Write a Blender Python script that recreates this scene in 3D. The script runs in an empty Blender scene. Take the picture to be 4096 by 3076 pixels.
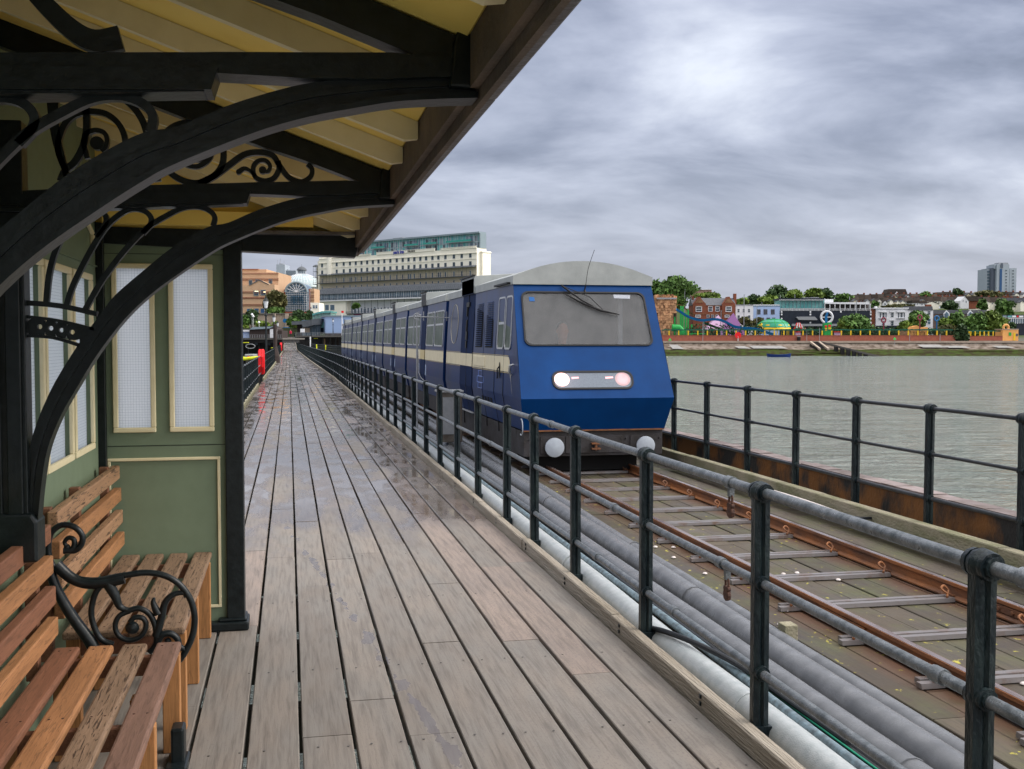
import bpy, math, random
from mathutils import Vector, Matrix
R = math.radians
random.seed(7)
sc = bpy.context.scene
col = sc.collection
# ---------------------------------------------------------------- camera
YAW, PIT, CZ, FPX = R(11.7), R(-2.42), 1.79, 4300.0
cam = bpy.data.objects.new('camera', bpy.data.cameras.new('camera'))
col.objects.link(cam)
cam.location = (0, 0, CZ)
cam.rotation_euler = (R(90) + PIT, 0, -YAW)
cam.data.sensor_width = 36.0
cam.data.lens = 36.0 * FPX / 4096
cam.data.clip_start = 0.05
cam.data.clip_end = 6000
sc.camera = cam
# ---------------------------------------------------------------- light
sc.view_settings.view_transform = 'Standard'
sc.view_settings.look = 'None'
sc.view_settings.exposure = 0.6
sc.view_settings.gamma = 1.0
SUN_EL, SUN_AZ = R(38), R(100)
sun = bpy.data.objects.new('sun', bpy.data.lights.new('sun', 'SUN'))
col.objects.link(sun)
sun.data.energy = 1.5
sun.data.angle = R(25)
sun.data.color = (1.0, 0.93, 0.84)
sd = Vector((math.sin(SUN_AZ) * math.cos(SUN_EL), math.cos(SUN_AZ) * math.cos(SUN_EL), math.sin(SUN_EL)))
sun.rotation_euler = sd.to_track_quat('Z', 'Y').to_euler()
world = bpy.data.worlds.new("World")
sc.world = world
world.use_nodes = True
wn, wl = world.node_tree.nodes, world.node_tree.links
wn.clear()
def N(t, **kw):
    n = wn.new(t)
    for k, v in kw.items(): setattr(n, k, v)
    return n
wout = N('ShaderNodeOutputWorld'); bg = N('ShaderNodeBackground')
sky = N('ShaderNodeTexSky', sky_type='NISHITA', sun_disc=False, sun_elevation=SUN_EL, sun_rotation=SUN_AZ)
sky.dust_density = 3.0
geo = N('ShaderNodeTexCoord'); sep = N('ShaderNodeSeparateXYZ')
wl.new(geo.outputs['Generated'], sep.inputs[0])
def wmath(op, a, b=None, c=None):
    n = N('ShaderNodeMath', operation=op)
    for i, v in enumerate((a, b, c)):
        if v is None: continue
        if isinstance(v, (int, float)): n.inputs[i].default_value = v
        else: wl.new(v, n.inputs[i])
    return n.outputs[0]
zc = wmath('MAXIMUM', sep.outputs[2], 0.0)
den = wmath('ADD', zc, 0.24)
cx = wmath('DIVIDE', sep.outputs[0], den); cy = wmath('DIVIDE', sep.outputs[1], den)
comb = N('ShaderNodeCombineXYZ'); wl.new(cx, comb.inputs[0]); wl.new(cy, comb.inputs[1])
mp = N('ShaderNodeMapping'); mp.inputs['Rotation'].default_value = (0, 0, R(25)); mp.inputs['Scale'].default_value = (0.62, 0.9, 1)
mp.inputs['Location'].default_value = (3.1, 1.7, 0)
wl.new(comb.outputs[0], mp.inputs[0])
n1 = N('ShaderNodeTexNoise'); n1.inputs['Scale'].default_value = 2.0; n1.inputs['Detail'].default_value = 7; n1.inputs['Roughness'].default_value = .54; n1.inputs['Distortion'].default_value = .35
wl.new(mp.outputs[0], n1.inputs[0])
ramp = N('ShaderNodeValToRGB'); cr = ramp.color_ramp
cr.elements[0].position = .34; cr.elements[0].color = (.12, .135, .19, 1)
cr.elements[1].position = .70; cr.elements[1].color = (.66, .69, .77, 1)
e = cr.elements.new(.44); e.color = (.225, .245, .325, 1)
e = cr.elements.new(.56); e.color = (.395, .42, .515, 1)
wl.new(n1.outputs[0], ramp.inputs[0])
# the even pale band of far cloud above the horizon
hz = N('ShaderNodeMapRange'); hz.inputs['From Min'].default_value = .0; hz.inputs['From Max'].default_value = .17; hz.inputs['To Min'].default_value = 1; hz.inputs['To Max'].default_value = 0
wl.new(zc, hz.inputs[0])
mixh = N('ShaderNodeMix', data_type='RGBA'); mixh.inputs[7].default_value = (.41, .435, .525, 1)
hzf = wmath('MULTIPLY', hz.outputs[0], .8); wl.new(hzf, mixh.inputs[0]); wl.new(ramp.outputs[0], mixh.inputs[6])
# overcast law: brighter towards the zenith
ov = N('ShaderNodeMapRange'); ov.inputs['From Min'].default_value = .42; ov.inputs['From Max'].default_value = .9; ov.inputs['To Min'].default_value = 1; ov.inputs['To Max'].default_value = 4.3
wl.new(zc, ov.inputs[0])
# unseen sky right and behind brightened to light the shelter; bright parts made neutral
dt = N('ShaderNodeVectorMath', operation='DOT_PRODUCT'); wl.new(geo.outputs['Generated'], dt.inputs[0]); dt.inputs[1].default_value = (.80, -.60, .05)
sg_ = N('ShaderNodeMapRange'); sg_.inputs[1].default_value = .25; sg_.inputs[2].default_value = .9; sg_.inputs[3].default_value = 1; sg_.inputs[4].default_value = 3.0; wl.new(dt.outputs['Value'], sg_.inputs[0])
gain = wmath('MULTIPLY', ov.outputs[0], sg_.outputs[0])
wf = N('ShaderNodeMapRange'); wf.inputs[1].default_value = 1.0; wf.inputs[2].default_value = 2.2; wl.new(gain, wf.inputs[0])
warm = N('ShaderNodeMix', data_type='RGBA'); warm.inputs[7].default_value = (.445, .438, .435, 1); wl.new(wf.outputs[0], warm.inputs[0]); wl.new(mixh.outputs[2], warm.inputs[6])
vm = N('ShaderNodeVectorMath', operation='SCALE'); wl.new(warm.outputs[2], vm.inputs[0]); wl.new(gain, vm.inputs['Scale'])
sm = N('ShaderNodeVectorMath', operation='SCALE'); sm.inputs['Scale'].default_value = .22; wl.new(sky.outputs[0], sm.inputs[0])
vm2 = N('ShaderNodeVectorMath', operation='SCALE'); vm2.inputs['Scale'].default_value = 10 * .785; wl.new(vm.outputs[0], vm2.inputs[0])
add = N('ShaderNodeVectorMath', operation='ADD'); wl.new(vm2.outputs[0], add.inputs[0]); wl.new(sm.outputs[0], add.inputs[1])
wl.new(add.outputs[0], bg.inputs[0]); bg.inputs[1].default_value = .1
wl.new(bg.outputs[0], wout.inputs[0])

# ---------------------------------------------------------------- camera frame helpers for the far shore (ov = 2212-px-wide picture units)
CR = Vector((math.cos(YAW), -math.sin(YAW), 0))
CF = Vector((math.sin(YAW) * math.cos(PIT), math.cos(YAW) * math.cos(PIT), math.sin(PIT)))
CU = CR.cross(CF)
C0 = Vector((0, 0, CZ))
FO = FPX / 1.8517
def ray(px, py): return CF + CR * ((px - 1106) / FO) + CU * ((830.6 - py) / FO)
def S(px, py, d): return C0 + ray(px, py) * d
def zp(ox, oy, s): return lambda x, y: ((ox + x / s) / 1.8517, (oy + y / s) / 1.8517)
c6 = zp(2600, 1000, 1.4786)      # right shore survey
cL = zp(950, 950, 2.768)         # left shore survey
cH = zp(1200, 900, 2.9105)       # hotel survey
TOWN = Matrix.Rotation(-YAW, 4, 'Z')

# ---------------------------------------------------------------- mesh builder
class MB:
    def __init__(s, M=None): s.v = []; s.f = []; s.m = []; s.t = []; s.M = M or Matrix(); s.tone = .5
    def add(s, vs, fs, mi=0, tone=None):
        b = len(s.v); s.v += [s.M @ Vector(p) for p in vs]
        for f in fs: s.f.append([b + i for i in f]); s.m.append(mi); s.t.append(s.tone if tone is None else tone)
        return s
    def box(s, x0, x1, y0, y1, z0, z1, mi=0, tone=None, T=None):
        vs = [(x, y, z) for z in (z0, z1) for y in (y0, y1) for x in (x0, x1)]
        if T: vs = [T @ Vector(p) for p in vs]
        return s.add(vs, [(0, 2, 3, 1), (4, 5, 7, 6), (0, 1, 5, 4), (2, 6, 7, 3), (0, 4, 6, 2), (1, 3, 7, 5)], mi, tone)
    def loft(s, rings, mi=0, cap=True, closed=True, tone=None):
        n = len(rings[0]); vs = [p for r in rings for p in r]; fs = []
        for k in range(len(rings) - 1):
            for i in range(n if closed else n - 1):
                j = (i + 1) % n; fs.append((k * n + i, k * n + j, (k + 1) * n + j, (k + 1) * n + i))
        if cap and closed: fs.append(tuple(range(n))[::-1]); fs.append(tuple((len(rings) - 1) * n + i for i in range(n)))
        return s.add(vs, fs, mi, tone)
    def tube(s, pts, r, n=8, mi=0, tone=None):
        pts = [Vector(p) for p in pts]; rs = r if isinstance(r, (list, tuple)) else [r] * len(pts)
        rings = []; up = None
        for i, p in enumerate(pts):
            d = (pts[min(i + 1, len(pts) - 1)] - pts[max(i - 1, 0)]).normalized()
            if up is None: up = Vector((0, 0, 1)) if abs(d.z) < .9 else Vector((1, 0, 0))
            a = d.cross(up).normalized(); b = a.cross(d).normalized(); up = b
            rings.append([p + (a * math.cos(t) + b * math.sin(t)) * rs[i] for t in [2 * math.pi * k / n for k in range(n)]])
        return s.loft(rings, mi, tone=tone)
    def lathe(s, prof, c=(0, 0, 0), n=16, mi=0, tone=None):
        c = Vector(c)
        return s.loft([[c + Vector((r * math.cos(2 * math.pi * k / n), r * math.sin(2 * math.pi * k / n), z)) for k in range(n)] for r, z in prof], mi, tone=tone)
    def prism(s, poly, a, b, axis='y', mi=0, tone=None):
        def P(u, v, w): return {'y': (u, w, v), 'x': (w, u, v), 'z': (u, v, w)}[axis]
        return s.loft([[P(u, v, a) for u, v in poly], [P(u, v, b) for u, v in poly]], mi, tone=tone)
    def strip(s, pts, w, y0, y1, mi=0):
        """flat bar following pts (x,z) in a plane across the pier; w = width or list"""
        pts = smooth(pts); n = len(pts); ws = [w] * n if not isinstance(w, (list, tuple)) else [w[0] + (w[1] - w[0]) * i / (n - 1) for i in range(n)]
        L, Rr = [], []
        for i in range(n):
            a, b = pts[max(i - 1, 0)], pts[min(i + 1, n - 1)]
            dx, dz = b[0] - a[0], b[1] - a[1]; l = math.hypot(dx, dz) or 1
            nx, nz = -dz / l * ws[i] / 2, dx / l * ws[i] / 2
            L.append((pts[i][0] + nx, pts[i][1] + nz)); Rr.append((pts[i][0] - nx, pts[i][1] - nz))
        rings = [[(L[i][0], y0, L[i][1]), (Rr[i][0], y0, Rr[i][1]), (Rr[i][0], y1, Rr[i][1]), (L[i][0], y1, L[i][1])] for i in range(n)]
        return s.loft(rings, mi)
    def build(s, name, mats, parent=None, smooth_=False, bevel=0, ang=35):
        me = bpy.data.meshes.new(name)
        off = parent_origin(parent)
        me.from_pydata([tuple(p - off) for p in s.v], [], s.f)
        mats = mats if isinstance(mats, (list, tuple)) else [mats]
        for m in mats: me.materials.append(m)
        if len(mats) > 1: me.polygons.foreach_set('material_index', s.m)
        if any(abs(t - .5) > 1e-6 for t in s.t):
            at = me.color_attributes.new('tone', 'FLOAT_COLOR', 'CORNER')
            buf = []
            for p, t in zip(me.polygons, s.t): buf += [t, t, t, 1] * p.loop_total
            at.data.foreach_set('color', buf)
        me.update()
        if smooth_:
            me.polygons.foreach_set('use_smooth', [True] * len(me.polygons))
            me.set_sharp_from_angle(angle=R(ang))
        o = bpy.data.objects.new(name, me); col.objects.link(o)
        if parent: o.parent = parent
        if bevel:
            b = o.modifiers.new('bevel', 'BEVEL'); b.width = bevel; b.segments = 2; b.limit_method = 'ANGLE'
        return o
def parent_origin(p):
    v = Vector()
    while p is not None: v += p.location; p = p.parent
    return v
def smooth(pts, k=4):
    if len(pts) < 3: return pts
    out = []
    P = [pts[0]] + list(pts) + [pts[-1]]
    for i in range(1, len(P) - 2):
        p0, p1, p2, p3 = P[i - 1], P[i], P[i + 1], P[i + 2]
        for j in range(k):
            t = j / k
            out.append(tuple(.5 * ((2 * p1[c]) + (-p0[c] + p2[c]) * t + (2 * p0[c] - 5 * p1[c] + 4 * p2[c] - p3[c]) * t * t + (-p0[c] + 3 * p1[c] - 3 * p2[c] + p3[c]) * t ** 3) for c in range(len(p1))))
    return out + [tuple(pts[-1])]
def tag(o, label, cat, group=None, kind=None):
    if label: o['label'] = label
    if cat: o['category'] = cat
    if group: o['group'] = group
    if kind: o['kind'] = kind
    return o
def thing(name, label, cat, loc, group=None):
    o = bpy.data.objects.new(name, None); col.objects.link(o); o.location = loc; o.empty_display_size = .2
    return tag(o, label, cat, group)
def struct(o): o['kind'] = 'structure'; return o
def copy_tree(o, parent=None):
    c = o.copy(); col.objects.link(c)
    if parent: c.parent = parent
    for ch in list(o.children): copy_tree(ch, c)
    return c

# ---------------------------------------------------------------- materials
def mat(name, c1, c2=None, rough=.6, scale=8, stretch=(1, 1, 1), bump=0., bscale=None, metal=0, tone=0., detail=5, lo=.35, hi=.65, spec=.25, coat=0, r2=None, emit=None):
    m = bpy.data.materials.new(name); m.use_nodes = True; nt = m.node_tree; b = nt.nodes['Principled BSDF']
    b.inputs['Roughness'].default_value = rough; b.inputs['Metallic'].default_value = metal
    b.inputs['Specular IOR Level'].default_value = spec; b.inputs['Coat Weight'].default_value = coat
    tc = nt.nodes.new('ShaderNodeTexCoord'); mp = nt.nodes.new('ShaderNodeMapping'); mp.inputs['Scale'].default_value = stretch
    nt.links.new(tc.outputs['Object'], mp.inputs[0])
    nz = nt.nodes.new('ShaderNodeTexNoise'); nz.inputs['Scale'].default_value = scale; nz.inputs['Detail'].default_value = detail; nz.inputs['Roughness'].default_value = .6
    nt.links.new(mp.outputs[0], nz.inputs[0])
    mr = nt.nodes.new('ShaderNodeMapRange'); mr.inputs[1].default_value = lo; mr.inputs[2].default_value = hi; nt.links.new(nz.outputs[0], mr.inputs[0])
    mx = nt.nodes.new('ShaderNodeMix'); mx.data_type = 'RGBA'
    mx.inputs[6].default_value = (*c1, 1); mx.inputs[7].default_value = (*(c2 or [x * .8 for x in c1]), 1)
    nt.links.new(mr.outputs[0], mx.inputs[0]); out = mx.outputs[2]
    if r2 is not None:
        rr = nt.nodes.new('ShaderNodeMapRange'); rr.inputs[3].default_value = rough; rr.inputs[4].default_value = r2
        nt.links.new(mr.outputs[0], rr.inputs[0]); nt.links.new(rr.outputs[0], b.inputs['Roughness'])
    if tone:
        at = nt.nodes.new('ShaderNodeAttribute'); at.attribute_name = 'tone'
        tr = nt.nodes.new('ShaderNodeMapRange'); tr.inputs[3].default_value = 1 - tone; tr.inputs[4].default_value = 1 + tone
        nt.links.new(at.outputs['Fac'], tr.inputs[0])
        sc_ = nt.nodes.new('ShaderNodeVectorMath'); sc_.operation = 'SCALE'; nt.links.new(out, sc_.inputs[0]); nt.links.new(tr.outputs[0], sc_.inputs['Scale']); out = sc_.outputs[0]
    nt.links.new(out, b.inputs['Base Color'])
    if bump:
        nb = nt.nodes.new('ShaderNodeTexNoise'); nb.inputs['Scale'].default_value = bscale or scale * 4; nb.inputs['Detail'].default_value = 4
        nt.links.new(mp.outputs[0], nb.inputs[0]); bp_ = nt.nodes.new('ShaderNodeBump'); bp_.inputs['Strength'].default_value = bump; bp_.inputs['Distance'].default_value = .02
        nt.links.new(nb.outputs[0], bp_.inputs['Height']); nt.links.new(bp_.outputs[0], b.inputs['Normal'])
    if emit: b.inputs['Emission Color'].default_value = (*emit[0], 1); b.inputs['Emission Strength'].default_value = emit[1]
    return m
def nn(m, t, **kw):
    n = m.node_tree.nodes.new(t)
    for k, v in kw.items(): setattr(n, k, v)
    return n
def mth(m, op, a, b=None, clamp=False):
    n = nn(m, 'ShaderNodeMath', operation=op); n.use_clamp = clamp
    for i, v in enumerate((a, b)):
        if v is None: continue
        if isinstance(v, (int, float)): n.inputs[i].default_value = v
        else: m.node_tree.links.new(v, n.inputs[i])
    return n.outputs[0]
def noise(m, vec, scale, detail=4, rough=.55, dist=0):
    n = nn(m, 'ShaderNodeTexNoise'); n.inputs['Scale'].default_value = scale; n.inputs['Detail'].default_value = detail; n.inputs['Roughness'].default_value = rough; n.inputs['Distortion'].default_value = dist
    m.node_tree.links.new(vec, n.inputs[0]); return n.outputs[0]
def mapr(m, v, a, b, c=0, d=1):
    n = nn(m, 'ShaderNodeMapRange'); n.inputs[1].default_value = a; n.inputs[2].default_value = b; n.inputs[3].default_value = c; n.inputs[4].default_value = d
    m.node_tree.links.new(v, n.inputs[0]); return n.outputs[0]
def mixc(m, f, a, b):
    n = nn(m, 'ShaderNodeMix', data_type='RGBA')
    for i, v in ((0, f), (6, a), (7, b)):
        if isinstance(v, (tuple, list)): n.inputs[i].default_value = (*v, 1)
        elif isinstance(v, (int, float)): n.inputs[i].default_value = v
        else: m.node_tree.links.new(v, n.inputs[i])
    return n.outputs[2]
def scaled(m, vec, s):
    n = nn(m, 'ShaderNodeMapping'); n.inputs['Scale'].default_value = s; m.node_tree.links.new(vec, n.inputs[0]); return n.outputs[0]

def walk_material():
    m = mat('wet_walkway_boards', (.3, .25, .22), tone=0); nt = m.node_tree; b = nt.nodes['Principled BSDF']
    pos = nn(m, 'ShaderNodeNewGeometry').outputs['Position']
    at = nn(m, 'ShaderNodeAttribute', attribute_name='tone').outputs['Fac']
    fine = noise(m, scaled(m, pos, (38, 2.2, 1)), 1.0, 6, .65, .3)
    blot = noise(m, scaled(m, pos, (5, 1.6, 1)), 1.0, 5)
    base = mixc(m, mapr(m, at, 0, 1), (.142, .120, .101), (.215, .184, .156))
    base = mixc(m, mapr(m, blot, .35, .7), base, (.160, .148, .134))
    reds = mth(m, 'MULTIPLY', mapr(m, at, .80, .90), .28)
    base = mixc(m, reds, base, (.27, .17, .135))
    base = mixc(m, mapr(m, fine, .31, .55, .62, 0), base, (.06, .049, .042))
    # rain specks: small dark drops, denser to the right
    sp = noise(m, scaled(m, pos, (85, 45, 1)), 1.0, 2, .5)
    sx = nn(m, 'ShaderNodeSeparateXYZ'); nt.links.new(pos, sx.inputs[0])
    dens = mapr(m, sx.outputs[0], .2, 1.3, .655, .585)
    spm = mth(m, 'GREATER_THAN', sp, dens); spm = mth(m, 'MULTIPLY', spm, .55)
    base = mixc(m, spm, base, (.12, .10, .095))
    # wet area beyond the shelter and trampled wet patches
    wn_ = noise(m, scaled(m, pos, (1.5, .42, 1)), 1.0, 5, .6, .4)
    far = mapr(m, sx.outputs[1], 6.8, 11.5, -.30, .17)
    wet = mapr(m, mth(m, 'ADD', wn_, far), .46, .64)
    pn = noise(m, scaled(m, pos, (7, 3.2, 1)), 1.0, 4, .6)
    gx = mth(m, 'ADD', sx.outputs[0], mth(m, 'MULTIPLY', sx.outputs[1], .12))   # a trail of splashes
    trail = mth(m, 'SUBTRACT', 1, mth(m, 'MULTIPLY', mth(m, 'ABSOLUTE', mth(m, 'SUBTRACT', gx, 1.22)), 5.5), True)
    spl = mth(m, 'GREATER_THAN', mth(m, 'MULTIPLY', pn, trail), .475)
    wetall = mth(m, 'MAXIMUM', wet, spl)
    pud = mth(m, 'MULTIPLY', wetall, mapr(m, noise(m, scaled(m, pos, (2.6, 1.0, 1)), 1.3, 4), .44, .56))
    base = mixc(m, mth(m, 'MULTIPLY', wetall, .45), base, (.10, .08, .07))
    nt.links.new(base, b.inputs['Base Color'])
    rg = mapr(m, wetall, 0, 1, .72, .24)
    rg = mth(m, 'SUBTRACT', rg, mth(m, 'MULTIPLY', pud, .19))
    nt.links.new(rg, b.inputs['Roughness']); b.inputs['Specular IOR Level'].default_value = .55
    bu = nn(m, 'ShaderNodeBump'); bu.inputs['Distance'].default_value = .004; nt.links.new(mapr(m, pud, 0, 1, .55, .06), bu.inputs['Strength']); nt.links.new(fine, bu.inputs['Height'])
    nt.links.new(bu.outputs[0], b.inputs['Normal'])
    return m
def track_material():
    m = mat('mossy_track_boards', (.1, .08, .06)); nt = m.node_tree; b = nt.nodes['Principled BSDF']
    pos = nn(m, 'ShaderNodeNewGeometry').outputs['Position']
    at = nn(m, 'ShaderNodeAttribute', attribute_name='tone').outputs['Fac']
    fine = noise(m, scaled(m, pos, (30, 2.5, 1)), 1.0, 6, .65, .3)
    base = mixc(m, at, (.048, .038, .029), (.092, .074, .055))
    moss = noise(m, scaled(m, pos, (2.2, 1.6, 1)), 1.0, 6, .65)
    base = mixc(m, mapr(m, moss, .45, .66, 0, .75), base, (.075, .08, .035))
    base = mixc(m, mapr(m, fine, .3, .5, .6, 0), base, (.04, .035, .03))
    sx = nn(m, 'ShaderNodeSeparateXYZ'); nt.links.new(pos, sx.inputs[0])
    for xr in (3.46, 4.65):          # rust washed off the rails into the boards
        dd = mth(m, 'MULTIPLY', mth(m, 'ABSOLUTE', mth(m, 'SUBTRACT', sx.outputs[0], xr - .03)), -4.2)
        rust = mth(m, 'MULTIPLY', mth(m, 'ADD', dd, 1, True), mapr(m, moss, .3, .6, .95, .5))
        base = mixc(m, rust, base, (.15, .07, .04))
    lich = noise(m, scaled(m, pos, (15, 11, 1)), 1.0, 5, .65)
    area = mapr(m, noise(m, pos, .8, 2), .42, .58, .03, 0)
    base = mixc(m, mapr(m, mth(m, 'SUBTRACT', lich, area), .625, .665), base, (.34, .30, .05))
    nt.links.new(base, b.inputs['Base Color'])
    nt.links.new(mapr(m, noise(m, pos, 3, 4), .4, .6, .38, .7), b.inputs['Roughness'])
    bu = nn(m, 'ShaderNodeBump'); bu.inputs['Strength'].default_value = .6; bu.inputs['Distance'].default_value = .006; nt.links.new(fine, bu.inputs['Height']); nt.links.new(bu.outputs[0], b.inputs['Normal'])
    return m
def wood(name, c, crack=.35, cc=(.05, .03, .02), along='y'):
    m = mat(name, c); nt = m.node_tree; b = nt.nodes['Principled BSDF']
    oc = nn(m, 'ShaderNodeTexCoord').outputs['Object']
    st = {'y': (1, .06, 1), 'z': (1, 1, .06), 'x': (.06, 1, 1)}[along]
    g = noise(m, scaled(m, oc, st), 55, 5, .6, .6)
    base = mixc(m, mapr(m, g, .3, .7), [x * .78 for x in c], [min(1, x * 1.22) for x in c])
    w = noise(m, scaled(m, oc, {'y': (1, .075, 1), 'z': (1, 1, .075), 'x': (.075, 1, 1)}[along]), 62, 4, .6, 2.2)
    base = mixc(m, mth(m, 'MULTIPLY', mapr(m, w, .555, .60), crack), base, cc)
    big = noise(m, scaled(m, oc, (1, .3, 1)), 9, 3)
    base = mixc(m, mapr(m, big, .35, .7, 0, .35), base, [x * .62 for x in c])
    nt.links.new(base, b.inputs['Base Color']); b.inputs['Roughness'].default_value = .55
    bu = nn(m, 'ShaderNodeBump'); bu.inputs['Strength'].default_value = .35; bu.inputs['Distance'].default_value = .003; nt.links.new(w, bu.inputs['Height']); nt.links.new(bu.outputs[0], b.inputs['Normal'])
    return m
def water_material():
    m = mat('estuary_water', (.16, .19, .15)); nt = m.node_tree; b = nt.nodes['Principled BSDF']
    pos = nn(m, 'ShaderNodeNewGeometry').outputs['Position']
    rot = nn(m, 'ShaderNodeMapping'); rot.inputs['Rotation'].default_value = (0, 0, R(14)); nt.links.new(pos, rot.inputs[0]); pos = rot.outputs[0]
    sil = noise(m, scaled(m, pos, (.05, .12, 1)), 1, 4)
    nt.links.new(mixc(m, mapr(m, sil, .35, .65), (.215, .26, .24), (.26, .30, .28)), b.inputs['Base Color'])
    b.inputs['Roughness'].default_value = .09; b.inputs['Specular IOR Level'].default_value = .5
    a = noise(m, scaled(m, pos, (.35, .9, 1)), 1, 6, .62, .5); c = noise(m, scaled(m, pos, (2.2, 5, 1)), 1, 3)
    w3 = noise(m, scaled(m, pos, (.09, .26, 1)), 1, 5, .6, .4)
    h = mth(m, 'ADD', mth(m, 'ADD', a, mth(m, 'MULTIPLY', c, .16)), mth(m, 'MULTIPLY', w3, 2.2))
    bu = nn(m, 'ShaderNodeBump'); bu.inputs['Strength'].default_value = 1; bu.inputs['Distance'].default_value = 2.6; nt.links.new(h, bu.inputs['Height']); nt.links.new(bu.outputs[0], b.inputs['Normal'])
    return m
MT = {}
MT['walk'] = walk_material(); MT['track'] = track_material(); MT['water'] = water_material()
MT['dark_metal'] = mat('black_painted_iron', (.004, .007, .008), (.010, .015, .017), rough=.34, scale=20, bump=.08, bscale=40, spec=.3)
MT['rail_post'] = mat('railing_post_paint', (.006, .011, .014), (.022, .034, .034), rough=.32, scale=14, stretch=(1, 1, .4), bump=.4, bscale=60, lo=.45, hi=.75)
MT['rail_pipe'] = mat('worn_galvanised_rail', (.22, .235, .25), (.10, .115, .125), rough=.26, scale=26, metal=.55, bump=.2, bscale=160, r2=.4)
MT['rail_b'] = mat('dark_wet_rail', (.05, .052, .055), (.025, .03, .034), rough=.28, scale=20, metal=.3)
MT['kerb'] = mat('weathered_kerb_timber', (.32, .285, .24), (.20, .17, .13), rough=.85, scale=9, stretch=(1.5, .12, 1.5), bump=.8, bscale=60, lo=.3, hi=.7)
MT['mosskerb'] = mat('mossy_kerb_timber', (.25, .225, .165), (.15, .15, .085), rough=.85, scale=6, stretch=(1, .4, 1), bump=.6, bscale=50)
MT['pipe_grey'] = mat('grey_service_pipe', (.155, .16, .172), (.10, .105, .115), rough=.22, scale=7, bump=.12, bscale=220, r2=.38)
MT['pipe_white'] = mat('pale_service_pipe', (.40, .42, .43), (.31, .34, .35), rough=.3, scale=18, bump=.15, bscale=150)
MT['conduit'] = mat('blue_grey_conduit', (.17, .24, .28), (.07, .09, .10), rough=.35, scale=24)
MT['cable'] = mat('black_cable', (.02, .022, .025), rough=.4)
MT['cable_green'] = mat('green_cable', (.01, .26, .15), rough=.4)
MT['hose'] = mat('pinkish_white_hose', (.62, .56, .54), (.48, .43, .41), rough=.45, scale=14)
MT['rust'] = mat('rusty_rail_steel', (.26, .10, .035), (.11, .055, .035), rough=.6, scale=9, stretch=(1, .3, 1), bump=.3, bscale=60)
MT['railtop'] = mat('polished_rail_head', (.42, .36, .36), (.27, .2, .18), rough=.25, scale=10, stretch=(1, .2, 1), metal=.7)
MT['tie'] = mat('brown_tie_bar', (.20, .185, .185), (.15, .09, .06), rough=.3, scale=8, metal=.25, lo=.5, hi=.75)
MT['girder'] = mat('rust_streaked_girder', (.21, .09, .03), (.035, .032, .03), rough=.7, scale=1.6, stretch=(1, 1, .7), bump=.4, bscale=30, detail=8, lo=.44, hi=.56)
MT['lock'] = mat('rusty_padlock', (.10, .045, .03), (.06, .035, .03), rough=.75, scale=40, bump=.5, bscale=120)
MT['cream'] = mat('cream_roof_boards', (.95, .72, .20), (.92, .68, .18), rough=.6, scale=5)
MT['creamtrim'] = mat('cream_trim', (.82, .74, .50), (.76, .68, .44), rough=.5, scale=12)
MT['green'] = mat('sage_green_panel', (.185, .245, .165), (.17, .225, .15), rough=.55, scale=10, bump=.05, bscale=200)
MT['soffit'] = mat('brown_weathered_fascia', (.16, .12, .095), (.09, .075, .065), rough=.7, scale=5, bump=.3, bscale=60)
MT['gutter'] = mat('grey_gutter', (.17, .165, .175), (.10, .09, .09), rough=.4, scale=9, bump=.3, bscale=60)
MT['w_red'] = wood('red_brown_hardwood', (.215, .098, .058), .4)
MT['w_orange'] = wood('orange_hardwood', (.34, .165, .075), .45)
MT['w_tan'] = wood('tan_hardwood', (.34, .20, .115), 1.0)
MT['w_plum'] = wood('plum_brown_hardwood', (.185, .108, .080), .4)
MT['w_cracked'] = wood('cracked_grey_oak', (.22, .145, .095), 1.0)
MT['w_leg'] = wood('bench_leg_wood', (.36, .17, .065), .3, along='z')
def glass_mat(name, c, rough=.1, tr=0.0, scale=3, c2=None, bump=0):
    m = mat(name, c, c2, rough=rough, scale=scale, bump=bump)
    b = m.node_tree.nodes['Principled BSDF']; b.inputs['Transmission Weight'].default_value = tr; return m
def wired_glass():
    m = mat('wired_obscure_glass', (.7, .74, .78)); nt = m.node_tree; b = nt.nodes['Principled BSDF']
    oc = nn(m, 'ShaderNodeNewGeometry').outputs['Position']; sx = nn(m, 'ShaderNodeSeparateXYZ'); nt.links.new(oc, sx.inputs[0])
    def line(v, p): return mth(m, 'LESS_THAN', mth(m, 'ABSOLUTE', mth(m, 'SUBTRACT', mth(m, 'FRACT', mth(m, 'MULTIPLY', v, p)), .5)), .04)
    u = mth(m, 'ADD', sx.outputs[0], sx.outputs[1])
    ln = mth(m, 'MAXIMUM', line(u, 62), line(sx.outputs[2], 62))
    nz = noise(m, oc, 130, 2)
    nt.links.new(mixc(m, ln, mixc(m, mapr(m, nz, .35, .65), (.55, .60, .68), (.80, .83, .88)), (.22, .25, .30)), b.inputs['Base Color'])
    b.inputs['Roughness'].default_value = .25
    tl = nn(m, 'ShaderNodeBsdfTranslucent'); nt.links.new(mixc(m, ln, (.96, .98, 1.0), (.55, .58, .62)), tl.inputs[0])
    mx = nn(m, 'ShaderNodeMixShader'); mx.inputs[0].default_value = .9
    nt.links.new(b.outputs[0], mx.inputs[1]); nt.links.new(tl.outputs[0], mx.inputs[2]); nt.links.new(mx.outputs[0], nt.nodes['Material Output'].inputs[0])
    bu = nn(m, 'ShaderNodeBump'); bu.inputs['Strength'].default_value = .8; bu.inputs['Distance'].default_value = .004; nt.links.new(nz, bu.inputs['Height']); nt.links.new(bu.outputs[0], b.inputs['Normal']); nt.links.new(bu.outputs[0], tl.inputs['Normal'])
    return m
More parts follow.
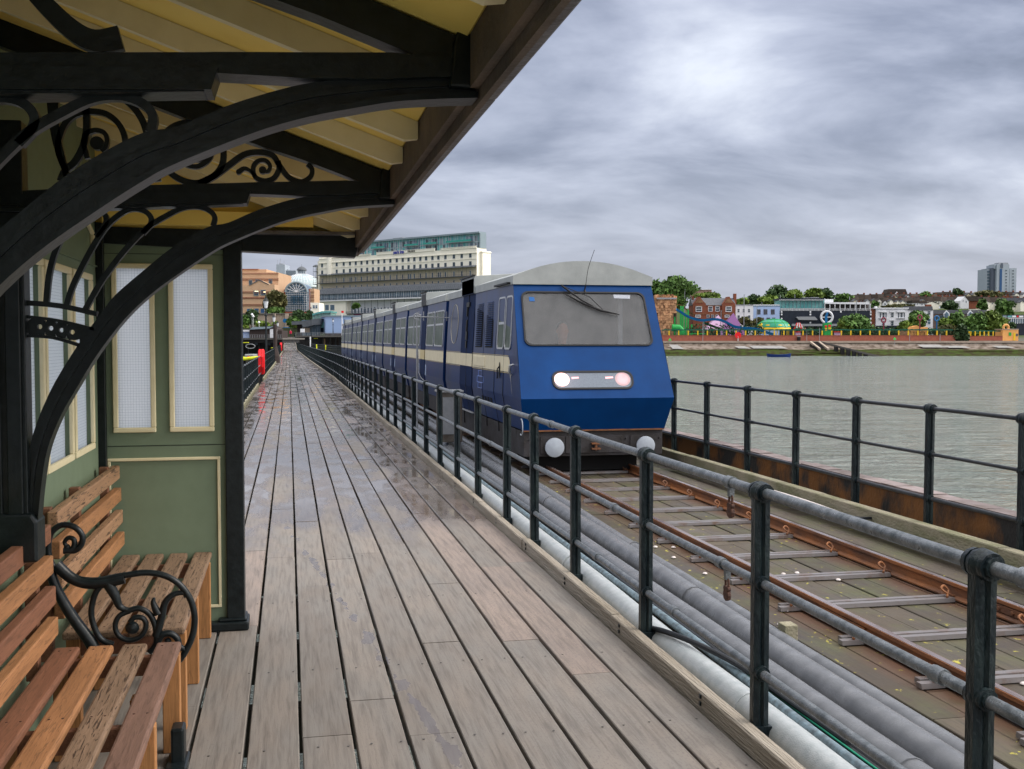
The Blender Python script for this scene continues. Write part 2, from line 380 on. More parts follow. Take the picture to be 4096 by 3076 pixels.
MT['wired'] = wired_glass()

# ================================================================ THE PIER (structure)
def lerp_tab(tab, y):
    if y <= tab[0][0]: return tab[0][1]
    for (a, va), (b, vb) in zip(tab, tab[1:]):
        if y <= b: return va + (vb - va) * (y - a) / (b - a)
    return tab[-1][1]
XL = lambda y: lerp_tab([(50, -1.15), (80, -1.05), (172, -.98), (250, -.93)], y)
XR = lambda y: lerp_tab([(50, 1.93), (91, 1.58), (172, 1.15), (250, 1.05)], y)
WZ = lambda y: lerp_tab([(165, 0), (175, .06), (238, 2.1), (250, 2.22), (262, 2.25)], y)
def boards(mb, x0f, x1f, y0, y1, k, gap, z, th, lmin, lmax, rnd, wob=.004):
    """k boards side by side between x0f(y) and x1f(y), random butt joints"""
    for i in range(k):
        y = y0 - rnd.random() * lmin
        while y < y1:
            ye = min(y + rnd.uniform(lmin, lmax), y1); ys = max(y, y0)
            if ye - ys > .05:
                a = [x0f(v) + (x1f(v) - x0f(v)) * i / k + gap / 2 for v in (ys, ye)]
                b = [x0f(v) + (x1f(v) - x0f(v)) * (i + 1) / k - gap / 2 for v in (ys, ye)]
                dz = rnd.uniform(-wob, 0); t = rnd.random(); g = .003; s1, s2 = ys + g, ye - g
                w1, w2 = rnd.uniform(-.0025, .0025), rnd.uniform(-.0025, .0025)
                za, zb = z(s1) + dz, z(s2) + dz; c = .004
                top = [(a[0] + w1 + c, s1, za), (b[0] + w1 - c, s1, za), (b[1] + w2 - c, s2, zb), (a[1] + w2 + c, s2, zb)]
                mid = [(a[0] + w1, s1, za - c), (b[0] + w1, s1, za - c), (b[1] + w2, s2, zb - c), (a[1] + w2, s2, zb - c)]
                low = [(p[0], p[1], p[2] - th) for p in mid]
                mb.loft([low, mid, top], tone=t)
            y = ye
rnd = random.Random(3)
mb = MB()
boards(mb, lambda y: -1.152 - 6 * .231, lambda y: -1.152, -3, 9.2, 6, .012, WZ, .05, 2.6, 4.5, rnd)
boards(mb, XL, XR, -3, 165, 13, .017, WZ, .05, 2.4, 4.8, rnd, .004)
boards(mb, XL, XR, 165, 262, 13, .016, WZ, .05, 2, 4, rnd, .006)
struct(mb.build('walkway', MT['walk']))
mb = MB()                                          # joists and bearers under the boards
for k in range(150):
    y = -2.6 + k * 1.15; mb.box(-2.4 if y < 9 else XL(y) - .3, XR(y) + .1, y, y + .09, -.30, -.062)
struct(mb.build('walkway_joists', mat('dark_wet_joist', (.03, .026, .02), rough=.8)))
mb = MB(); sc_ = MB()
for j, y in enumerate([1.55, 3.3, 4.15, 4.72, 5.85, 7.4, 8.9]):
    for k in range(19):
        x = -.405 + (k - 9) * .2325
        for dx in (.05, .18):
            if rnd.random() < .85: sc_.lathe([(.0055, 0), (.0055, .0015)], (x + dx, y + rnd.uniform(-.012, .012), .0005), 8)
struct(sc_.build('deck_screws', mat('steel_screw', (.12, .11, .10), rough=.4, metal=.6)))
rnd = random.Random(5)
mb = MB(); TZ = -.07
boards(mb, lambda y: 3.07, lambda y: 5.46, -1, 70, 11, .012, lambda y: TZ, .05, 3, 5, rnd, .008)
boards(mb, lambda y: 2.02, lambda y: 3.06, -1, 70, 4, .02, lambda y: TZ - .03, .05, 3, 5, rnd, .008)
struct(mb.build('track_deck', MT['track']))
mb = MB()
for k in range(60):
    y = -1 + k * 1.2; mb.box(2.0, 6.05, y, y + .25, -.55, -.17)
struct(mb.build('track_bearers', mat('dark_bearer_timber', (.035, .03, .024), rough=.8)))
# kerb timbers
def kerb(name, xa, xb, y0, y1, z0, z1, material, L=2.3, seed=1):
    r = random.Random(seed); mb = MB(); y = y0
    while y < y1:
        ye = min(y + L * r.uniform(.9, 1.25), y1)
        a, b, c, d = xa(y), xb(y), xa(ye), xb(ye); j = r.uniform(-.004, .004); q = .008; e = .004
        za, zb = z0 + WZ(y), z0 + WZ(ye); ta, tb = z1 + WZ(y) + j, z1 + WZ(ye) + j
        mb.loft([[(a + j, y + e, za), (b + j, y + e, za), (b + j, y + e, ta - q), (b + j - q, y + e, ta), (a + j + q, y + e, ta), (a + j, y + e, ta - q)],
                 [(c + j, ye - e, zb), (d + j, ye - e, zb), (d + j, ye - e, tb - q), (d + j - q, ye - e, tb), (c + j + q, ye - e, tb), (c + j, ye - e, tb - q)]])
        y = ye
    return struct(mb.build(name, material))
kerb('kerb_right', lambda y: XR(y) + .005, lambda y: XR(y) + .075, -1, 262, -.06, .085, MT['kerb'])
kerb('kerb_left', lambda y: XL(y) - .075, lambda y: XL(y) - .005, 9.0, 42.3, -.06, .10, MT['mosskerb'], seed=2)
kerb('kerb_left', lambda y: XL(y) - .005, lambda y: XL(y) + .065, 47.5, 262, -.06, .10, MT['mosskerb'], seed=3)
kerb('kerb_track', lambda y: 5.46, lambda y: 5.57, 1, 70, -.12, .15, MT['mosskerb'], L=3.2, seed=4)
mb = MB()
for k in range(11):
    y = .9 + k * 1.31; mb.lathe([(.014, 0), (.012, .006), (.004, .010)], (0, 0, 0), 8) if 0 else None
    for dz in (.02, .055): mb.box(XR(0) - .003, XR(0) + .004, y, y + .018, dz, dz + .018)
struct(mb.build('kerb_bolts', MT['dark_metal']))

# ---------------------------------------------------------------- railings
def post_mb(px, py, zb, heights, w=.036, detail=True):
    lr = random.Random(int(py * 1000)); sh_ = Matrix(((1, 0, lr.uniform(-.004, .004), 0), (0, 1, lr.uniform(-.006, .006), 0), (0, 0, 1, 0), (0, 0, 0, 1))); hz_ = heights[0]
    mb = MB(Matrix.Translation((px, py, hz_)) @ sh_ @ Matrix.Translation((-px, -py, -hz_))); zt = heights[0]
    if detail:
        prof = [(-w, -w * .55), (-w * .3, -w * .75), (0, -w * .45), (w * .3, -w * .75), (w, -w * .55), (w, w * .55), (w * .3, w * .8), (-w * .3, w * .8), (-w, w * .55)]
        mb.prism([(px + a, py + b) for a, b in prof], zb, zt, 'z')
        for i, h in enumerate(heights):
            r = .05 if i == 0 else .040
            prof = [(.003, -r), (r * .6, -r * .8), (r * .92, -r * .4), (r, 0), (r * .92, r * .4), (r * .6, r * .8), (.003, r)]
            mb.lathe(prof, (px, py, h), 12)
            for s in (-1, 1): mb.tube([(px, py + s * r * .55, h), (px, py + s * r * 1.0, h)], [r * .92, r * .86], 12); mb.tube([(px, py + s * r * 1.0, h), (px, py + s * r * 1.28, h)], r * .66, 10)
        mb.box(px - w * 1.3, px + w * 1.3, py - w, py + w, zb - .01, zb + .05)
    else:
        mb.prism([(px - w, py - w * .6), (px + w, py - w * .6), (px + w, py + w * .6), (px - w, py + w * .6)], zb, zt, 'z')
        for i, h in enumerate(heights): mb.tube([(px, py - .045, h), (px, py + .045, h)], .044 if i == 0 else .034, 6)
    return mb
def railing(label, xf, ys, hs, zb, rr, ymin, ymax, name='pier_railing', far=22, rm=None, couplers=()):
    root = thing(name, label, 'railing', (xf(ys[0]), ys[0], 0), 'iron railings along the pier')
    near = [y for y in ys][:100]; rest = ys[100:]
    for y in near:
        post_mb(xf(y), y, zb + WZ(y), [h + WZ(y) for h in hs], detail=y < far).build('post', MT['rail_post'], root, smooth_=True)
    if rest:
        mb = MB()
        for y in rest:
            q = post_mb(xf(y), y, zb + WZ(y), [h + WZ(y) for h in hs], detail=False); mb.add(q.v, q.f)
        tag(mb.build('post', MT['rail_post'], root), None, None, kind='stuff')
    for i, h in enumerate(hs):
        pts = []; y = ymin
        while y < ymax: pts.append((xf(y), y, h + WZ(y) + (.0025 * math.sin(y * 1.7 + i) if y < 30 else 0))); y += 1.3 if y < 30 else 4
        pts.append((xf(ymax), ymax, h + WZ(ymax)))
        mb = MB().tube(pts, rr[i], 12)
        for c in couplers:
            if c[0] == i: mb.tube([(xf(c[1]), c[1] - .03, h), (xf(c[1]), c[1] + .03, h)], rr[i] + .007, 12)
        mb.build('rail_bar', rm or MT['rail_pipe'], root, smooth_=True)
    return root
ysA = [-.25, 1.3, 2.859, 4.416, 5.973, 7.566, 8.925, 10.087, 11.722, 13.248, 14.82, 16.357, 17.976, 19.6, 21.242, 22.9, 24.56, 26.222]
while ysA[-1] < 258: ysA.append(ysA[-1] + 1.62)
railing('long black iron railing with worn grey pipe rails between the walkway and the track', lambda y: XR(y) + .11, ysA, (1.112, .708, .308), .02, (.0235, .0205, .0205), .4, 262,
        couplers=[(0, 4.75), (1, 4.85), (1, 2.35), (1, 3.07), (2, 5.5), (0, 8.3), (2, 7.0), (1, 6.6), (0, 12.6), (1, 10.9), (0, 2.65)])
ysB = [2.9, 4.2, 5.5, 6.65, 7.41, 8.67, 9.95, 11.27, 12.6, 13.94, 15.23]
ysB = [3.7, 4.95, 6.18] + ysB[4:]
while ysB[-1] < 68: ysB.append(ysB[-1] + 1.32)
railing('black iron railing with dark thin rails on the seaward side of the track', lambda y: 5.63, ysB, (1.165, .757, .357), -.02, (.019, .016, .019), 3, 69, rm=MT['rail_b'], couplers=[(0, 12.45), (1, 12.45)])
ysC = [22.5]
while ysC[-1] < 257: ysC.append(ysC[-1] + 1.45)
ysC = [y for y in ysC if not 43.2 < y < 47.2]
railing('black iron railing on the left of the walkway beyond the shelter', lambda y: XL(y) - .07, ysC, (1.06, .68, .32), .0, (.023, .02, .02), 20, 262)
# padlocks
for i, (y, z, lab) in enumerate(((4.745, 1.112, 'rusty padlock hanging from the top rail of the railing by the track'), (4.78, .708, 'rusty padlock hanging from the middle rail of the railing by the track'))):
    t = thing('padlock', lab, 'padlock', (2.04, y, z), 'padlocks on the railing')
    MB().box(2.04 - .012, 2.04 + .012, y - .014, y + .014, z - .065, z - .015).build('hasp', MT['rail_pipe'], t)
    MB().tube([(2.04, y - .018, z - .105)] + [(2.04, y - .018 * math.cos(a), z - .08 + .022 * math.sin(a)) for a in [R(20 * k) for k in range(1, 9)]] + [(2.04, y + .018, z - .105)], .006, 8).build('shackle', MT['lock'], t, smooth_=True)
    prof = [(-.024, 0), (-.03, -.012), (-.024, -.022), (-.031, -.04), (-.026, -.062), (0, -.072), (.026, -.062), (.031, -.04), (.024, -.022), (.03, -.012), (.024, 0)]
    MB().prism([(y + a, z - .098 + b) for a, b in prof], 2.031, 2.049, 'x').build('lock_body', MT['lock'], t, bevel=.003)

# ---------------------------------------------------------------- track
RX1, RX2 = 3.46, 4.65
tk = thing('railway_track', 'single rusty railway track with thin steel cross bars on the pier deck', 'railway track', (4.05, 6, 0))
def rail_profile(x): return [(x - .05, TZ + .012), (x + .05, TZ + .012), (x + .05, TZ + .022), (x + .010, TZ + .036), (x + .008, TZ + .092), (x + .027, TZ + .100), (x + .027, TZ + .122), (x - .027, TZ + .122), (x - .027, TZ + .100), (x - .008, TZ + .092), (x - .010, TZ + .036), (x - .05, TZ + .022)]
for x in (RX1, RX2):
    q = MB().prism([(a, b) for a, b in rail_profile(x)], -1.0, 75, 'y').build('rail', MT['rust'], tk)
    MB().box(x - .021, x + .021, -1, 75, TZ + .122, TZ + .1245).build('rail_head', MT['railtop'], q)
fp = MB(); s = RX2 - .011
fp.box(s - .012, s, 5.95, 6.5, TZ + .04, TZ + .09)
for k in range(4): fp.tube([(s - .024, 6.02 + k * .14, TZ + .065), (s - .010, 6.02 + k * .14, TZ + .065)], .014, 8)
fp.build('fishplate', MT['rust'], tk, bevel=.002)
MB().box(RX1 - .023, RX1 - .011, 5.95, 6.5, TZ + .04, TZ + .09).build('fishplate', MT['rust'], tk, bevel=.002)
y = 2.6; k = 0
while y < 24:
    off = -.12 if k % 3 == 2 else 0
    mb = MB()
    for dy in (0, .075):
        pr = [(y + dy - .028, TZ + .002), (y + dy + .028, TZ + .002), (y + dy + .024, TZ + .030), (y + dy - .024, TZ + .030)]
        mb.prism(pr, 3.27 + dy * .5, RX2 - .052, 'x')
    mb.build('tie_bar', MT['tie'], tk)
    for x, sg in ((RX2 - .085, 1), (RX1 - .085, 1)):
        pts = [(x + .06, y + .02, TZ + .03), (x, y + .03, TZ + .055), (x - .03, y + .05, TZ + .085), (x, y + .065, TZ + .10), (x + .025, y + .05, TZ + .07), (x, y + .02, TZ + .045), (x - .03, y - .02, TZ + .04)]
        MB().tube(smooth(pts, 3), .009, 6).build('rail_clip', MT['rust'], tk, smooth_=True)
    y += .833; k += 1

# ---------------------------------------------------------------- pipes and cables beside the track
def pipe(name, label, x, z, r, m, y0=-.5, y1=70, wob=.01, bands=(), cat='pipe', grp='service pipes beside the track', seed=0, n=14):
    rr = random.Random(seed); pts = []; y = y0
    while y < y1: pts.append((x(y) + rr.uniform(-wob, wob), y, z + rr.uniform(-wob, wob) * .5)); y += 1.6 if y < 30 else 5
    t = thing(name, label, cat, (x(y0), y0, z - r), grp)
    MB().tube(smooth(pts, 3), r, n).build('pipe_run' if cat == 'pipe' else 'cable_run', m, t, smooth_=True)
    for b in bands: MB().tube([(x(b), b - .012, z), (x(b), b + .012, z)], r + .006, n).build('pipe_band', m if b in () else MT['cable'] if cat == 'cable' or b > 90 else m, t, smooth_=True)
    return t
pipe('service_pipe', 'thick pale grey-white pipe right behind the kerb timber', lambda y: 2.135 + .003 * y, .012, .082, MT['pipe_white'], bands=(4.75, 8.1), seed=1)
pipe('service_pipe', 'thick grey pipe nearest the cables, left of the two similar grey pipes', lambda y: 2.452 + .004 * y, .0, .082, MT['pipe_grey'], bands=(3.9, 9.3, 14), seed=2)
pipe('service_pipe', 'thick grey pipe in the middle of the bundle beside the track', lambda y: 2.63 + .010 * y, .005, .088, MT['pipe_grey'], bands=(6.9, 11.2), seed=3)
pipe('service_pipe', 'thinner grey pipe on the track side of the bundle', lambda y: 2.775 + .014 * y, -.02, .062, MT['pipe_grey'], bands=(8.8,), seed=4)
pipe('conduit', 'flat blue-grey conduit with peeling paint beside the pale pipe', lambda y: 2.262 + .003 * y, .045, .024, MT['conduit'], seed=5)
pipe('service_cable', 'thin black cable beside the conduit, lower of two', lambda y: 2.305 + .006 * y, -.01, .013, MT['cable'], wob=.012, cat='cable', grp='cables beside the track', seed=6, n=8)
pipe('service_cable', 'thin black cable lying against the grey pipe', lambda y: 2.345 + .006 * y, .02, .012, MT['cable'], wob=.014, cat='cable', grp='cables beside the track', seed=7, n=8)
pipe('service_cable', 'thin green cable among the black cables behind the railing', lambda y: 2.325 + .005 * y, .028, .005, MT['cable_green'], y0=3.6, y1=6.3, wob=.012, cat='cable', grp='cables beside the track', seed=8, n=8)
t = thing('service_cable', 'thick black cable looping across the pale pipe behind the fifth post', 'cable', (2.05, 6.1, 0), 'cables beside the track')
MB().tube(smooth([(2.06, 6.25, -.02), (2.08, 6.0, .08), (2.16, 5.6, .115), (2.28, 5.2, .09), (2.34, 4.8, .05), (2.36, 4.2, .04)], 5), .016, 10).build('cable_run', MT['cable'], t, smooth_=True)
tag(MB().box(2.90, 2.985, 5.92, 6.02, -.12, .07).build('pipe_stop_block', MT['mosskerb'], bevel=.006), 'short dark timber block standing beside the grey pipes', 'timber block')
pts = [(5.33 + .02 * math.sin(y * .8), y, .03 + .02 * math.sin(y * 1.3)) for y in [k * .8 + 2.5 for k in range(16)]]
t = thing('hose', 'pinkish white lagged hose lying along the track kerb', 'hose', (5.33, 3, 0))
MB().tube(smooth(pts, 3), .042, 12).build('hose_run', MT['hose'], t, smooth_=True)
for y in (6.15, 9.35): MB().tube([(5.33, y - .05, .04), (5.33, y + .05, .04)], .05, 10).box(5.36, 5.47, y - .015, y + .015, .06, .085).build('hose_clamp', MT['cable'], t)
# rusty edge girder behind the far railing
t = thing('edge_girder', 'rust streaked steel edge girder behind the far railing', 'girder', (6.0, 10, 0))
MB().box(5.90, 5.93, 1, 70, -.6, .30).build('web', MT['girder'], t)
mb = MB(); r = random.Random(4); y = 1
while y < 70:
    l = r.uniform(.25, .6); mb.box(5.86, 6.06 + r.uniform(-.012, .012), y, y + l - .01, .302, .325 + r.uniform(0, .012), tone=r.random()); y += l
mb.build('flange', mat('stone_grey_flange', (.20, .165, .165), (.13, .10, .09), rough=.7, scale=8, tone=.3, bump=.4, bscale=60), t)
# loose shells on the track
r = random.Random(12)
for i in range(14):
    x, y = (r.uniform(3.1, 4.6), r.uniform(4.6, 9.5))
    m_ = MB().lathe([(.003, .012), (.012, .010), (.02, .003), (.021, 0)], (x, y, TZ + .002), 8)
    tag(m_.build('broken_shell', MT['hose'], smooth_=True), 'small white broken shell lying on the track boards', 'shell', 'broken shells on the track boards')

# ================================================================ SHELTER
WX, EY = -1.12, 6.8          # back wall plane, end wall plane
sh = thing('pier_shelter', 'green panelled pier shelter with black cast iron brackets and a cream boarded canopy', 'shelter', (-.7, 4, 0))
def part(name, mb, m, parent=None, **k): return mb.build(name, m, parent or sh, **k)
# back wall
mb = MB(); ywin = [(6.52, 6.0), (5.91, 5.33), (5.26, 4.68), (4.30, 3.75), (3.68, 3.1), (3.03, 2.45), (2.1, 1.5), (1.4, .8)]
ZB, ZT = 1.18, 2.14
mb.box(WX - .05, WX, -1.5, EY, 0, ZB); mb.box(WX - .05, WX, -1.5, EY, ZT, 3.1)
edges = [EY] + [v for w in ywin for v in w] + [-1.5]
for a, b in zip(edges[::2], edges[1::2]): mb.box(WX - .05, WX, b, a, ZB, ZT)
part('back_wall', mb, MT['green'])
mb = MB().box(WX, WX + .014, -1.5, EY - .06, 2.215, 2.222).box(WX, WX + .03, -1.5, EY - .02, .855, .885)
part('wall_ledge', mb, MT['green'])
mb = MB()
for y0 in (6.6, 4.3):
    mb.tube([(WX + .01, y0 - 2.0, 2.40), (WX + .01, y0 - .55, 2.40)], .012, 6); mb.tube([(WX + .012, y0 - .5, 2.55), (WX + .012, y0, 2.40), (WX + .012, y0, 2.30)], .014, 6)
part('wall_moulding', mb, MT['creamtrim'])
def win_frame(mb, a0, a1, b0, b1, w, f):
    """f(u, v, depth) -> point; picture-frame moulding"""
    for (u0, u1, v0, v1) in ((a0, a1, b0, b0 + w), (a0, a1, b1 - w, b1), (a0, a0 + w, b0 + w, b1 - w), (a1 - w, a1, b0 + w, b1 - w)):
        pts = [f(u, v, d) for d in (0, .022) for v in (v0, v1) for u in (u0, u1)]
        mb.add(pts, [(0, 2, 3, 1), (4, 5, 7, 6), (0, 1, 5, 4), (2, 6, 7, 3), (0, 4, 6, 2), (1, 3, 7, 5)])
for a, b in ywin:
    mb = MB(); win_frame(mb, b - .02, a + .02, ZB - .02, ZT + .02, .035, lambda u, v, d: (WX + .001 + d, u, v))
    w = part('window', mb, MT['creamtrim'], bevel=.006)
    MB().box(WX - .03, WX - .022, b, a, ZB, ZT).build('pane', MT['wired'], w)
# end wall
mb = MB(); we = [(-1.02, -.81), (-.695, -.47)]
mb.box(WX + .003, -.39, EY, EY + .05, .02, 1.245).box(WX + .003, -.39, EY, EY + .05, 2.225, 2.42)
for a, b in ((WX + .003, -1.02), (-.81, -.695), (-.47, -.39)): mb.box(a, b, EY, EY + .05, 1.245, 2.225)
part('end_wall', mb, MT['green'])
for a, b in we:
    mb = MB(); win_frame(mb, a - .018, b + .018, 1.227, 2.243, .030, lambda u, v, d: (u, EY - .001 - d, v))
    w = part('window', mb, MT['creamtrim'], bevel=.006)
    MB().box(a, b, EY + .02, EY + .028, 1.245, 2.225).build('pane', MT['wired'], w)
mb = MB(); win_frame(mb, -1.075, -.42, .14, 1.072, .018, lambda u, v, d: (u, EY - .001 - d * .7, v)); part('panel_moulding', mb, MT['creamtrim'], bevel=.004)
part('panel_joint', MB().box(WX + .004, -.39, EY - .0025, EY, 1.143, 1.147).box(WX + .004, -.39, EY - .0025, EY, 2.30, 2.303), MT['dark_metal'])
part('corner_post', MB().box(WX, WX + .045, EY - .05, EY - .003, .0, 2.48), MT['dark_metal'], bevel=.004)
part('end_post', MB().box(-.388, -.282, EY - .04, EY + .12, .0, 2.46), MT['dark_metal'], bevel=.006)
mb = MB().box(-.50, -.258, EY - .07, EY + .15, .0, .055).box(-.44, -.27, EY - .055, EY + .135, .055, .075)
part('post_base', mb, MT['dark_metal'], bevel=.012)
part('skirting', MB().box(WX, -.50, EY - .02, EY, 0, .03), MT['dark_metal'])
# beam over the end wall reaching to the eave, pale strip on its lower edge
part('end_beam', MB().prism([(-1.1, 2.36), (.41, 2.30), (.42, 2.345), (.42, 2.445), (-1.1, 2.46)], EY - .02, EY + .12, 'y'), MT['dark_metal'], bevel=.004)
part('end_beam_strip', MB().prism([(-.28, 2.425), (.40, 2.430), (.40, 2.447), (-.28, 2.445)], EY - .12, EY - .022, 'y'), MT['gutter'])
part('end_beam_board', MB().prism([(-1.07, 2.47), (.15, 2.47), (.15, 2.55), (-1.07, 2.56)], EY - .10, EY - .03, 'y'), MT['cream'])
# roof: sloping boarded ceiling, rafters, fascia, gutter
RS = -.36
def rz(x, z0=2.475): return z0 + RS * (x - .40)
XW = -2.2
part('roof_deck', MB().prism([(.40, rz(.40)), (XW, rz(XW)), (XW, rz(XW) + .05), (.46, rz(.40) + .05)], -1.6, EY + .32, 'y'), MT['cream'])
part('roof_covering', MB().prism([(.50, rz(.50) + .055), (XW, rz(XW) + .055), (XW, rz(XW) + .09), (.50, rz(.5) + .09)], -1.6, EY + .35, 'y'), MT['gutter'])
ybr = (2.48, 4.46)
for y in (6.72, 6.24, 5.57, 5.02, 3.86, 3.40, 2.86, 1.98, 1.45, .95, .4):
    pr = [(.402, rz(.40) - .002), (.402, rz(.40) - .055), (.36, rz(.36) - .075), (XW, rz(XW) - .075), (XW, rz(XW) - .002)]
    part('rafter', MB().prism(pr, y, y + .032, 'y'), MT['creamtrim'])
part('fascia', MB().prism([(.43, 2.33), (.445, 2.33), (.445, 2.62), (.43, 2.62)], -1.6, EY + .3, 'y'), MT['soffit'])
part('inner_fascia', MB().prism([(.407, 2.36), (.428, 2.36), (.428, 2.56), (.407, 2.56)], -1.6, EY + .3, 'y'), MT['soffit'])
mb = MB()
for a, b in ((-1.6, 2.45), (2.46, 6.95)): mb.prism([(.447, 2.337), (.472, 2.339), (.476, 2.362), (.476, 2.44), (.447, 2.44)], a, b, 'y')
part('gutter', mb, MT['gutter'], bevel=.006)
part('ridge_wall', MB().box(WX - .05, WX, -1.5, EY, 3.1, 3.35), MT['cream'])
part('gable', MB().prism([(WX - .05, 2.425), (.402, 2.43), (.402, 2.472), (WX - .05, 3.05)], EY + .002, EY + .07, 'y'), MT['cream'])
# end and cheek behind the camera stays open; bracket casting
BR = {
'low': [(0.426, 2.353), (0.341, 2.347), (0.236, 2.336), (0.138, 2.316), (0.052, 2.296), (-0.038, 2.268), (-0.141, 2.226), (-0.248, 2.177), (-0.302, 2.145), (-0.395, 2.081), (-0.522, 1.985), (-0.629, 1.88), (-0.73, 1.745), (-0.805, 1.62), (-0.868, 1.507), (-0.919, 1.376), (-0.944, 1.233), (-0.958, 1.104)],
'up': [(0.426, 2.392), (0.341, 2.388), (0.236, 2.380), (0.138, 2.372), (0.035, 2.356), (-0.068, 2.324), (-0.14, 2.296), (-0.235, 2.252), (-0.30, 2.238), (-0.37, 2.202), (-0.46, 2.142), (-0.556, 2.06), (-0.666, 1.960), (-0.725, 1.880), (-0.803, 1.770), (-0.915, 1.575), (-0.99, 1.36), (-1.014, 1.106)],
'rib': [[(-0.921, 1.925), (-0.909, 2.033), (-0.89, 2.112), (-0.862, 2.178), (-0.822, 2.244), (-0.781, 2.279), (-0.746, 2.294), (-0.712, 2.286), (-0.695, 2.263), (-0.702, 2.232), (-0.734, 2.190)],
        [(-0.849, 1.911), (-0.826, 1.987), (-0.785, 2.076), (-0.734, 2.171), (-0.689, 2.237), (-0.634, 2.285), (-0.594, 2.300), (-0.553, 2.293), (-0.529, 2.269), (-0.531, 2.24), (-0.56, 2.205)],
        [(-0.783, 1.895), (-0.728, 1.997), (-0.682, 2.066), (-0.623, 2.144), (-0.545, 2.226), (-0.463, 2.28), (-0.407, 2.308), (-0.352, 2.315), (-0.306, 2.300), (-0.286, 2.274), (-0.293, 2.240)]],
'ring': [(-0.486, 2.493), (-0.458, 2.45), (-0.416, 2.42), (-0.365, 2.407), (-0.322, 2.416), (-0.278, 2.446), (-0.254, 2.486), (-0.249, 2.536), (-0.258, 2.575), (-0.30, 2.625), (-.36, 2.645), (-.43, 2.63), (-.475, 2.59), (-.49, 2.54), (-0.486, 2.493)],
'comma': [(-0.445, 2.53), (-0.42, 2.491), (-0.387, 2.475), (-0.345, 2.474), (-0.306, 2.504), (-0.296, 2.544), (-0.31, 2.582), (-0.343, 2.595), (-.375, 2.58)],
's1': [(-0.346, 2.405), (-0.288, 2.436), (-0.235, 2.477), (-0.172, 2.524), (-0.115, 2.537), (-0.06, 2.527), (-0.031, 2.485), (0.005, 2.44), (0.053, 2.424), (0.09, 2.446), (0.096, 2.477), (0.078, 2.496)],
'spir': [(-0.038, 2.505), (-0.034, 2.473), (-0.055, 2.436), (-0.091, 2.424), (-0.127, 2.438), (-0.135, 2.476), (-0.117, 2.501), (-0.087, 2.505), (-0.069, 2.484), (-0.078, 2.462), (-0.098, 2.464)],
'leaf': [(-0.192, 2.456), (-0.171, 2.470), (-0.15, 2.464), (-0.127, 2.440)],
'ringL': [(-0.845, 2.45), (-.868, 2.52), (-0.857, 2.581), (-0.834, 2.63), (-0.797, 2.66), (-0.742, 2.672), (-0.688, 2.664), (-0.647, 2.632), (-0.624, 2.585), (-.622, 2.53), (-.65, 2.48), (-.69, 2.44)],
'spL': [(-0.76, 2.49), (-0.772, 2.551), (-0.762, 2.585), (-0.73, 2.6), (-0.698, 2.592), (-0.687, 2.564), (-0.694, 2.535), (-.71, 2.52)],
'sL1': [(-0.783, 2.76), (-0.765, 2.69), (-0.761, 2.642), (-0.764, 2.585), (-0.779, 2.527), (-0.809, 2.473), (-0.842, 2.443), (-.86, 2.40)],
'sL2': [(-0.881, 2.761), (-0.883, 2.689), (-0.879, 2.618), (-0.869, 2.547), (-0.854, 2.486), (-0.842, 2.443), (-.83, 2.40)],
'arcL': [(-0.74, 2.76), (-0.7, 2.755), (-0.641, 2.738), (-0.59, 2.697), (-0.558, 2.65), (-0.54, 2.60), (-.52, 2.50), (-.50, 2.41)],
}
def ribbon(top, bot, y0, y1):
    n = len(top); mb = MB()
    return mb.loft([[(top[i][0], y0, top[i][1]), (bot[i][0], y0, bot[i][1]), (bot[i][0], y1, bot[i][1]), (top[i][0], y1, top[i][1])] for i in range(n)])
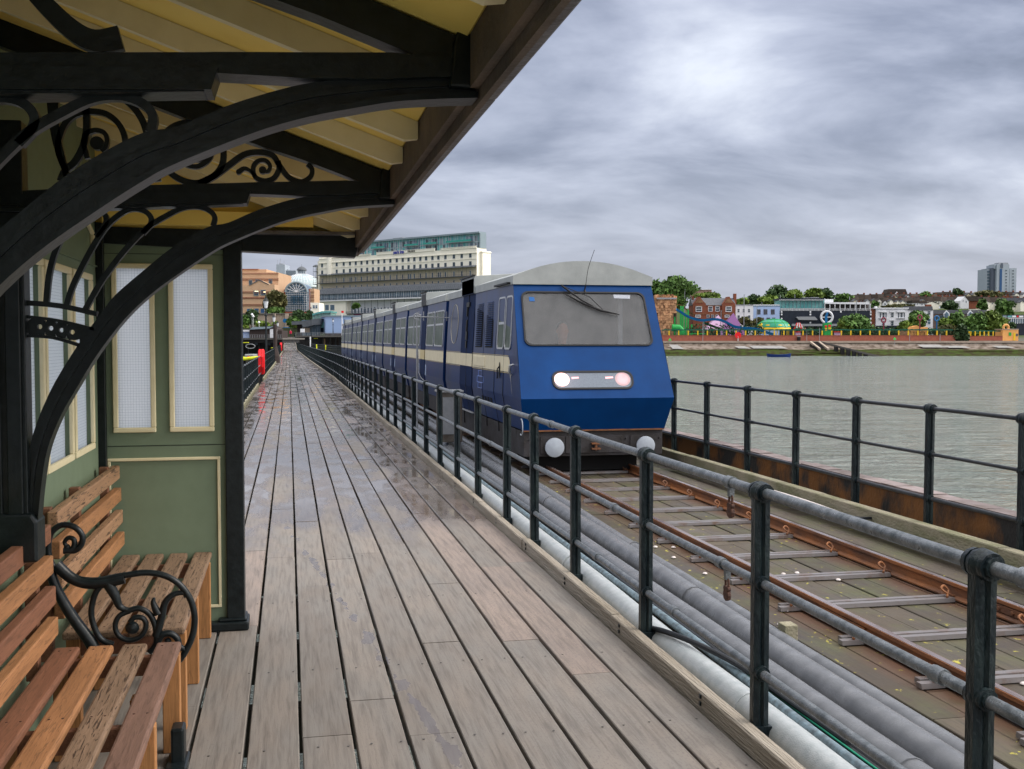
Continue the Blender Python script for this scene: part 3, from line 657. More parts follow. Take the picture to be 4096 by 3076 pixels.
def make_bracket(y):
    br = thing('bracket', None, None, (0, 0, 0)); br.parent = sh; br.location = Vector((-.5, y, 2.2)) - sh.location
    D = MT['dark_metal']; hy = .022
    lo, up = smooth(BR['low']), smooth(BR['up'])
    ribbon(up, lo, y - hy, y + hy).build('arch', D, br)
    fl = [(a + .0, b - .014) for a, b in lo]
    ribbon([(a, b) for a, b in lo], fl, y - .042, y + .042).build('arch_flange', D, br, smooth_=True)
    mid = [((a[0] * .55 + b[0] * .45), (a[1] * .55 + b[1] * .45)) for a, b in zip(up, lo)]
    MB().strip(mid[::4], .012, y - hy - .008, y + hy + .008).build('arch_bead', D, br)
    tbx = [(-1.03, 2.352, 2.276), (-.65, 2.383, 2.297), (-.176, 2.409, 2.325), (-.15, 2.411, 2.366), (.035, 2.420, 2.364), (.23, 2.430, 2.372), (.31, 2.427, 2.38), (.426, 2.425, 2.386)]
    mb = ribbon([(a_, b_) for a_, b_, c_ in tbx], [(a_, c_) for a_, b_, c_ in tbx], y - .045, y + .045)
    mb.build('tie_beam', D, br)
    MB().prism([(-1.03, 2.290), (-.16, 2.328), (-.145, 2.375), (-1.03, 2.34)], y - .055, y + .055, 'y').build('tie_beam_flange', D, br)
    MB().prism([(-.18, 2.34), (-.075, 2.30), (-.07, 2.325), (-.085, 2.36), (-.10, 2.372)], y - .05, y + .05, 'y')
    ribbon([(XW + .3, rz(XW + .3) + .025), (-.2, rz(-.2) - .006), (.10, rz(.10) - .006), (.345, rz(.345) - .006), (.41, 2.468)], [(XW + .3, rz(XW + .3) - .10), (-.235, 2.598), (.07, 2.505), (.31, 2.420), (.41, 2.42)], y - .035, y + .035).build('sloping_rafter', D, br)
    for r_ in BR['rib']: MB().strip(r_, [.021, .020], y - .014, y + .014).build('rib', D, br)
    MB().strip([(-0.995, 1.930), (-0.871, 1.919), (-0.735, 1.888)], .020, y - .018, y + .018).build('curved_bar', D, br)
    # pierced plate
    top, bot = [], []
    holes = [(-0.945, 1.838), (-0.905, 1.832), (-0.866, 1.825), (-0.827, 1.817)]
    T = lambda x: 1.874 - (x + .99) * .10 - (x + .99) ** 2 * .32
    B = lambda x: 1.806 - (x + .99) * .05 - (x + .99) ** 2 * .45
    mb = MB()
    for i, (hx, hz) in enumerate(holes):
        x0 = -.99 if i == 0 else (holes[i - 1][0] + hx) / 2; x1 = (holes[i + 1][0] + hx) / 2 if i < 3 else -.80
        n = 16; q = .0095
        for yy0, yy1 in ((y - .012, y + .012),):
            outer, inner = [], []
            for k in range(n):
                a = 2 * math.pi * k / n; ca, sa = math.cos(a), math.sin(a); inner.append((hx + q * ca, hz + q * sa))
                tx = (x1 - hx) / ca if ca > 1e-6 else ((x0 - hx) / ca if ca < -1e-6 else 9); tz = (T(hx) - hz) / sa if sa > 1e-6 else ((B(hx) - hz) / sa if sa < -1e-6 else 9)
                t_ = min(tx, tz); outer.append((hx + t_ * ca, hz + t_ * sa))
            vs = [(a_, yy, b_) for yy in (yy0, yy1) for ring in (outer, inner) for a_, b_ in ring]; fs = []
            for k in range(n):
                j = (k + 1) % n
                fs += [(k, j, n + j, n + k), (2 * n + k, 3 * n + k, 3 * n + j, 2 * n + j), (n + k, n + j, 3 * n + j, 3 * n + k), (k, 2 * n + k, 2 * n + j, j)]
            mb.add(vs, fs)
    mb.add([(x_, yy, z_) for yy in (y - .012, y + .012) for x_, z_ in ((-.80, 1.842), (-.745, 1.835), (-.80, 1.750), (-.80, 1.79))], [(0, 1, 2, 3), (4, 7, 6, 5), (0, 4, 5, 1), (1, 5, 6, 2), (2, 6, 7, 3)])
    mb.build('pierced_plate', D, br)
    MB().strip([(-0.995, 1.877), (-0.881, 1.862), (-0.745, 1.828)], .012, y - .022, y + .022).build('plate_edge', D, br)
    MB().strip([(-0.995, 1.803), (-0.895, 1.795), (-0.80, 1.765)], .012, y - .022, y + .022).build('plate_edge', D, br)
    if y < 3:
        MB().strip([(-.66, 2.80), (-.62, 2.68), (-.57, 2.585), (-.512, 2.512), (-.45, 2.452), (-.403, 2.430), (-.350, 2.440)], [.026, .05], y - .014, y + .014).build('scroll', D, br)
    for nm, w in () if y < 3 else (('ring', .024), ('comma', [.010, .034]), ('s1', [.026, .018]), ('spir', [.022, .014]), ('leaf', [.020, .010]), ('ringL', .022), ('spL', [.02, .016]), ('sL1', .026), ('sL2', [.045, .02]), ('arcL', .026)):
        MB().strip(BR[nm], w, y - .014, y + .014).build('scroll', D, br)
    for c, r_ in () if y < 3 else (((-.349, 2.532), .042), ((-.724, 2.55), .026), ((-.098, 2.466), .015), ((-.192, 2.456), .010)):
        MB().prism([(c[0] + r_ * math.cos(R(20 * k)), c[1] + r_ * math.sin(R(20 * k))) for k in range(18)], y - .016, y + .016, 'y').build('boss', D, br)
    return br
for y in ybr:
    make_bracket(y)
    p = MB().box(-1.115, -.99, y - .05, y + .05, .93, 2.62).box(-1.06, -1.005, y - .062, y - .052, .95, 2.3).box(-1.10, -1.08, y - .060, y - .052, .95, 2.3)
    p.box(-1.118, -.955, y - .07, y + .07, 2.20, 2.27).box(-1.118, -.95, y - .075, y + .075, 2.27, 2.29)
    part('wall_post', p, MT['dark_metal'], bevel=.008)
    part('post_shoe', MB().prism([(-1.11, .93), (-.955, .93), (-.955, 1.085), (-.975, 1.12), (-1.11, 1.12)], y - .075, y + .075, 'y'), MT['dark_metal'], bevel=.01)
    part('roof_knuckle', MB().prism([(.36, 2.36), (.425, 2.36), (.425, 2.56), (.40, 2.56), (.37, 2.46)], y - .05, y + .05, 'y'), MT['dark_metal'], bevel=.006)

# ---------------------------------------------------------------- benches
def make_bench(label, y0, y1, zs, backtop, seatm, backm, legs, dx=0):
    b = thing('bench', label, 'bench', (-.74, (y0 + y1) / 2, 0), 'slatted benches in the shelter')
    r = random.Random(int(y1 * 100))
    for (xa, m) in zip((-1.0, -.862, -.722, -.58), seatm):
        e0, e1 = y0 + r.uniform(-.006, .006), y1 + r.uniform(-.006, .006)
        s_ = MB().box(xa, xa + .104, e0, e1, zs - .036, zs).build('seat_slat', m[0], b, bevel=.010)
        if m[1]: s_['label'] = m[1]
        for yy in legs:
            for ddx in (.03, .075): MB().lathe([(.0045, 0), (.0045, .0012)], (xa + ddx, yy + .02, zs), 8).build('screw', MT['lock'], s_)
    for i, m in enumerate(backm):
        z1 = backtop - i * .133
        e0, e1 = y0 + r.uniform(-.006, .006), y1 + r.uniform(-.006, .006)
        x1 = -.995 - .0 + .004 * i - .012 * (3 - i) * .3 + dx
        s_ = MB().box(x1 - .045, x1, e0, e1, z1 - .080, z1).build('back_slat', m[0], b, bevel=.006)
        if m[1]: s_['label'] = m[1]
    for yy in legs:
        MB().box(-.548, -.475, yy - .02, yy + .035, 0, zs - .037).build('leg', MT['w_leg'], b, bevel=.004)
        MB().box(-.99, -.93, yy - .02, yy + .035, 0, zs - .037).build('leg', MT['w_leg'], b, bevel=.004)
        MB().box(-.93, -.549, yy - .012, yy + .028, zs - .12, zs - .037).build('cross_rail', MT['w_red'], b, bevel=.004)
        MB().box(-1.095, -1.045, yy - .02, yy + .035, .35, backtop + .01).build('back_support', MT['w_red'], b, bevel=.004)
    MB().box(-.545, -.50, y0 + .05, y1 - .05, zs - .10, zs - .038).build('apron', MT['w_red'], b)
    return b
W = MT
benchA = make_bench('far slatted wooden bench against the green end wall of the shelter', 5.02, 6.79, .487, 1.03,
    [(W['w_cracked'], 'grey cracked seat slat'), (W['w_cracked'], None), (W['w_cracked'], None), (W['w_cracked'], None)],
    [(W['w_tan'], 'weathered tan top back slat'), (W['w_orange'], None), (W['w_tan'], None), (W['w_orange'], None)], (5.08, 5.75, 6.62))
benchB = make_bench('near slatted wooden bench with a scrolled black iron armrest at its far end', 2.6, 4.88, .463, .998,
    [(W['w_red'], 'dark red-brown seat slat nearest the wall'), (W['w_orange'], 'orange seat slat'), (W['w_cracked'], 'seat slat with long dark cracks'), (W['w_plum'], 'plum brown front seat slat')],
    [(W['w_red'], 'red-brown top back slat'), (W['w_orange'], None), (W['w_red'], None), (W['w_orange'], None)], (4.80, 3.93, 2.75))
MB().box(-.60, -.545, 4.2, 4.28, 0, .43).build('leg', MT['w_leg'], benchB, bevel=.004)
ARM = {
'main': ([(-.94, .868), (-.972, .90), (-.958, .938), (-.925, .945), (-.897, .925), (-.892, .89), (-.915, .86), (-.955, .855), (-.99, .872)], .018),
}
def armrest(y, z0=0):
    ar = thing('armrest', None, None, (0, 0, 0)); ar.parent = benchB; ar.location = Vector((-.7, y, .5 + z0)) - benchB.location
    D = MT['dark_metal']
    curves = [
        ([(-.955, .885), (-.965, .905), (-.95, .925), (-.928, .918), (-.925, .893), (-.938, .872), (-.97, .868)], [.012, .022], 'leaf'),
        ([(-.97, .872), (-.925, .868), (-.896, .895), (-.893, .935), (-.925, .972), (-.975, .982), (-1.015, .955), (-1.03, .91), (-1.03, .85), (-1.01, .80), (-.96, .757), (-.90, .74), (-.83, .733), (-.76, .745), (-.70, .752), (-.63, .758), (-.56, .745), (-.50, .71), (-.455, .655), (-.43, .59), (-.425, .52), (-.44, .45), (-.475, .38), (-.50, .35)], [.020, .022], 'arm'),
        ([(-1.0, .81), (-.94, .748), (-.87, .72), (-.79, .722), (-.72, .735)], [.04, .034], 'acanthus'),
        ([(-.80, .725), (-.84, .68), (-.86, .60), (-.85, .53), (-.82, .47), (-.77, .445)], .020, 'hoop'),
        ([(-.79, .72), (-.76, .66), (-.74, .61), (-.70, .595)], [.04, .014], 'leaf'),
        ([(-.70, .59), (-.745, .57), (-.762, .525), (-.745, .48), (-.70, .46), (-.655, .475), (-.632, .52), (-.645, .555), (-.68, .56), (-.70, .54)], .018, 'spiral'),
        ([(-.705, .592), (-.66, .60), (-.615, .57), (-.592, .51), (-.59, .44), (-.62, .40)], .020, 'spiral'),
        ([(-.59, .47), (-.565, .56), (-.55, .62), (-.515, .655), (-.47, .66), (-.46, .64)], [.028, .014], 'leaf'),
        ([(-.58, .57), (-.60, .62), (-.595, .645)], [.03, .008], 'leaf'),
        ([(-.59, .43), (-.565, .475), (-.53, .48), (-.50, .455), (-.49, .42), (-.46, .40)], [.024, .02], 'leaf'),
        ([(-1.03, .80), (-1.0, .70), (-.94, .58), (-.87, .47), (-.84, .40)], [.03, .045], 'stay'),
    ]
    for pts, w, nm in curves:
        pts = [(a, b + z0) for a, b in pts]
        rr = w if isinstance(w, (list, tuple)) else [w, w]
        sp = smooth(pts, 4); n = len(sp)
        MB().tube([(a, y, b) for a, b in sp], [(rr[0] + (rr[1] - rr[0]) * i / (n - 1)) * .66 for i in range(n)], 8).build(nm, D, ar, smooth_=True, ang=60)
    MB().lathe([(.002, -.018), (.02, -.014), (.026, 0), (.02, .014), (.002, .018)], (0, 0, 0), 12)
    for c, q in (((-.69, .515), .030), ((-.955, .885), .014), ((-.54, .445), .016), ((-.465, .405), .016)):
        prof = [(.002, -q * .7), (q * .7, -q * .5), (q, 0), (q * .7, q * .5), (.002, q * .7)]
        vs = MB().lathe(prof, (0, 0, 0), 12); m_ = MB(Matrix.Translation((c[0], y, c[1] + z0)) @ Matrix.Rotation(R(90), 4, 'X')); m_.add([tuple(v) for v in vs.v], vs.f); m_.build('boss', D, ar, smooth_=True)
armrest(4.945); armrest(2.64, -.01)
MB().box(-.50, -.445, 4.62, 4.72, 0, .16).prism([(-.52, 0), (-.43, 0), (-.43, .02), (-.52, .02)], 4.55, 4.75, 'y').build('iron_foot', MT['dark_metal'], benchB, bevel=.01)

# ================================================================ TRAIN
TXC = 4.04
MT['blue'] = mat('bright_blue_train_paint', (.0003, .036, .145), (.0003, .029, .118), rough=.42, scale=3, spec=.10)
MT['navy'] = mat('navy_train_side_paint', (.006, .028, .115), (.014, .024, .075), rough=.3, scale=2.2, stretch=(1, 1, .5), coat=0, spec=.09, bump=.04, bscale=6, lo=.4, hi=.75)
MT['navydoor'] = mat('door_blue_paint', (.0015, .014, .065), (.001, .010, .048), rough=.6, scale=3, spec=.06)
MT['troof'] = mat('grey_train_roof', (.33, .345, .34), (.27, .285, .28), rough=.42, scale=4, bump=.1, bscale=60)
MT['skirt'] = mat('sooty_train_skirt', (.045, .042, .046), (.028, .024, .022), rough=.65, scale=6, bump=.2, bscale=50)
MT['tcream'] = mat('cream_train_band', (.72, .64, .44), (.64, .56, .38), rough=.4, scale=6)
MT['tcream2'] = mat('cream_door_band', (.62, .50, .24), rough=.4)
MT['seal'] = mat('black_rubber_seal', (.012, .012, .013), rough=.5)
MT['alu'] = mat('aluminium_window_frame', (.55, .56, .57), (.42, .43, .45), rough=.35, scale=20, metal=.6)
MT['tglass'] = mat('carriage_window_glass', (.035, .06, .035), (.085, .105, .08), rough=.3, scale=3.5, spec=.05, lo=.4, hi=.6)
MT['black'] = mat('black_void', (.006, .006, .007), rough=.7)
MT['buffer'] = mat('white_buffer_disc', (.36, .40, .45), (.31, .34, .39), rough=.4, scale=12)
MT['lampglass'] = mat('lamp_panel_glass', (.15, .18, .22), (.12, .14, .175), rough=.2, scale=60)
MT['lit'] = mat('lit_headlight', (1, .95, .9), emit=((1, .86, .80), 4))
MT['litdim'] = mat('dim_headlight', (.5, .35, .38), emit=((1, .55, .6), .12))
MT['halo'] = mat('lit_glow_rim', (.8, .5, .45), emit=((1, .52, .42), .9)); MT['halodim'] = mat('dim_glow_rim', (.4, .3, .32), emit=((1, .5, .5), .12))
MT['litpink'] = mat('pink_marker_light', (.6, .3, .3), emit=((1, .45, .5), .7))
def HW(z): return lerp_tab([(.2, .985), (.57, .99), (1.0, 1.065), (1.56, 1.045), (2.55, .985)], z)
def side_strip(mb, y0, y1, z0, z1, proud, sg=-1, th=.03, mi=0):
    zs = [z0] + [z for z in (.57, 1.0, 1.56) if z0 < z < z1] + [z1]
    outer = [(TXC + sg * (HW(z) + proud), z) for z in zs]; inner = [(TXC + sg * (HW(z) + proud - th), z) for z in reversed(zs)]
    poly = outer + inner
    mb.prism(poly, y0, y1, 'y', mi); return mb
def rrect(w, h, r, n=5):
    pts = []
    for cx_, cy_, a0 in ((w / 2 - r, h / 2 - r, 0), (-w / 2 + r, h / 2 - r, 90), (-w / 2 + r, -h / 2 + r, 180), (w / 2 - r, -h / 2 + r, 270)):
        for k in range(n + 1):
            a = R(a0 + 90 * k / n); pts.append((cx_ + r * math.cos(a), cy_ + r * math.sin(a)))
    return pts
def side_window(root, y0, y1, z0, z1, sg=-1, mullion=None, r=.05, fr='alu', glass='tglass', proud=.0, skew=0):
    """rounded window set in the side: frame + pane (+ transom)"""
    cy_, cz_ = (y0 + y1) / 2, (z0 + z1) / 2
    def P(u, v, d): return (TXC + sg * (HW(cz_ + v) + proud + d), cy_ + u + skew * (v / (z1 - z0)), cz_ + v)
    o_, i_ = rrect(y1 - y0, z1 - z0, r), rrect(y1 - y0 - .05, z1 - z0 - .05, max(r - .02, .01)); n = len(o_); mb = MB()
    mb.loft([[P(u, v, .002) for u, v in o_], [P(u, v, .016) for u, v in o_], [P(u, v, .016) for u, v in i_], [P(u, v, .002) for u, v in i_]], cap=False)
    w = mb.build('window', MT[fr], root)
    MB().add([P(u, v, .005) for u, v in i_], [tuple(range(n))]).build('pane', MT[glass], w)
    if mullion: 
        v = mullion - cz_; MB().add([P(-(y1 - y0) / 2 + .03, v - .018, .008), P((y1 - y0) / 2 - .03, v - .018, .008), P((y1 - y0) / 2 - .03, v + .018, .008), P(-(y1 - y0) / 2 + .03, v + .018, .008)], [(0, 1, 2, 3)]).build('transom', MT['alu'], w)
    return w
def roof_section(y, k=1.0, zoff=0):
    pts = [(-1.01, 2.548), (-1.01, 2.665)]
    for i in range(1, 16):
        t = -1 + 2 * i / 16; pts.append((t * .99, 2.665 + .215 * (1 - abs(t) ** 2.1)))
    pts += [(1.01, 2.665), (1.01, 2.548)]
    return [(TXC + x, y, z + zoff) for x, z in pts]
def body(root, y0, y1):
    mb = MB()
    sec = [(-.985, .57), (-1.065, 1.0), (-1.045, 1.56), (-.985, 2.55), (.985, 2.55), (1.045, 1.56), (1.065, 1.0), (.985, .57)]
    mb.loft([[(TXC + x, y, z) for x, z in sec] for y in (y0, y1)])
    return mb.build('body', MT['navy'], root)
def dormer(root, ya, yb, yf):
    """raised door head: box over the doorway running into the roof"""
    for sg in (-1,):
        xo = TXC + sg * 1.025
        xs = [xo, TXC + sg * .30]
        mb = MB().loft([[(xo, ya, 2.55), (xo, yb, 2.55), (xo, yb, 2.84), (xo, ya, 2.84)], [(TXC + sg * .15, ya, 2.55), (TXC + sg * .15, yb, 2.55), (TXC + sg * .15, yb, 2.90), (TXC + sg * .15, ya, 2.90)]])
        d = mb.build('door_head', MT['troof'], root, bevel=.008)
        MB().box(xo - .035, xo + .02, ya - .02, yb + .02, 2.835, 2.86).build('drip_strip', MT['seal'], d)
def carriage(y0, y1, label, ydoor, wins, last=False):
    c = thing('train_carriage', label, 'train carriage', (TXC, y0, TZ), 'carriages of the pier train')
    body(c, y0, y1)
    MB().loft([roof_section(y0 - .02), roof_section(y1 + .02)]).build('roof', MT['troof'], c, smooth_=True, ang=30)
    MB().prism([(TXC - .96, .24), (TXC + .96, .24), (TXC + .975, .568), (TXC - .975, .568)], y0 + .02, y1 - .02, 'y').build('skirt', MT['skirt'], c)
    for z, h, nm, m in ((1.333, .212, 'cream_band', 'tcream'),):
        mb = MB(); side_strip(mb, y0 + .02, y1 - .02, z, z + h, .003); mb.build(nm, MT[m], c)
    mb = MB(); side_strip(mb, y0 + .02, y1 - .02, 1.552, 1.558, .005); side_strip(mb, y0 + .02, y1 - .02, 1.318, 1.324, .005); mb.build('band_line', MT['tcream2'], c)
    for a, b in wins: side_window(c, a, b, 1.64, 2.375, mullion=2.09)
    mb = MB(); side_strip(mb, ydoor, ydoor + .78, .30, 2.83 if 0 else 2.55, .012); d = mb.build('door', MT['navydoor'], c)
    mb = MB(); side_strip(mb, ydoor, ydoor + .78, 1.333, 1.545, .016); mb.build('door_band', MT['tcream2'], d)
    MB().box(TXC - 1.03, TXC - 1.0, ydoor, ydoor + .78, 2.55, 2.80).build('door_top', MT['seal'], d)
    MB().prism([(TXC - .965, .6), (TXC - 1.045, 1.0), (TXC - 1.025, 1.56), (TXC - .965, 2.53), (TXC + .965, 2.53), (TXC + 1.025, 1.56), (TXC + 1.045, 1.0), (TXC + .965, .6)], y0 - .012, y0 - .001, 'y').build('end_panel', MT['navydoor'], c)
    dormer(c, ydoor - .02, ydoor + .80, 0)
    mb = MB()
    for yy in (ydoor - .28, ydoor + .98): side_strip(mb, yy, yy + .17, 1.0, 1.22, .004)
    for i, yy in enumerate((ydoor - .28, ydoor + .98)):
        q = MB(); side_strip(q, yy, yy + .17, .98, 1.22, .004); q.build('notice', mat('notice', (.20, .26, .42), (.35, .4, .5), scale=30) if 'notice' not in MT else MT['notice'], c)
    v = MB()
    for k in range(5): v.prism([(TXC - .42 + .0, 2.86), (TXC - .2, 2.90), (TXC - .2, 2.93), (TXC - .42, 2.89)], y0 + .55 + k * .22, y0 + .66 + k * .22, 'y')
    MB().prism([(TXC - .46, 2.84), (TXC - .15, 2.88), (TXC - .18, 2.925), (TXC - .43, 2.885)], y0 + .5, y0 + 1.6, 'y').build('roof_vent', MT['buffer'], c, bevel=.01)
    for q0 in (y0 + .6, y1 - 1.6): MB().box(TXC - .7, TXC + .7, q0, q0 + 1.0, .0, .25).build('bogie', MT['black'], c)
    return c
MT['notice'] = mat('notice_panel', (.20, .26, .42), (.36, .42, .52), scale=30, rough=.5)
ordinal = ['directly behind the cab section', 'second behind the cab section', 'third behind the cab section', 'fourth behind the cab section', 'fifth behind the cab section', 'last at the far end']
for k in range(6):
    a = 21.15 + 7.15 * k; b = a + 6.68
    carriage(a, b, 'navy blue train carriage with cream band, ' + ordinal[k], a + 2.95, [(a + .15, a + 1.40), (a + 1.55, a + 2.80), (a + 4.0, a + 5.25), (a + 5.4, a + 6.65)])
# cab car
cab = thing('train_cab_car', 'front cab car of the blue pier train with a lit headlight and big windscreen', 'train cab car', (TXC, 13.8, TZ))
F1, F2, F3 = (14.60, 2.55), (13.80, 1.0), (13.98, .57)
YE = 20.75
mb = MB()
A = lambda y, z, w=None: [(TXC - (w or HW(z)), y, z), (TXC + (w or HW(z)), y, z)]
l1, l2, l3 = A(*F1), A(*F2), A(*F3)
lm = A(F2[0] + (F1[0] - F2[0]) * .361, 1.56)
sec = [(-.985, .57), (-1.065, 1.0), (-1.045, 1.56), (-.985, 2.55)]
def quadside(sg):
    fr_ = [(TXC + sg * .99, F3[0], .57), (TXC + sg * 1.06, F2[0], 1.0), (TXC + sg * 1.045, F2[0] + (F1[0] - F2[0]) * .361, 1.56), (TXC + sg * 1.0, F1[0], 2.55)]
    bk = [(TXC + sg * (-x), YE, z) for x, z in sec]
    return fr_, bk
for sg in (-1, 1):
    fr_, bk = quadside(sg)
    mb.add(fr_ + bk, [(i, i + 1, 5 + i, 4 + i) for i in range(3)])
mb.add([(TXC + s * (-x), YE, z) for s in (-1, 1) for x, z in sec], [(0, 1, 5, 4), (1, 2, 6, 5), (2, 3, 7, 6)])
mb.add([(TXC - 1, 14.6, 2.55), (TXC + 1, 14.6, 2.55), (TXC + 1, YE, 2.55), (TXC - 1, YE, 2.55)], [(0, 1, 2, 3)])
mb.build('body', MT['navy'], cab)
def FP(u, s, d=0):
    """point on the sloping upper nose: u across, s up (0 crease .. 1 roof), d proud of it"""
    dy, dz = F1[0] - F2[0], F1[1] - F2[1]; l = math.hypot(dy, dz); ny, nz = -dz / l, dy / l
    return (TXC + u, F2[0] + dy * s + ny * d, F2[1] + dz * s + nz * d)
SL = math.hypot(F1[0] - F2[0], F1[1] - F2[1])
wpts = [(-.02 + u * (1 + .035 * (-v)), .69 + v / SL) for u, v in rrect(1.80, .845, .10, 6)]
def densify(p, k=8):
    out = []
    for i in range(len(p)):
        a, b = p[i], p[(i + 1) % len(p)]; kk = k if math.hypot(a[0] - b[0], a[1] - b[1]) > .2 else 1
        out += [(a[0] + (b[0] - a[0]) * j / kk, a[1] + (b[1] - a[1]) * j / kk) for j in range(kk)]
    return out
wpts = densify(wpts)
def outer_hit(u, s, cu=0., cs=.62):
    du, ds = u - cu, s - cs; best = 9
    for lim, comp in (((1.0 if ds > 0 else 0.0), 's'),):
        if abs(ds) > 1e-6: best = min(best, (lim - cs) / ds)
    wlim = 1.03
    if abs(du) > 1e-6: best = min(best, (math.copysign(wlim, du) - cu) / du)
    su, ss = cu + du * best, cs + ds * best
    e = 1.06 + (1.0 - 1.06) * ss
    return (su * e / 1.03 if abs(abs(su) - wlim) < 1e-6 else su * e / 1.03, ss)
n = len(wpts)
outp = [outer_hit(u, s) for u, s in wpts]
# insert exact corners
mb = MB()
vs = [FP(*p) for p in outp] + [FP(*p) for p in wpts]
mb.add(vs, [(i, (i + 1) % n, n + (i + 1) % n, n + i) for i in range(n)])
for cu_, cs_ in ((-1, 1), (1, 1), (1, 0), (-1, 0)):
    corner = (cu_ * (1.0 if cs_ else 1.06), cs_)
    idx = min(range(n), key=lambda i: 9 if outp[i][0] * cu_ < 0 or outp[(i + 1) % n][0] * cu_ < 0 else abs(abs(outp[i][0] - outp[(i + 1) % n][0]) * abs(outp[i][1] - outp[(i + 1) % n][1]) - 1))
    for i in range(n):
        a, b = outp[i], outp[(i + 1) % n]
        ha, hb = abs(a[1] - cs_) < 1e-4, abs(b[1] - cs_) < 1e-4
        if ha != hb and a[0] * cu_ > 0 and b[0] * cu_ > 0 and abs(a[0] - b[0]) > 1e-5:
            mb.add([FP(*a), FP(*corner), FP(*b)], [(0, 1, 2)])
# lower nose
mb.add([l2[0], l2[1], l3[1], l3[0]], [(0, 1, 2, 3)])
mb.build('nose', MT['blue'], cab)
MB().loft([[(TXC - .99, F3[0], .57), (TXC + .99, F3[0], .57), (TXC + .985, F3[0], .57 - .02), (TXC - .985, F3[0], .55)], [(TXC - .985, F3[0] + .05, .57), (TXC + .985, F3[0] + .05, .57), (TXC + .98, F3[0] + .05, .55), (TXC - .98, F3[0] + .05, .55)]]).build('nose_lip', MT['rust'], cab)
# windscreen
io = [(u * .975 - .0005, .69 + (s - .69) * .95) for u, s in wpts]
ww = MB().loft([[FP(u, s, 0) for u, s in wpts], [FP(u, s, .018) for u, s in wpts], [FP(u, s, .018) for u, s in io], [FP(u, s, -.01) for u, s in io]], cap=False).build('windscreen', MT['seal'], cab)
g = mat('fogged_windscreen_glass', (.17, .172, .178), (.12, .123, .13), rough=.32, scale=5, bump=.08, bscale=30, lo=.45, hi=.75)
nt = g.node_tree; tr_ = nn(g, 'ShaderNodeBsdfTransparent'); mxs = nn(g, 'ShaderNodeMixShader'); mxs.inputs[0].default_value = .5
nt.links.new(nt.nodes['Principled BSDF'].outputs[0], mxs.inputs[1]); nt.links.new(tr_.outputs[0], mxs.inputs[2]); nt.links.new(mxs.outputs[0], nt.nodes['Material Output'].inputs[0])
MB().add([FP(u, s, .0) for u, s in io], [tuple(range(n))]).build('pane', g, ww)
MB().add([FP(*p, .003) for p in ((-.80, .845), (-.72, .845), (-.725, .882), (-.80, .885))], [(0, 1, 2, 3)]).build('blue_sticker', mat('blue_sticker', (.01, .10, .32)), ww)
st = MB().add([FP(*p, .003) for p in ((.42, .878), (.655, .874), (.665, .908), (.42, .912))], [(0, 1, 2, 3)]).build('paper_notice', mat('paper_notice', (.45, .46, .47), (.2, .22, .3), scale=60, stretch=(1, 1, 3)), ww)
# cab interior, driver
MB().add([(TXC - .95, 15.9, .95), (TXC + .95, 15.9, .95), (TXC + .95, 15.9, 2.5), (TXC - .95, 15.9, 2.5), (TXC - .95, 14.05, 1.25), (TXC + .95, 14.05, 1.25), (TXC + .95, 15.9, 1.25), (TXC - .95, 15.9, 1.25), (TXC - .97, 14.3, 1.1), (TXC - .97, 15.9, 1.1), (TXC - .95, 15.9, 2.5), (TXC - .95, 14.62, 2.5), (TXC + .97, 14.3, 1.1), (TXC + .97, 15.9, 1.1), (TXC + .95, 15.9, 2.5), (TXC + .95, 14.62, 2.5)],
    [(0, 1, 2, 3), (4, 5, 6, 7), (8, 9, 10, 11), (12, 13, 14, 15)]).build('cab_interior', mat('cab_interior_grey', (.22, .22, .22), (.18, .18, .18)), cab)
MB().box(TXC + .60, TXC + .66, 14.85, 14.9, 1.3, 2.45).build('cab_pillar', MT['buffer'], cab)
# headlight panel
hp = [(-.045 + u, .153 + v / SL) for u, v in rrect(1.13, .275, .11, 6)]
hi_ = [(-.045 + u, .153 + v / SL) for u, v in rrect(1.08, .225, .09, 6)]
hl = MB().loft([[FP(u, s, -.0) for u, s in hp], [FP(u, s, .014) for u, s in hp], [FP(u, s, .014) for u, s in hi_], [FP(u, s, .002) for u, s in hi_]], cap=False).build('headlight_housing', MT['seal'], cab)
MB().add([FP(u, s, .003) for u, s in hi_], [tuple(range(len(hi_)))]).build('lens_panel', MT['lampglass'], hl)
for u, m_, r_ in ((-.475, 'lit', .078), (.372, 'litdim', .080)):
    MB().add([FP(u + r_ * math.cos(R(15 * k)), .160 + r_ * math.sin(R(15 * k)) / SL, .007) for k in range(24)], [tuple(range(24))]).build('headlight', MT[m_], hl)
    MB().add([FP(u + 1.35 * r_ * math.cos(R(15 * k)), .160 + min(1.28, 1.35) * r_ * math.sin(R(15 * k)) / SL, .005) for k in range(24)], [tuple(range(24))]).build('lamp_glow_disc', MT['halo' if m_ == 'lit' else 'halodim'], hl)  # added glowing disc that imitates lens glow around the headlight
    pl_ = bpy.data.lights.new('headlight_glow', 'POINT'); pl_.energy = .85 if m_ == 'lit' else .18; pl_.color = (1, .62, .55); pl_.shadow_soft_size = .07
    po = bpy.data.objects.new('headlight_glow', pl_); col.objects.link(po); po.location = Vector(FP(u, .16, .10)) - cab.location; po.parent = cab
for u0, u1 in ((-.34, -.24), (.13, .24)):
    MB().add([FP(u0, .163, .006), FP(u1, .168, .006), FP(u1, .182, .006), FP(u0, .180, .006)], [(0, 1, 2, 3)]).build('marker_light', MT['litpink'], hl)
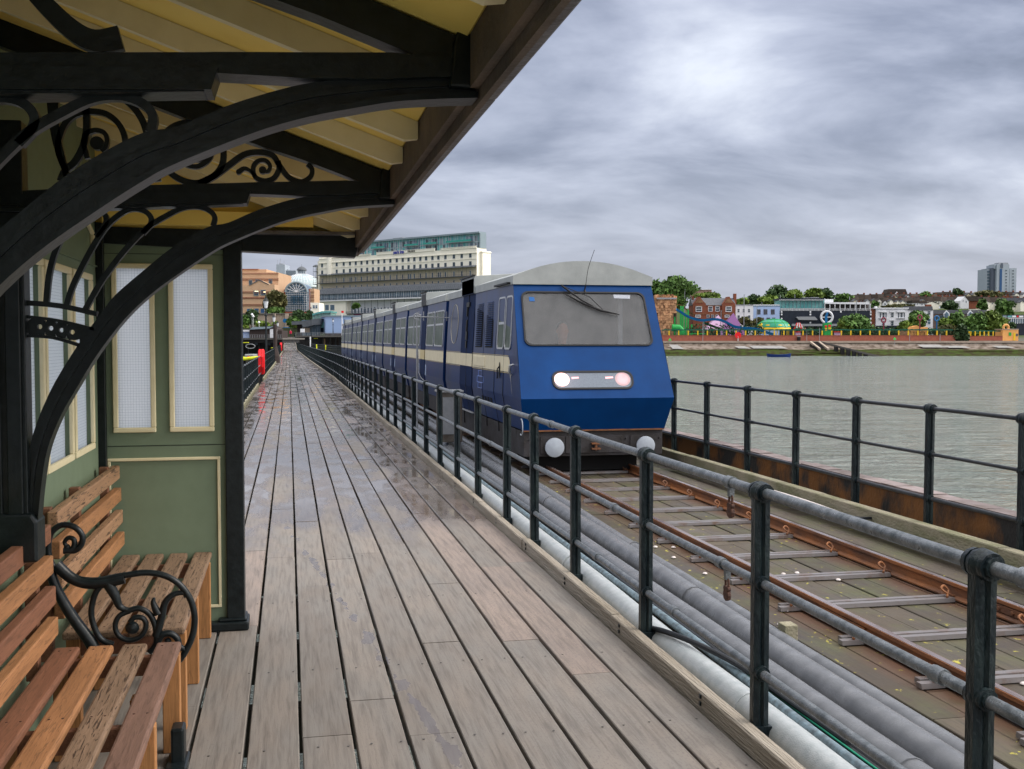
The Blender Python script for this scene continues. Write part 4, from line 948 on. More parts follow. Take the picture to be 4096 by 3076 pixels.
# wiper
wp = MB().tube([FP(-.32, .985, .03), FP(-.30, .96, .05), FP(-.06, .84, .05), (FP(.10, .79, .035))], [.012, .014, .012, .010], 8)
w_ = wp.build('wiper', MT['seal'], cab, smooth_=True)
MB().tube([FP(-.28, .90, .035), FP(-.05, .82, .03), FP(.20, .755, .03), FP(.455, .72, .03)], [.007, .014, .017, .007], 8).build('wiper_blade', MT['seal'], w_, smooth_=True)
MB().tube([FP(-.30, .965, .055), FP(.05, .87, .06), FP(.22, .76, .045)], .006, 6).build('wiper_link', MT['seal'], w_, smooth_=True)
MB().tube(smooth([(TXC + .01, 14.56, 2.46), (TXC + .02, 14.52, 2.56), (TXC + .05, 14.50, 2.78), (TXC + .13, 14.48, 3.03)], 4), [.010] * 4 + [.004] * 9, 6).build('aerial', MT['seal'], cab)
MB().lathe([(.02, 0), (.02, .03), (.008, .06)], (TXC + .01, 14.54, 2.42), 8).build('aerial_base', MT['seal'], cab)
# roof
rs = roof_section(0)
mb = MB(); mb.loft([roof_section(14.57), roof_section(YE + .02)])
mb.build('roof', MT['troof'], cab, smooth_=True, ang=30)
# skirt with buffers
mb = MB().box(TXC - .975, TXC + .975, 14.02, 14.5, .21, .548).prism([(TXC - .965, .18), (TXC + .965, .18), (TXC + .98, .548), (TXC - .98, .548)], 14.5, YE, 'y')
sk = mb.build('skirt', MT['skirt'], cab, bevel=.006)
pl = MB()
for x, w in ((-.58, .17), (.68, .17), (0, .40)): pl.box(TXC + x - w, TXC + x + w, 14.0, 14.019, .25, .48)
for x in (-.9, -.3, .38, .45, .93, -.74): pl.tube([(TXC + x, 13.99, .44), (TXC + x, 14.02, .44)], .012, 8)
pl.build('skirt_plate', MT['skirt'], sk, bevel=.003)
for x in (-.576, .70):
    MB().tube([(TXC + x, 13.93, .34), (TXC + x, 14.0, .34)], .06, 14).build('buffer_stem', MT['skirt'], cab)
    MB().tube([(TXC + x, 13.90, .34), (TXC + x, 13.905, .34), (TXC + x, 13.93, .34)], [.122, .130, .130], 28).build('buffer', MT['buffer'], cab, smooth_=True)
MB().box(TXC - .05, TXC + .07, 13.93, 14.0, .30, .32).box(TXC - .05, TXC + .07, 13.93, 14.0, .37, .39).tube([(TXC + .01, 13.95, .29), (TXC + .01, 13.95, .41)], .018, 8).build('coupling', MT['rust'], cab)
for q0, q1 in ((14.3, 15.6), (18.6, 20.2)): MB().box(TXC - .7, TXC + .7, q0, q1, -.02, .2).build('bogie', MT['black'], cab)
for sg in (-1, 1):
    for y in (14.6, 15.3): MB().tube([(TXC + sg * .60 - .05, y, .21), (TXC + sg * .60 + .04, y, .21)], .20, 20).build('wheel', MT['rust'], cab)
MB().tube([(TXC - 1.03, 13.93 + .09 * math.cos(R(a)), .62 + .11 * math.sin(R(a))) for a in range(60, 310, 20)], .007, 6).build('air_hose', MT['buffer'], cab)
# side details
mb = MB(); side_strip(mb, 14.75, YE - .02, 1.333, 1.545, .003); mb.build('cream_band', MT['tcream'], cab)
def sidepoly(mb, pts, d):
    mb.add([(TXC - HW(z) - d, y, z) for y, z in pts], [tuple(range(len(pts)))]); return mb
sidepoly(MB(), [(14.75, 1.333), (14.75, 1.545), (14.66, 1.54), (14.60, 1.50), (14.55, 1.40), (14.50, 1.30), (14.43, 1.15), (14.36, 1.0), (14.42, 1.15), (14.52, 1.28), (14.6, 1.333)], .004).build('band_tail', MT['tcream'], cab)
mb = MB(); side_strip(mb, 14.7, YE - .02, 1.556, 1.562, .006); side_strip(mb, 14.62, YE - .02, 1.315, 1.321, .006); mb.build('band_line', MT['tcream2'], cab)
side_window(cab, 15.06, 15.56, 1.645, 2.40, r=.07, mullion=2.02)
side_window(cab, 14.56, 15.0, 1.645, 2.40, r=.08, skew=-.10 * 0)
for y, w_, z0_, z1_ in ((15.03, .012, .42, 2.5), (15.72, .012, .42, 2.5), (16.70, .012, .42, 2.5), (17.66, .02, .30, 2.5), (18.95, .02, .30, 2.5)):
    side_strip(MB(), y, y + w_, z0_, z1_, .0035).build('panel_seam', MT['seal'], cab)
for a, b in ((16.83, 17.46), (15.95, 16.58)):
    mb = MB(); side_strip(mb, a, b, 1.66, 2.38, .004)
    lv = mb.build('louvre_vent', MT['black'], cab)
    mb = MB()
    for k in range(22):
        z = 1.685 + k * .0315; mb.add([(TXC - HW(z) - .004, a + .05, z + .016), (TXC - HW(z) - .004, b - .05, z + .016), (TXC - HW(z) - .024, b - .05, z), (TXC - HW(z) - .024, a + .05, z)], [(0, 1, 2, 3)])
    mb.build('louvre_slats', MT['navy'], lv)
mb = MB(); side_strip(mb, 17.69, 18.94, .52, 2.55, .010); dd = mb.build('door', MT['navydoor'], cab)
mb = MB(); side_strip(mb, 17.69, 18.94, 1.333, 1.545, .013); mb.build('door_band', MT['tcream'], dd)
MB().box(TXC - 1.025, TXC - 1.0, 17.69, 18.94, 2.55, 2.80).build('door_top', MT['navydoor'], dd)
mb = MB(); side_strip(mb, 18.27, 18.285, .55, 2.7, .014); mb.build('door_seam', MT['seal'], dd)
mb = MB()
for z0, z1, y0, y1 in ((2.34, 2.42, 18.12, 18.42), (2.18, 2.34, 18.32, 18.36), (1.92, 2.12, 18.30, 18.35), (1.78, 1.92, 18.22, 18.36), (1.64, 1.76, 18.24, 18.32)): side_strip(mb, y0, y1, z0, z1, .035)
mb.build('door_latch', MT['seal'], dd)
dormer(cab, 17.67, 18.96, 0)
mb = MB(); mb.box(TXC - 1.06, TXC - .98, 14.75, 15.72, 2.56, 2.585); mb.build('cab_door_drip', MT['seal'], cab)
mb = MB(); side_strip(mb, 16.5, 17.55, 1.36, 1.52, .012); mb.build('access_panel', MT['tcream'], cab, bevel=.006)
ring = MB(); pts = [(TXC - HW(2.07 + .36 * math.sin(R(a))) - .006, 19.85 + .43 * math.cos(R(a)), 2.07 + .36 * math.sin(R(a))) for a in range(0, 370, 10)]
ring.tube(pts, .0035, 6).build('oval_line', MT['tcream'], cab)
sidepoly(MB(), [(19.85 + .42 * math.cos(R(a)), 2.07 + .35 * math.sin(R(a))) for a in range(0, 360, 10)], .003).build('oval_panel', mat('oval_panel', (.008, .022, .08), (.016, .026, .07), rough=.3, scale=2, spec=.15), cab)
mb = MB()
for k in range(4): side_strip(mb, 15.95 + k * .24, 16.1 + k * .24, .78, .90, .004)
mb.build('square_vents', MT['black'], cab)
pale = mat('pale_blue_emblem_line', (.22, .30, .62)); em = MB()
for (y0, y1, z0, z1) in ((16.62, 17.18, 1.10, 1.20), (16.72, 17.08, 1.20, 1.29), (16.72, 17.08, 1.01, 1.10)):
    for a, b, c, d in ((y0, y1, z0, z0 + .006), (y0, y1, z1 - .006, z1), (y0, y0 + .014, z0, z1), (y1 - .014, y1, z0, z1)): side_strip(em, a, b, c, d, .004)
em.build('side_emblem', pale, cab)
mb = MB(); sidepoly(mb, [(15.30 + .06 * math.cos(R(a)), 1.34 + .12 * math.sin(R(a))) for a in range(0, 360, 20)], .007); mb.build('door_handle_recess', MT['black'], cab)
MB().tube([(TXC - 1.055, 15.3, 1.40), (TXC - 1.09, 15.3, 1.36), (TXC - 1.09, 15.3, 1.22)], .010, 6).build('door_handle', MT['seal'], cab)
MB().tube([(TXC - 1.05, 14.36, 1.44), (TXC - 1.10, 14.34, 1.43), (TXC - 1.10, 14.40, 1.34), (TXC - 1.06, 14.42, 1.30)], .016, 8).build('grab_handle', MT['alu'], cab, smooth_=True)
mb = MB(); side_strip(mb, 17.7, 18.95, .545, .565, .06); mb.build('door_step', MT['alu'], cab)
mb = MB()
for k in range(9): side_strip(mb, 15.95 + k * .19, 15.99 + k * .19, 2.47, 2.495, .006)
mb.build('rivet_row', MT['seal'], cab)
# driver behind the fogged glass
skin = mat('skin', (.45, .24, .17), (.40, .20, .14), scale=12)
dr = thing('person', 'train driver in a dark blue shirt behind the fogged windscreen', 'person', (TXC - .2, 14.98, 1.0))
hd = MB()
for z, rx, ry, oy in ((0, .001, .001, 0),): pass
prof = [(.0, .055, .06, .0), (.05, .058, .062, .0), (.08, .062, .075, -.01), (.12, .072, .088, -.012), (.17, .077, .094, -.008), (.22, .078, .096, 0), (.27, .068, .085, .004), (.30, .045, .055, .006), (.315, .01, .01, .006)]
rings = [[(TXC - .2 + rx * math.cos(R(a)), 14.98 + oy + ry * math.sin(R(a)), 1.72 + z) for a in range(0, 360, 24)] for z, rx, ry, oy in prof]
torso = [(1.10, .17, .12), (1.25, .17, .12), (1.42, .20, .13), (1.56, .215, .125), (1.64, .19, .11), (1.68, .12, .09), (1.70, .06, .06)]
rb = [[(TXC - .2 + rx * math.cos(R(a)), 15.02 + ry * math.sin(R(a)), z) for a in range(0, 360, 24)] for z, rx, ry in torso]
mb = MB().loft(rings).loft(rb, mi=1)
# nose, ears, arms that meet the desk
mb.add([(TXC - .215, 14.895, 1.90), (TXC - .185, 14.895, 1.90), (TXC - .2, 14.865, 1.872), (TXC - .2, 14.89, 1.94)], [(0, 2, 3), (2, 1, 3), (0, 1, 2)])
for sg in (-1, 1):
    mb.box(TXC - .2 + sg * .078 - .008, TXC - .2 + sg * .078 + .008, 14.96, 15.0, 1.88, 1.93)
    mb.tube([(TXC - .2 + sg * .19, 15.02, 1.60), (TXC - .2 + sg * .25, 14.92, 1.40), (TXC - .2 + sg * .20, 14.68, 1.30)], [.06, .05, .038], 8, mi=1)
    mb.tube([(TXC - .2 + sg * .20, 14.70, 1.30), (TXC - .2 + sg * .19, 14.60, 1.29)], [.036, .02], 8)
mb.build('body', [skin, mat('dark_blue_shirt', (.03, .04, .10))], dr, smooth_=True, ang=80)
MB().loft([[(TXC - .2 + rx * math.cos(R(a)), 14.99 + oy + ry * math.sin(R(a)), 1.72 + z) for a in range(0, 360, 24)] for z, rx, ry, oy in ((.20, .082, .09, .02), (.25, .082, .10, .012), (.29, .066, .08, .01), (.325, .02, .03, .01))]).build('hair', mat('short_grey_hair', (.12, .10, .09)), dr, smooth_=True, ang=80)

# ================================================================ FAR SHORE
FH = Vector((math.sin(YAW), math.cos(YAW), 0))
def LP(f, x, y, b):
    px, py = f(x, y); r_ = ray(px, py); p = C0 + r_ * (b / r_.dot(FH)); return p.dot(CR), p.z
def TM(): return MB(TOWN)
def tbox(mb, f, x0, x1, yt, yb, b, dep, mi=0, tone=None, front=0):
    a0, z1 = LP(f, x0, yt, b); a1, z0 = LP(f, x1, yb, b); a0b, _ = LP(f, x0, yb, b)
    mb.box(a0, a1, b - front, b + dep, min(z0, z1), max(z0, z1), mi, tone); return mb
def tpoly(mb, f, pts, b, dep, mi=0, tone=None):
    mb.prism([LP(f, x, y, b) for x, y in pts], b, b + dep, 'y', mi, tone); return mb
def tloc(f, x, y, b):
    a, z = LP(f, x, y, b); return TOWN @ Vector((a, b, z))
WAT = -5.0
# water and land
mb = MB(TOWN).add([(-900, -300, WAT), (1500, -300, WAT), (1500, 520, WAT), (-900, 520, WAT)], [(0, 1, 2, 3)])
struct(mb.build('sea', MT['water']))
def shore(a): 
    return lerp_tab([(-900, 205), (-60, 205), (20, 330), (60, 432), (1500, 432)], a)
def land(a, b):
    s_ = b - shore(a)
    z = lerp_tab([(-40, WAT - 4), (-6, WAT - .6), (0, WAT), (3, -3.95), (7, -2.6), (9, -2.35), (16, -1.0), (17.5, .1), (30, .25), (75, .4), (130, 5), (260, 21), (420, 26), (900, 28)], s_)
    if a < 40 and s_ > 75: z = z + (min(z, 3.0) - z) * lerp_tab([(0, 1), (40, 0)], a)
    return z
mb = MB(TOWN); As = [-900, -500, -300, -200, -150, -120, -100, -80, -60, -45, -30, -15, 0, 10, 20, 40, 60] + [80 + 12 * k for k in range(40)] + [600, 800, 1100, 1500]
Ss = [-40, -12, -6, -3, 0, 2, 4, 6, 8, 10, 12, 14, 16, 17.5, 22, 30, 50, 61, 62.5, 75, 100, 130, 160, 200, 260, 340, 420, 700, 900]
r = random.Random(9)
vs = [(a, shore(a) + s_ + (r.uniform(-1.2, 1.2) if -7 < s_ < 15 else 0), land(a, shore(a) + s_) + (r.uniform(-.12, .12) if 0 < s_ < 15 else 0)) for s_ in Ss for a in As]
nA = len(As)
mb.add(vs, [(j * nA + i, j * nA + i + 1, (j + 1) * nA + i + 1, (j + 1) * nA + i) for j in range(len(Ss) - 1) for i in range(nA - 1)])
gm = mat('foreshore_ground', (.2, .18, .14)); nt = gm.node_tree; b_ = nt.nodes['Principled BSDF']
pos = nn(gm, 'ShaderNodeNewGeometry').outputs['Position']; sx = nn(gm, 'ShaderNodeSeparateXYZ'); nt.links.new(pos, sx.inputs[0])
nz = noise(gm, scaled(gm, pos, (.06, .06, .3)), 1, 6, .6); nz2 = noise(gm, scaled(gm, pos, (.4, .4, .4)), 1, 5)
h_ = mth(gm, 'ADD', sx.outputs[2], mth(gm, 'MULTIPLY', mth(gm, 'SUBTRACT', nz, .5), 1.6))
weed = mixc(gm, mapr(gm, nz2, .42, .6), (.030, .026, .012), (.038, .055, .012))
conc = mixc(gm, mapr(gm, nz2, .38, .6), (.085, .065, .05), (.20, .165, .14))
base = mixc(gm, mapr(gm, h_, WAT + 2.45, WAT + 2.75), weed, conc)
base = mixc(gm, mapr(gm, sx.outputs[2], .12, .3), base, (.10, .10, .085))
base = mixc(gm, mapr(gm, sx.outputs[2], 1.5, 3.5), base, (.05, .07, .025))
nt.links.new(base, b_.inputs['Base Color']); b_.inputs['Roughness'].default_value = .9; b_.inputs['Specular IOR Level'].default_value = .05
struct(mb.build('foreshore_and_hill', gm))

# ---- materials of the town
MT['leaf'] = mat('tree_foliage', (.080, .15, .030), (.045, .095, .020), rough=.7, scale=.5, tone=.55)
MT['leaf2'] = mat('dark_tree_foliage', (.045, .085, .028), (.028, .055, .020), rough=.7, scale=.5, tone=.5)
MT['leaf3'] = mat('yellow_green_foliage', (.13, .19, .028), (.08, .13, .02), rough=.7, scale=.5, tone=.45)
MT['leaf4'] = mat('olive_brown_foliage', (.12, .11, .04), (.06, .07, .025), rough=.7, scale=.5, tone=.45)
MT['bark'] = mat('tree_bark', (.08, .06, .045), rough=.9)
MT['brick'] = mat('red_brick', (.27, .085, .045), (.21, .07, .04), rough=.8, scale=1.2, tone=.2)
MT['seawall'] = mat('red_brick_sea_wall', (.30, .095, .062), (.235, .075, .05), rough=.8, scale=.9)
MT['obrick'] = mat('orange_brick', (.50, .33, .21), (.46, .295, .185), rough=.8, scale=.5)
MT['ostripe'] = mat('brown_brick_band', (.25, .08, .05), rough=.8)
MT['hotelw'] = mat('cream_hotel_render', (.84, .80, .70), (.79, .75, .64), rough=.7, scale=.2)
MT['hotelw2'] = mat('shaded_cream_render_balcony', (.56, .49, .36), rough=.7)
MT['whitew'] = mat('white_render', (.68, .68, .70), (.60, .60, .63), rough=.7, scale=.5)
MT['bluew'] = mat('pale_blue_render', (.34, .44, .66), (.30, .40, .62), rough=.7, scale=.5)
MT['bluebox'] = mat('pale_blue_cladding', (.30, .41, .62), (.28, .38, .59), rough=.6, scale=.4)
MT['slate'] = mat('slate_roof', (.10, .105, .12), (.075, .078, .09), rough=.7, scale=1)
MT['brownroof'] = mat('brown_tile_roof', (.115, .085, .07), (.07, .058, .052), rough=.9, scale=.6, tone=.5)
MT['lead'] = mat('lead_grey_canopy', (.10, .11, .125), (.07, .078, .09), rough=.5, scale=.6)
MT['wdark'] = mat('dark_window_glass', (.035, .05, .065), (.07, .09, .11), rough=.15, scale=.7)
MT['wblue'] = mat('blue_grey_window_glass', (.11, .17, .23), (.06, .10, .14), rough=.12, scale=.6)
MT['teal'] = mat('teal_glass', (.07, .27, .28), (.14, .34, .34), rough=.15, scale=.25, lo=.4, hi=.6)
MT['tealrail'] = mat('green_glass_balustrade', (.04, .30, .25), rough=.15)
MT['tgrey'] = mat('blue_grey_cladding', (.22, .28, .32), rough=.5)
MT['beige'] = mat('beige_retaining_wall', (.38, .31, .25), (.30, .24, .19), rough=.85, scale=.35)
MT['yellow'] = mat('yellow_paint', (.75, .50, .02), rough=.5)
MT['maroonp'] = mat('dull_pink_red_paint', (.22, .03, .06), rough=.6)
MT['lime'] = mat('fluorescent_yellow_paint', (.70, .72, .02), rough=.5)
MT['green1'] = mat('ride_green', (.02, .34, .07), rough=.45)
MT['dkgreen'] = mat('turtle_dome_green', (.02, .22, .13), (.02, .27, .15), rough=.35, scale=.5)
MT['dkteal'] = mat('green_fence_net', (.012, .10, .065), rough=.7)
MT['slide'] = mat('blue_slide_plastic', (.006, .13, .33), (.005, .10, .27), rough=.35, scale=.4)
MT['pink'] = mat('pale_pink_canvas', (.50, .32, .48), rough=.6)
MT['purple'] = mat('mauve_canvas', (.20, .08, .23), rough=.6)
MT['redp'] = mat('red_plastic', (.78, .015, .02), rough=.35)
MT['stone'] = mat('mock_stone', (.50, .28, .15), (.30, .15, .08), rough=.85, scale=.9, tone=.45, bump=.5, bscale=3)
MT['tower'] = mat('grey_tower_cladding', (.34, .38, .43), (.30, .34, .39), rough=.6, scale=.1)
MT['towerd'] = mat('dark_tower_panel', (.10, .12, .16), rough=.6)
MT['towerb'] = mat('blue_tower_panel', (.03, .09, .22), rough=.6)
MT['orange'] = mat('orange_kiosk_paint', (.72, .36, .12), (.66, .32, .10), rough=.6, scale=.5)
MT['navyb'] = mat('navy_black_cladding', (.008, .012, .022), (.014, .02, .035), rough=.4, scale=.6)
MT['whitem'] = mat('white_metal', (.72, .73, .76), rough=.5)
MT['greym'] = mat('grey_metal', (.28, .29, .31), rough=.5)
MT['shed'] = mat('dark_brown_shed_boards', (.045, .032, .03), (.03, .022, .02), rough=.8, scale=3, stretch=(3, 3, .3))
MT['undark'] = mat('tarred_timber_and_shade', (.014, .014, .016), (.03, .028, .028), rough=.8, scale=1)  # tarred timber, also the painted shade under the decks
MT['deckg'] = mat('grey_deck_edge', (.13, .12, .11), rough=.8)
def leaves(mb, blobs, n, size, rnd):
    """n small leaf faces spread over the lumps (centre, radii)"""
    w = [b[1][0] * b[1][2] for b in blobs]; tot = sum(w)
    for (c, rad), wi in zip(blobs, w):
        t0 = rnd.uniform(.15, .85)
        for _ in range(max(6, int(n * wi / tot))):
            d = Vector((rnd.gauss(0, 1), rnd.gauss(0, 1), rnd.gauss(0, 1))).normalized(); k = rnd.uniform(.55, 1.06) if rnd.random() < .82 else rnd.uniform(1.0, 1.3)
            p = Vector((c[0] + d.x * rad[0] * k, c[1] + d.y * rad[1] * k, c[2] + d.z * rad[2] * k))
            u = Vector((rnd.gauss(0, 1), rnd.gauss(0, 1), rnd.gauss(0, 1))).normalized(); v = u.cross((d + Vector((rnd.gauss(0, .6), rnd.gauss(0, .6), rnd.gauss(0, .6)))).normalized())
            if v.length < 1e-3: continue
            v.normalize(); s_ = size * rnd.uniform(.6, 1.3)
            mb.add([p - u * s_ - v * s_ * .6, p + u * s_ * .2 - v * s_, p + u * s_ + v * s_ * .5, p - u * s_ * .3 + v * s_], [(0, 1, 2, 3)], tone=min(1, max(0, t0 + rnd.uniform(-.3, .3))))
SEED = [100]
def tree(label, f, x0, x1, yt, yb, b, m='leaf', n=1500, size=None, name='tree', cat='tree', group='trees on the shore', trunk=True, lumps=14, ground=None):
    SEED[0] += 1; rnd = random.Random(SEED[0])
    a0, z1 = LP(f, x0, yt, b); a1, z0 = LP(f, x1, yb, b)
    w, h = a1 - a0, z1 - z0; cx_ = (a0 + a1) / 2; gz = z0 - h * .12 if ground is None else ground
    t = thing(name, label, cat, TOWN @ Vector((cx_, b, gz)), group)
    if trunk:
        tm = MB(TOWN).tube([(cx_, b, gz), (cx_ + w * .02, b, z0 + h * .25), (cx_ - w * .03, b, z0 + h * .6)], [w * .05 + .12, w * .03 + .08, .05], 7)
        for s_ in (-1, 1): tm.tube([(cx_, b, z0 + h * .2), (cx_ + s_ * w * .25, b + s_ * .5, z0 + h * .55)], [w * .025 + .06, .04], 5)
        tm.build('trunk', MT['bark'], t)
    blobs = []
    for k in range(lumps):
        u = rnd.uniform(-.5, .5); vmax = math.sqrt(max(0, 1 - (2 * u) ** 2 * .85)); v = rnd.uniform(.12, .86) * (0.45 + .55 * vmax)
        rr = rnd.uniform(.16, .27)
        blobs.append(((cx_ + u * w * .74, b + rnd.uniform(-.3, .3) * w, z0 + v * h), (w * rr, w * rr * .9, h * rr * rnd.uniform(.75, 1.0))))
    blobs.append(((cx_, b, z0 + h * .45), (w * .36, w * .33, h * .40)))
    blobs.append(((cx_ + rnd.uniform(-.12, .12) * w, b, z0 + h * .78), (w * .2, w * .2, h * .2)))
    mb = MB(TOWN); leaves(mb, blobs, n, size or max(w, h) * .035, rnd)
    mb.build('crown', MT[m], t)
    return t
def win(root, f, x0, x1, yt, yb, b, glass='wdark', frame='whitem', bars=True, name='window'):
    a0, z1 = LP(f, x0, yt, b); a1, z0 = LP(f, x1, yb, b); mb = MB(TOWN); e = (a1 - a0) * .09
    for q in ((a0, a1, z1 - e, z1), (a0, a1, z0, z0 + e), (a0, a0 + e, z0, z1), (a1 - e, a1, z0, z1)): mb.box(q[0], q[1], b - .12, b - .02, q[2], q[3])
    if bars: mb.box(a0, a1, b - .10, b - .03, (z0 + z1) / 2 - e * .4, (z0 + z1) / 2 + e * .4)
    w = mb.build(name, MT[frame], root); MB(TOWN).box(a0 + e * .5, a1 - e * .5, b - .06, b - .015, z0 + e * .5, z1 - e * .5).build('pane', MT[glass], w); return w
def bld(name, label, cat, f, x, y, b, group=None): return thing(name, label, cat, tloc(f, x, y, b), group)

# ---- sea wall, posts, net
B0 = 452
t = bld('sea_wall', 'long red brick sea wall along the shore, left of the gap with the bush', 'wall', c6, 900, 540, B0, 'brick sea walls')
tbox(TM(), c6, -200, 1805, 507, 541, B0, 1.0).build('wall_body', MT['seawall'], t); tbox(TM(), c6, -200, 1805, 504, 507.5, B0, 1.0, front=.1).build('coping', MT['ostripe'], t)
t = bld('sea_wall', 'short red brick sea wall between the bush and the orange kiosk', 'wall', c6, 1980, 538, B0, 'brick sea walls')
tbox(TM(), c6, 1872, 2085, 510, 537, B0, 1.0).build('wall_body', MT['seawall'], t); tbox(TM(), c6, 1872, 2085, 508, 510.5, B0, 1.0, front=.1).build('coping', MT['ostripe'], t)
t = bld('concrete_step', 'dark concrete step wall below the brick sea wall', 'sea wall', c6, 1500, 550, B0 - 3)
tbox(TM(), c6, -200, 2600, 538, 548, B0 - 3, 2.9).build('wall_body', MT['beige'], t)
t = bld('promenade_fence', 'green net fence on yellow posts above the long brick sea wall', 'fence', c6, 900, 505, B0 + 1.5)
x = 110
while x < 1790: tbox(TM(), c6, x, x + 6.5, 477, 506, B0 + 1.5, .5).build('post', MT['yellow'], t); x += 56.6
q = TM(); r = random.Random(2); x = 70
while x < 1790: 
    tbox(q, c6, x, x + 15, 468 + r.uniform(-1, 2), 476 + r.uniform(-1, 1), B0 + 1.9, .2); x += 14
for y in (482, 489, 496, 502): tbox(q, c6, 70, 1790, y, y + .8, B0 + 1.9, .1)
tag(q.build('net', MT['dkteal'], t), None, None)
t = bld('promenade_fence', 'short green net fence on yellow posts beside the orange kiosk', 'fence', c6, 1980, 508, B0 + 1.5)
for x in (1885, 1895, 1922, 1950, 1975, 2001, 2028): tbox(TM(), c6, x, x + 5, 481, 509, B0 + 1.5, .5).build('post', MT['yellow'], t)
tbox(TM(), c6, 1880, 2080, 476, 483, B0 + 1.9, .2).build('net', MT['dkteal'], t)
# back darkness of the park: hedge
def hedge(label, x0, x1, yt, yb, b, m='leaf2', n=900, f=c6):
    SEED[0] += 1; rnd = random.Random(SEED[0]); a0, z1 = LP(f, x0, yt, b); a1, z0 = LP(f, x1, yb, b); k = max(3, int((a1 - a0) / 3))
    blobs = [((a0 + (a1 - a0) * (i + .5) / k, b + rnd.uniform(-1, 1), z0 + (z1 - z0) * .45), ((a1 - a0) / k * .9, 2.0, (z1 - z0) * rnd.uniform(.42, .62))) for i in range(k)]
    mb = MB(TOWN); leaves(mb, blobs, n, .42, rnd); o = mb.build('hedge', MT[m]); tag(o, label, 'hedge', 'hedges in the amusement park'); return o
hedge('dark low hedge behind the yellow posts under the blue slide', 240, 660, 440, 506, 462)
hedge('dark low hedge behind the yellow posts below the black building', 860, 1340, 455, 506, 470, n=1400)
hedge('dark low hedge behind the yellow posts below the white houses', 1340, 1800, 455, 506, 470, n=1400)
# slide tower
t = bld('slide_tower', 'mock stone slide tower with a ragged top beside the train', 'tower', c6, 100, 505, 466)
r = random.Random(8)
q = TM()
for i in range(15):
    yt = 283 + i * 15; wl = 30 if i < 6 else 48; wr = 158 if i < 6 else 138; x = wl
    while x < wr:
        w_ = r.uniform(9, 17); tbox(q, c6, x, min(x + w_ - .6, wr), yt, yt + 14.2, 466 + r.uniform(0, .4), 8, tone=r.random()); x += w_
q.build('block_wall', MT['stone'], t)
q = TM()
for i in range(12): x = 32 + i * 10.8; tbox(q, c6, x, x + 9, 268 + r.uniform(-6, 8), 286, 466 + r.uniform(0, 2), 5, tone=r.random())
q.build('battlement', MT['stone'], t)
tbox(TM(), c6, 40, 158, 281, 291, 465.6, .3).build('slot_opening', MT['greym'], t)
# blue slide with supports
SL_ = [(158, 352), (185, 368), (225, 393), (265, 408), (315, 416), (360, 411), (405, 411), (450, 426), (500, 452), (550, 461), (600, 464), (645, 470), (690, 486), (735, 500)]
t = bld('water_slide', 'long wavy blue slide coming down from the stone tower', 'slide', c6, 400, 505, 461)
def slidepath(pts, b, w, wide, m, nm, root):
    sp = smooth(pts, 4); top = [LP(c6, x, y - w / 2, b) for x, y in sp]; bot = [LP(c6, x, y + w / 2, b) for x, y in sp]
    mb = MB(TOWN); mb.loft([[(top[i][0], b, top[i][1]), (bot[i][0], b + .3, bot[i][1]), (bot[i][0], b + wide - .3, bot[i][1]), (top[i][0], b + wide, top[i][1]), (top[i][0], b + wide - .15, top[i][1]), (bot[i][0], b + wide * .5, bot[i][1] + .25), (top[i][0], b + .15, top[i][1])] for i in range(len(sp))])
    mb.build(nm, MT[m], root)
slidepath(SL_, 459, 15, 2.2, 'slide', 'chute', t)
for x, y in ((318, 418), (418, 418), (430, 422), (560, 466)): tbox(TM(), c6, x, x + 2.5, y, 506, 460, .3).build('support_post', MT['greym'], t)
t = bld('water_slide', 'straight dark green slide passing under the blue slide', 'slide', c6, 400, 505, 464)
slidepath([(318, 430), (360, 445), (420, 468), (500, 500)], 463.5, 12, 2, 'dkteal', 'chute', t)
t = bld('slide_scaffold', 'bright green steel support frame behind the blue slide', 'ride frame', c6, 200, 505, 469)
for x, y in ((142, 395), (178, 330), (190, 332), (206, 370), (243, 440), (222, 355)): tbox(TM(), c6, x, x + 8, y, 506, 469, .8).build('column', MT['green1'], t)
slidepath([(165, 322), (195, 330), (225, 360), (262, 385)], 470, 5, 1.5, 'stone', 'track', t)
t = bld('green_tube', 'bright green tube slide at the foot of the stone tower', 'tube slide', c6, 165, 480, 463)
a, z = LP(c6, 130, 460, 463); a2, z2 = LP(c6, 186, 462, 463); MB(TOWN).tube([(a, 463, z), (a2 - 1, 463, z2), (a2, 463, z2 - 1), (a2 - .3, 463, z2 - 2.5)], 1.5, 12).build('tube_run', MT['green1'], t, smooth_=True)
tag(tbox(TM(), c6, 215, 330, 493, 498, 460, 1.2).build('green_pipe', MT['green1']), 'low bright green horizontal pipe behind the yellow posts', 'tube')
# tents
def pyramid(label, pts, b, m, m2=None):
    (x0, xa, x1, yb, ya) = pts; a0, zb = LP(c6, x0, yb, b); a1, _ = LP(c6, x1, yb, b); aa, za = LP(c6, xa, ya, b + 6); w = a1 - a0
    mb = MB(TOWN).add([(a0, b, zb), (a1, b, zb), (a1, b + w, zb), (a0, b + w, zb), (aa, b + w * .4, za)], [(0, 1, 4), (1, 2, 4), (2, 3, 4), (3, 0, 4)])
    return tag(mb.build('canvas_tent', MT[m]), label, 'tent', 'canvas tents')
pyramid('mauve pyramid tent behind the blue slide', (395, 492, 575, 506, 372), 473, 'purple')
pyramid('pale pink tent with a low peak left of the mauve tent', (325, 400, 470, 472, 385), 476, 'pink')
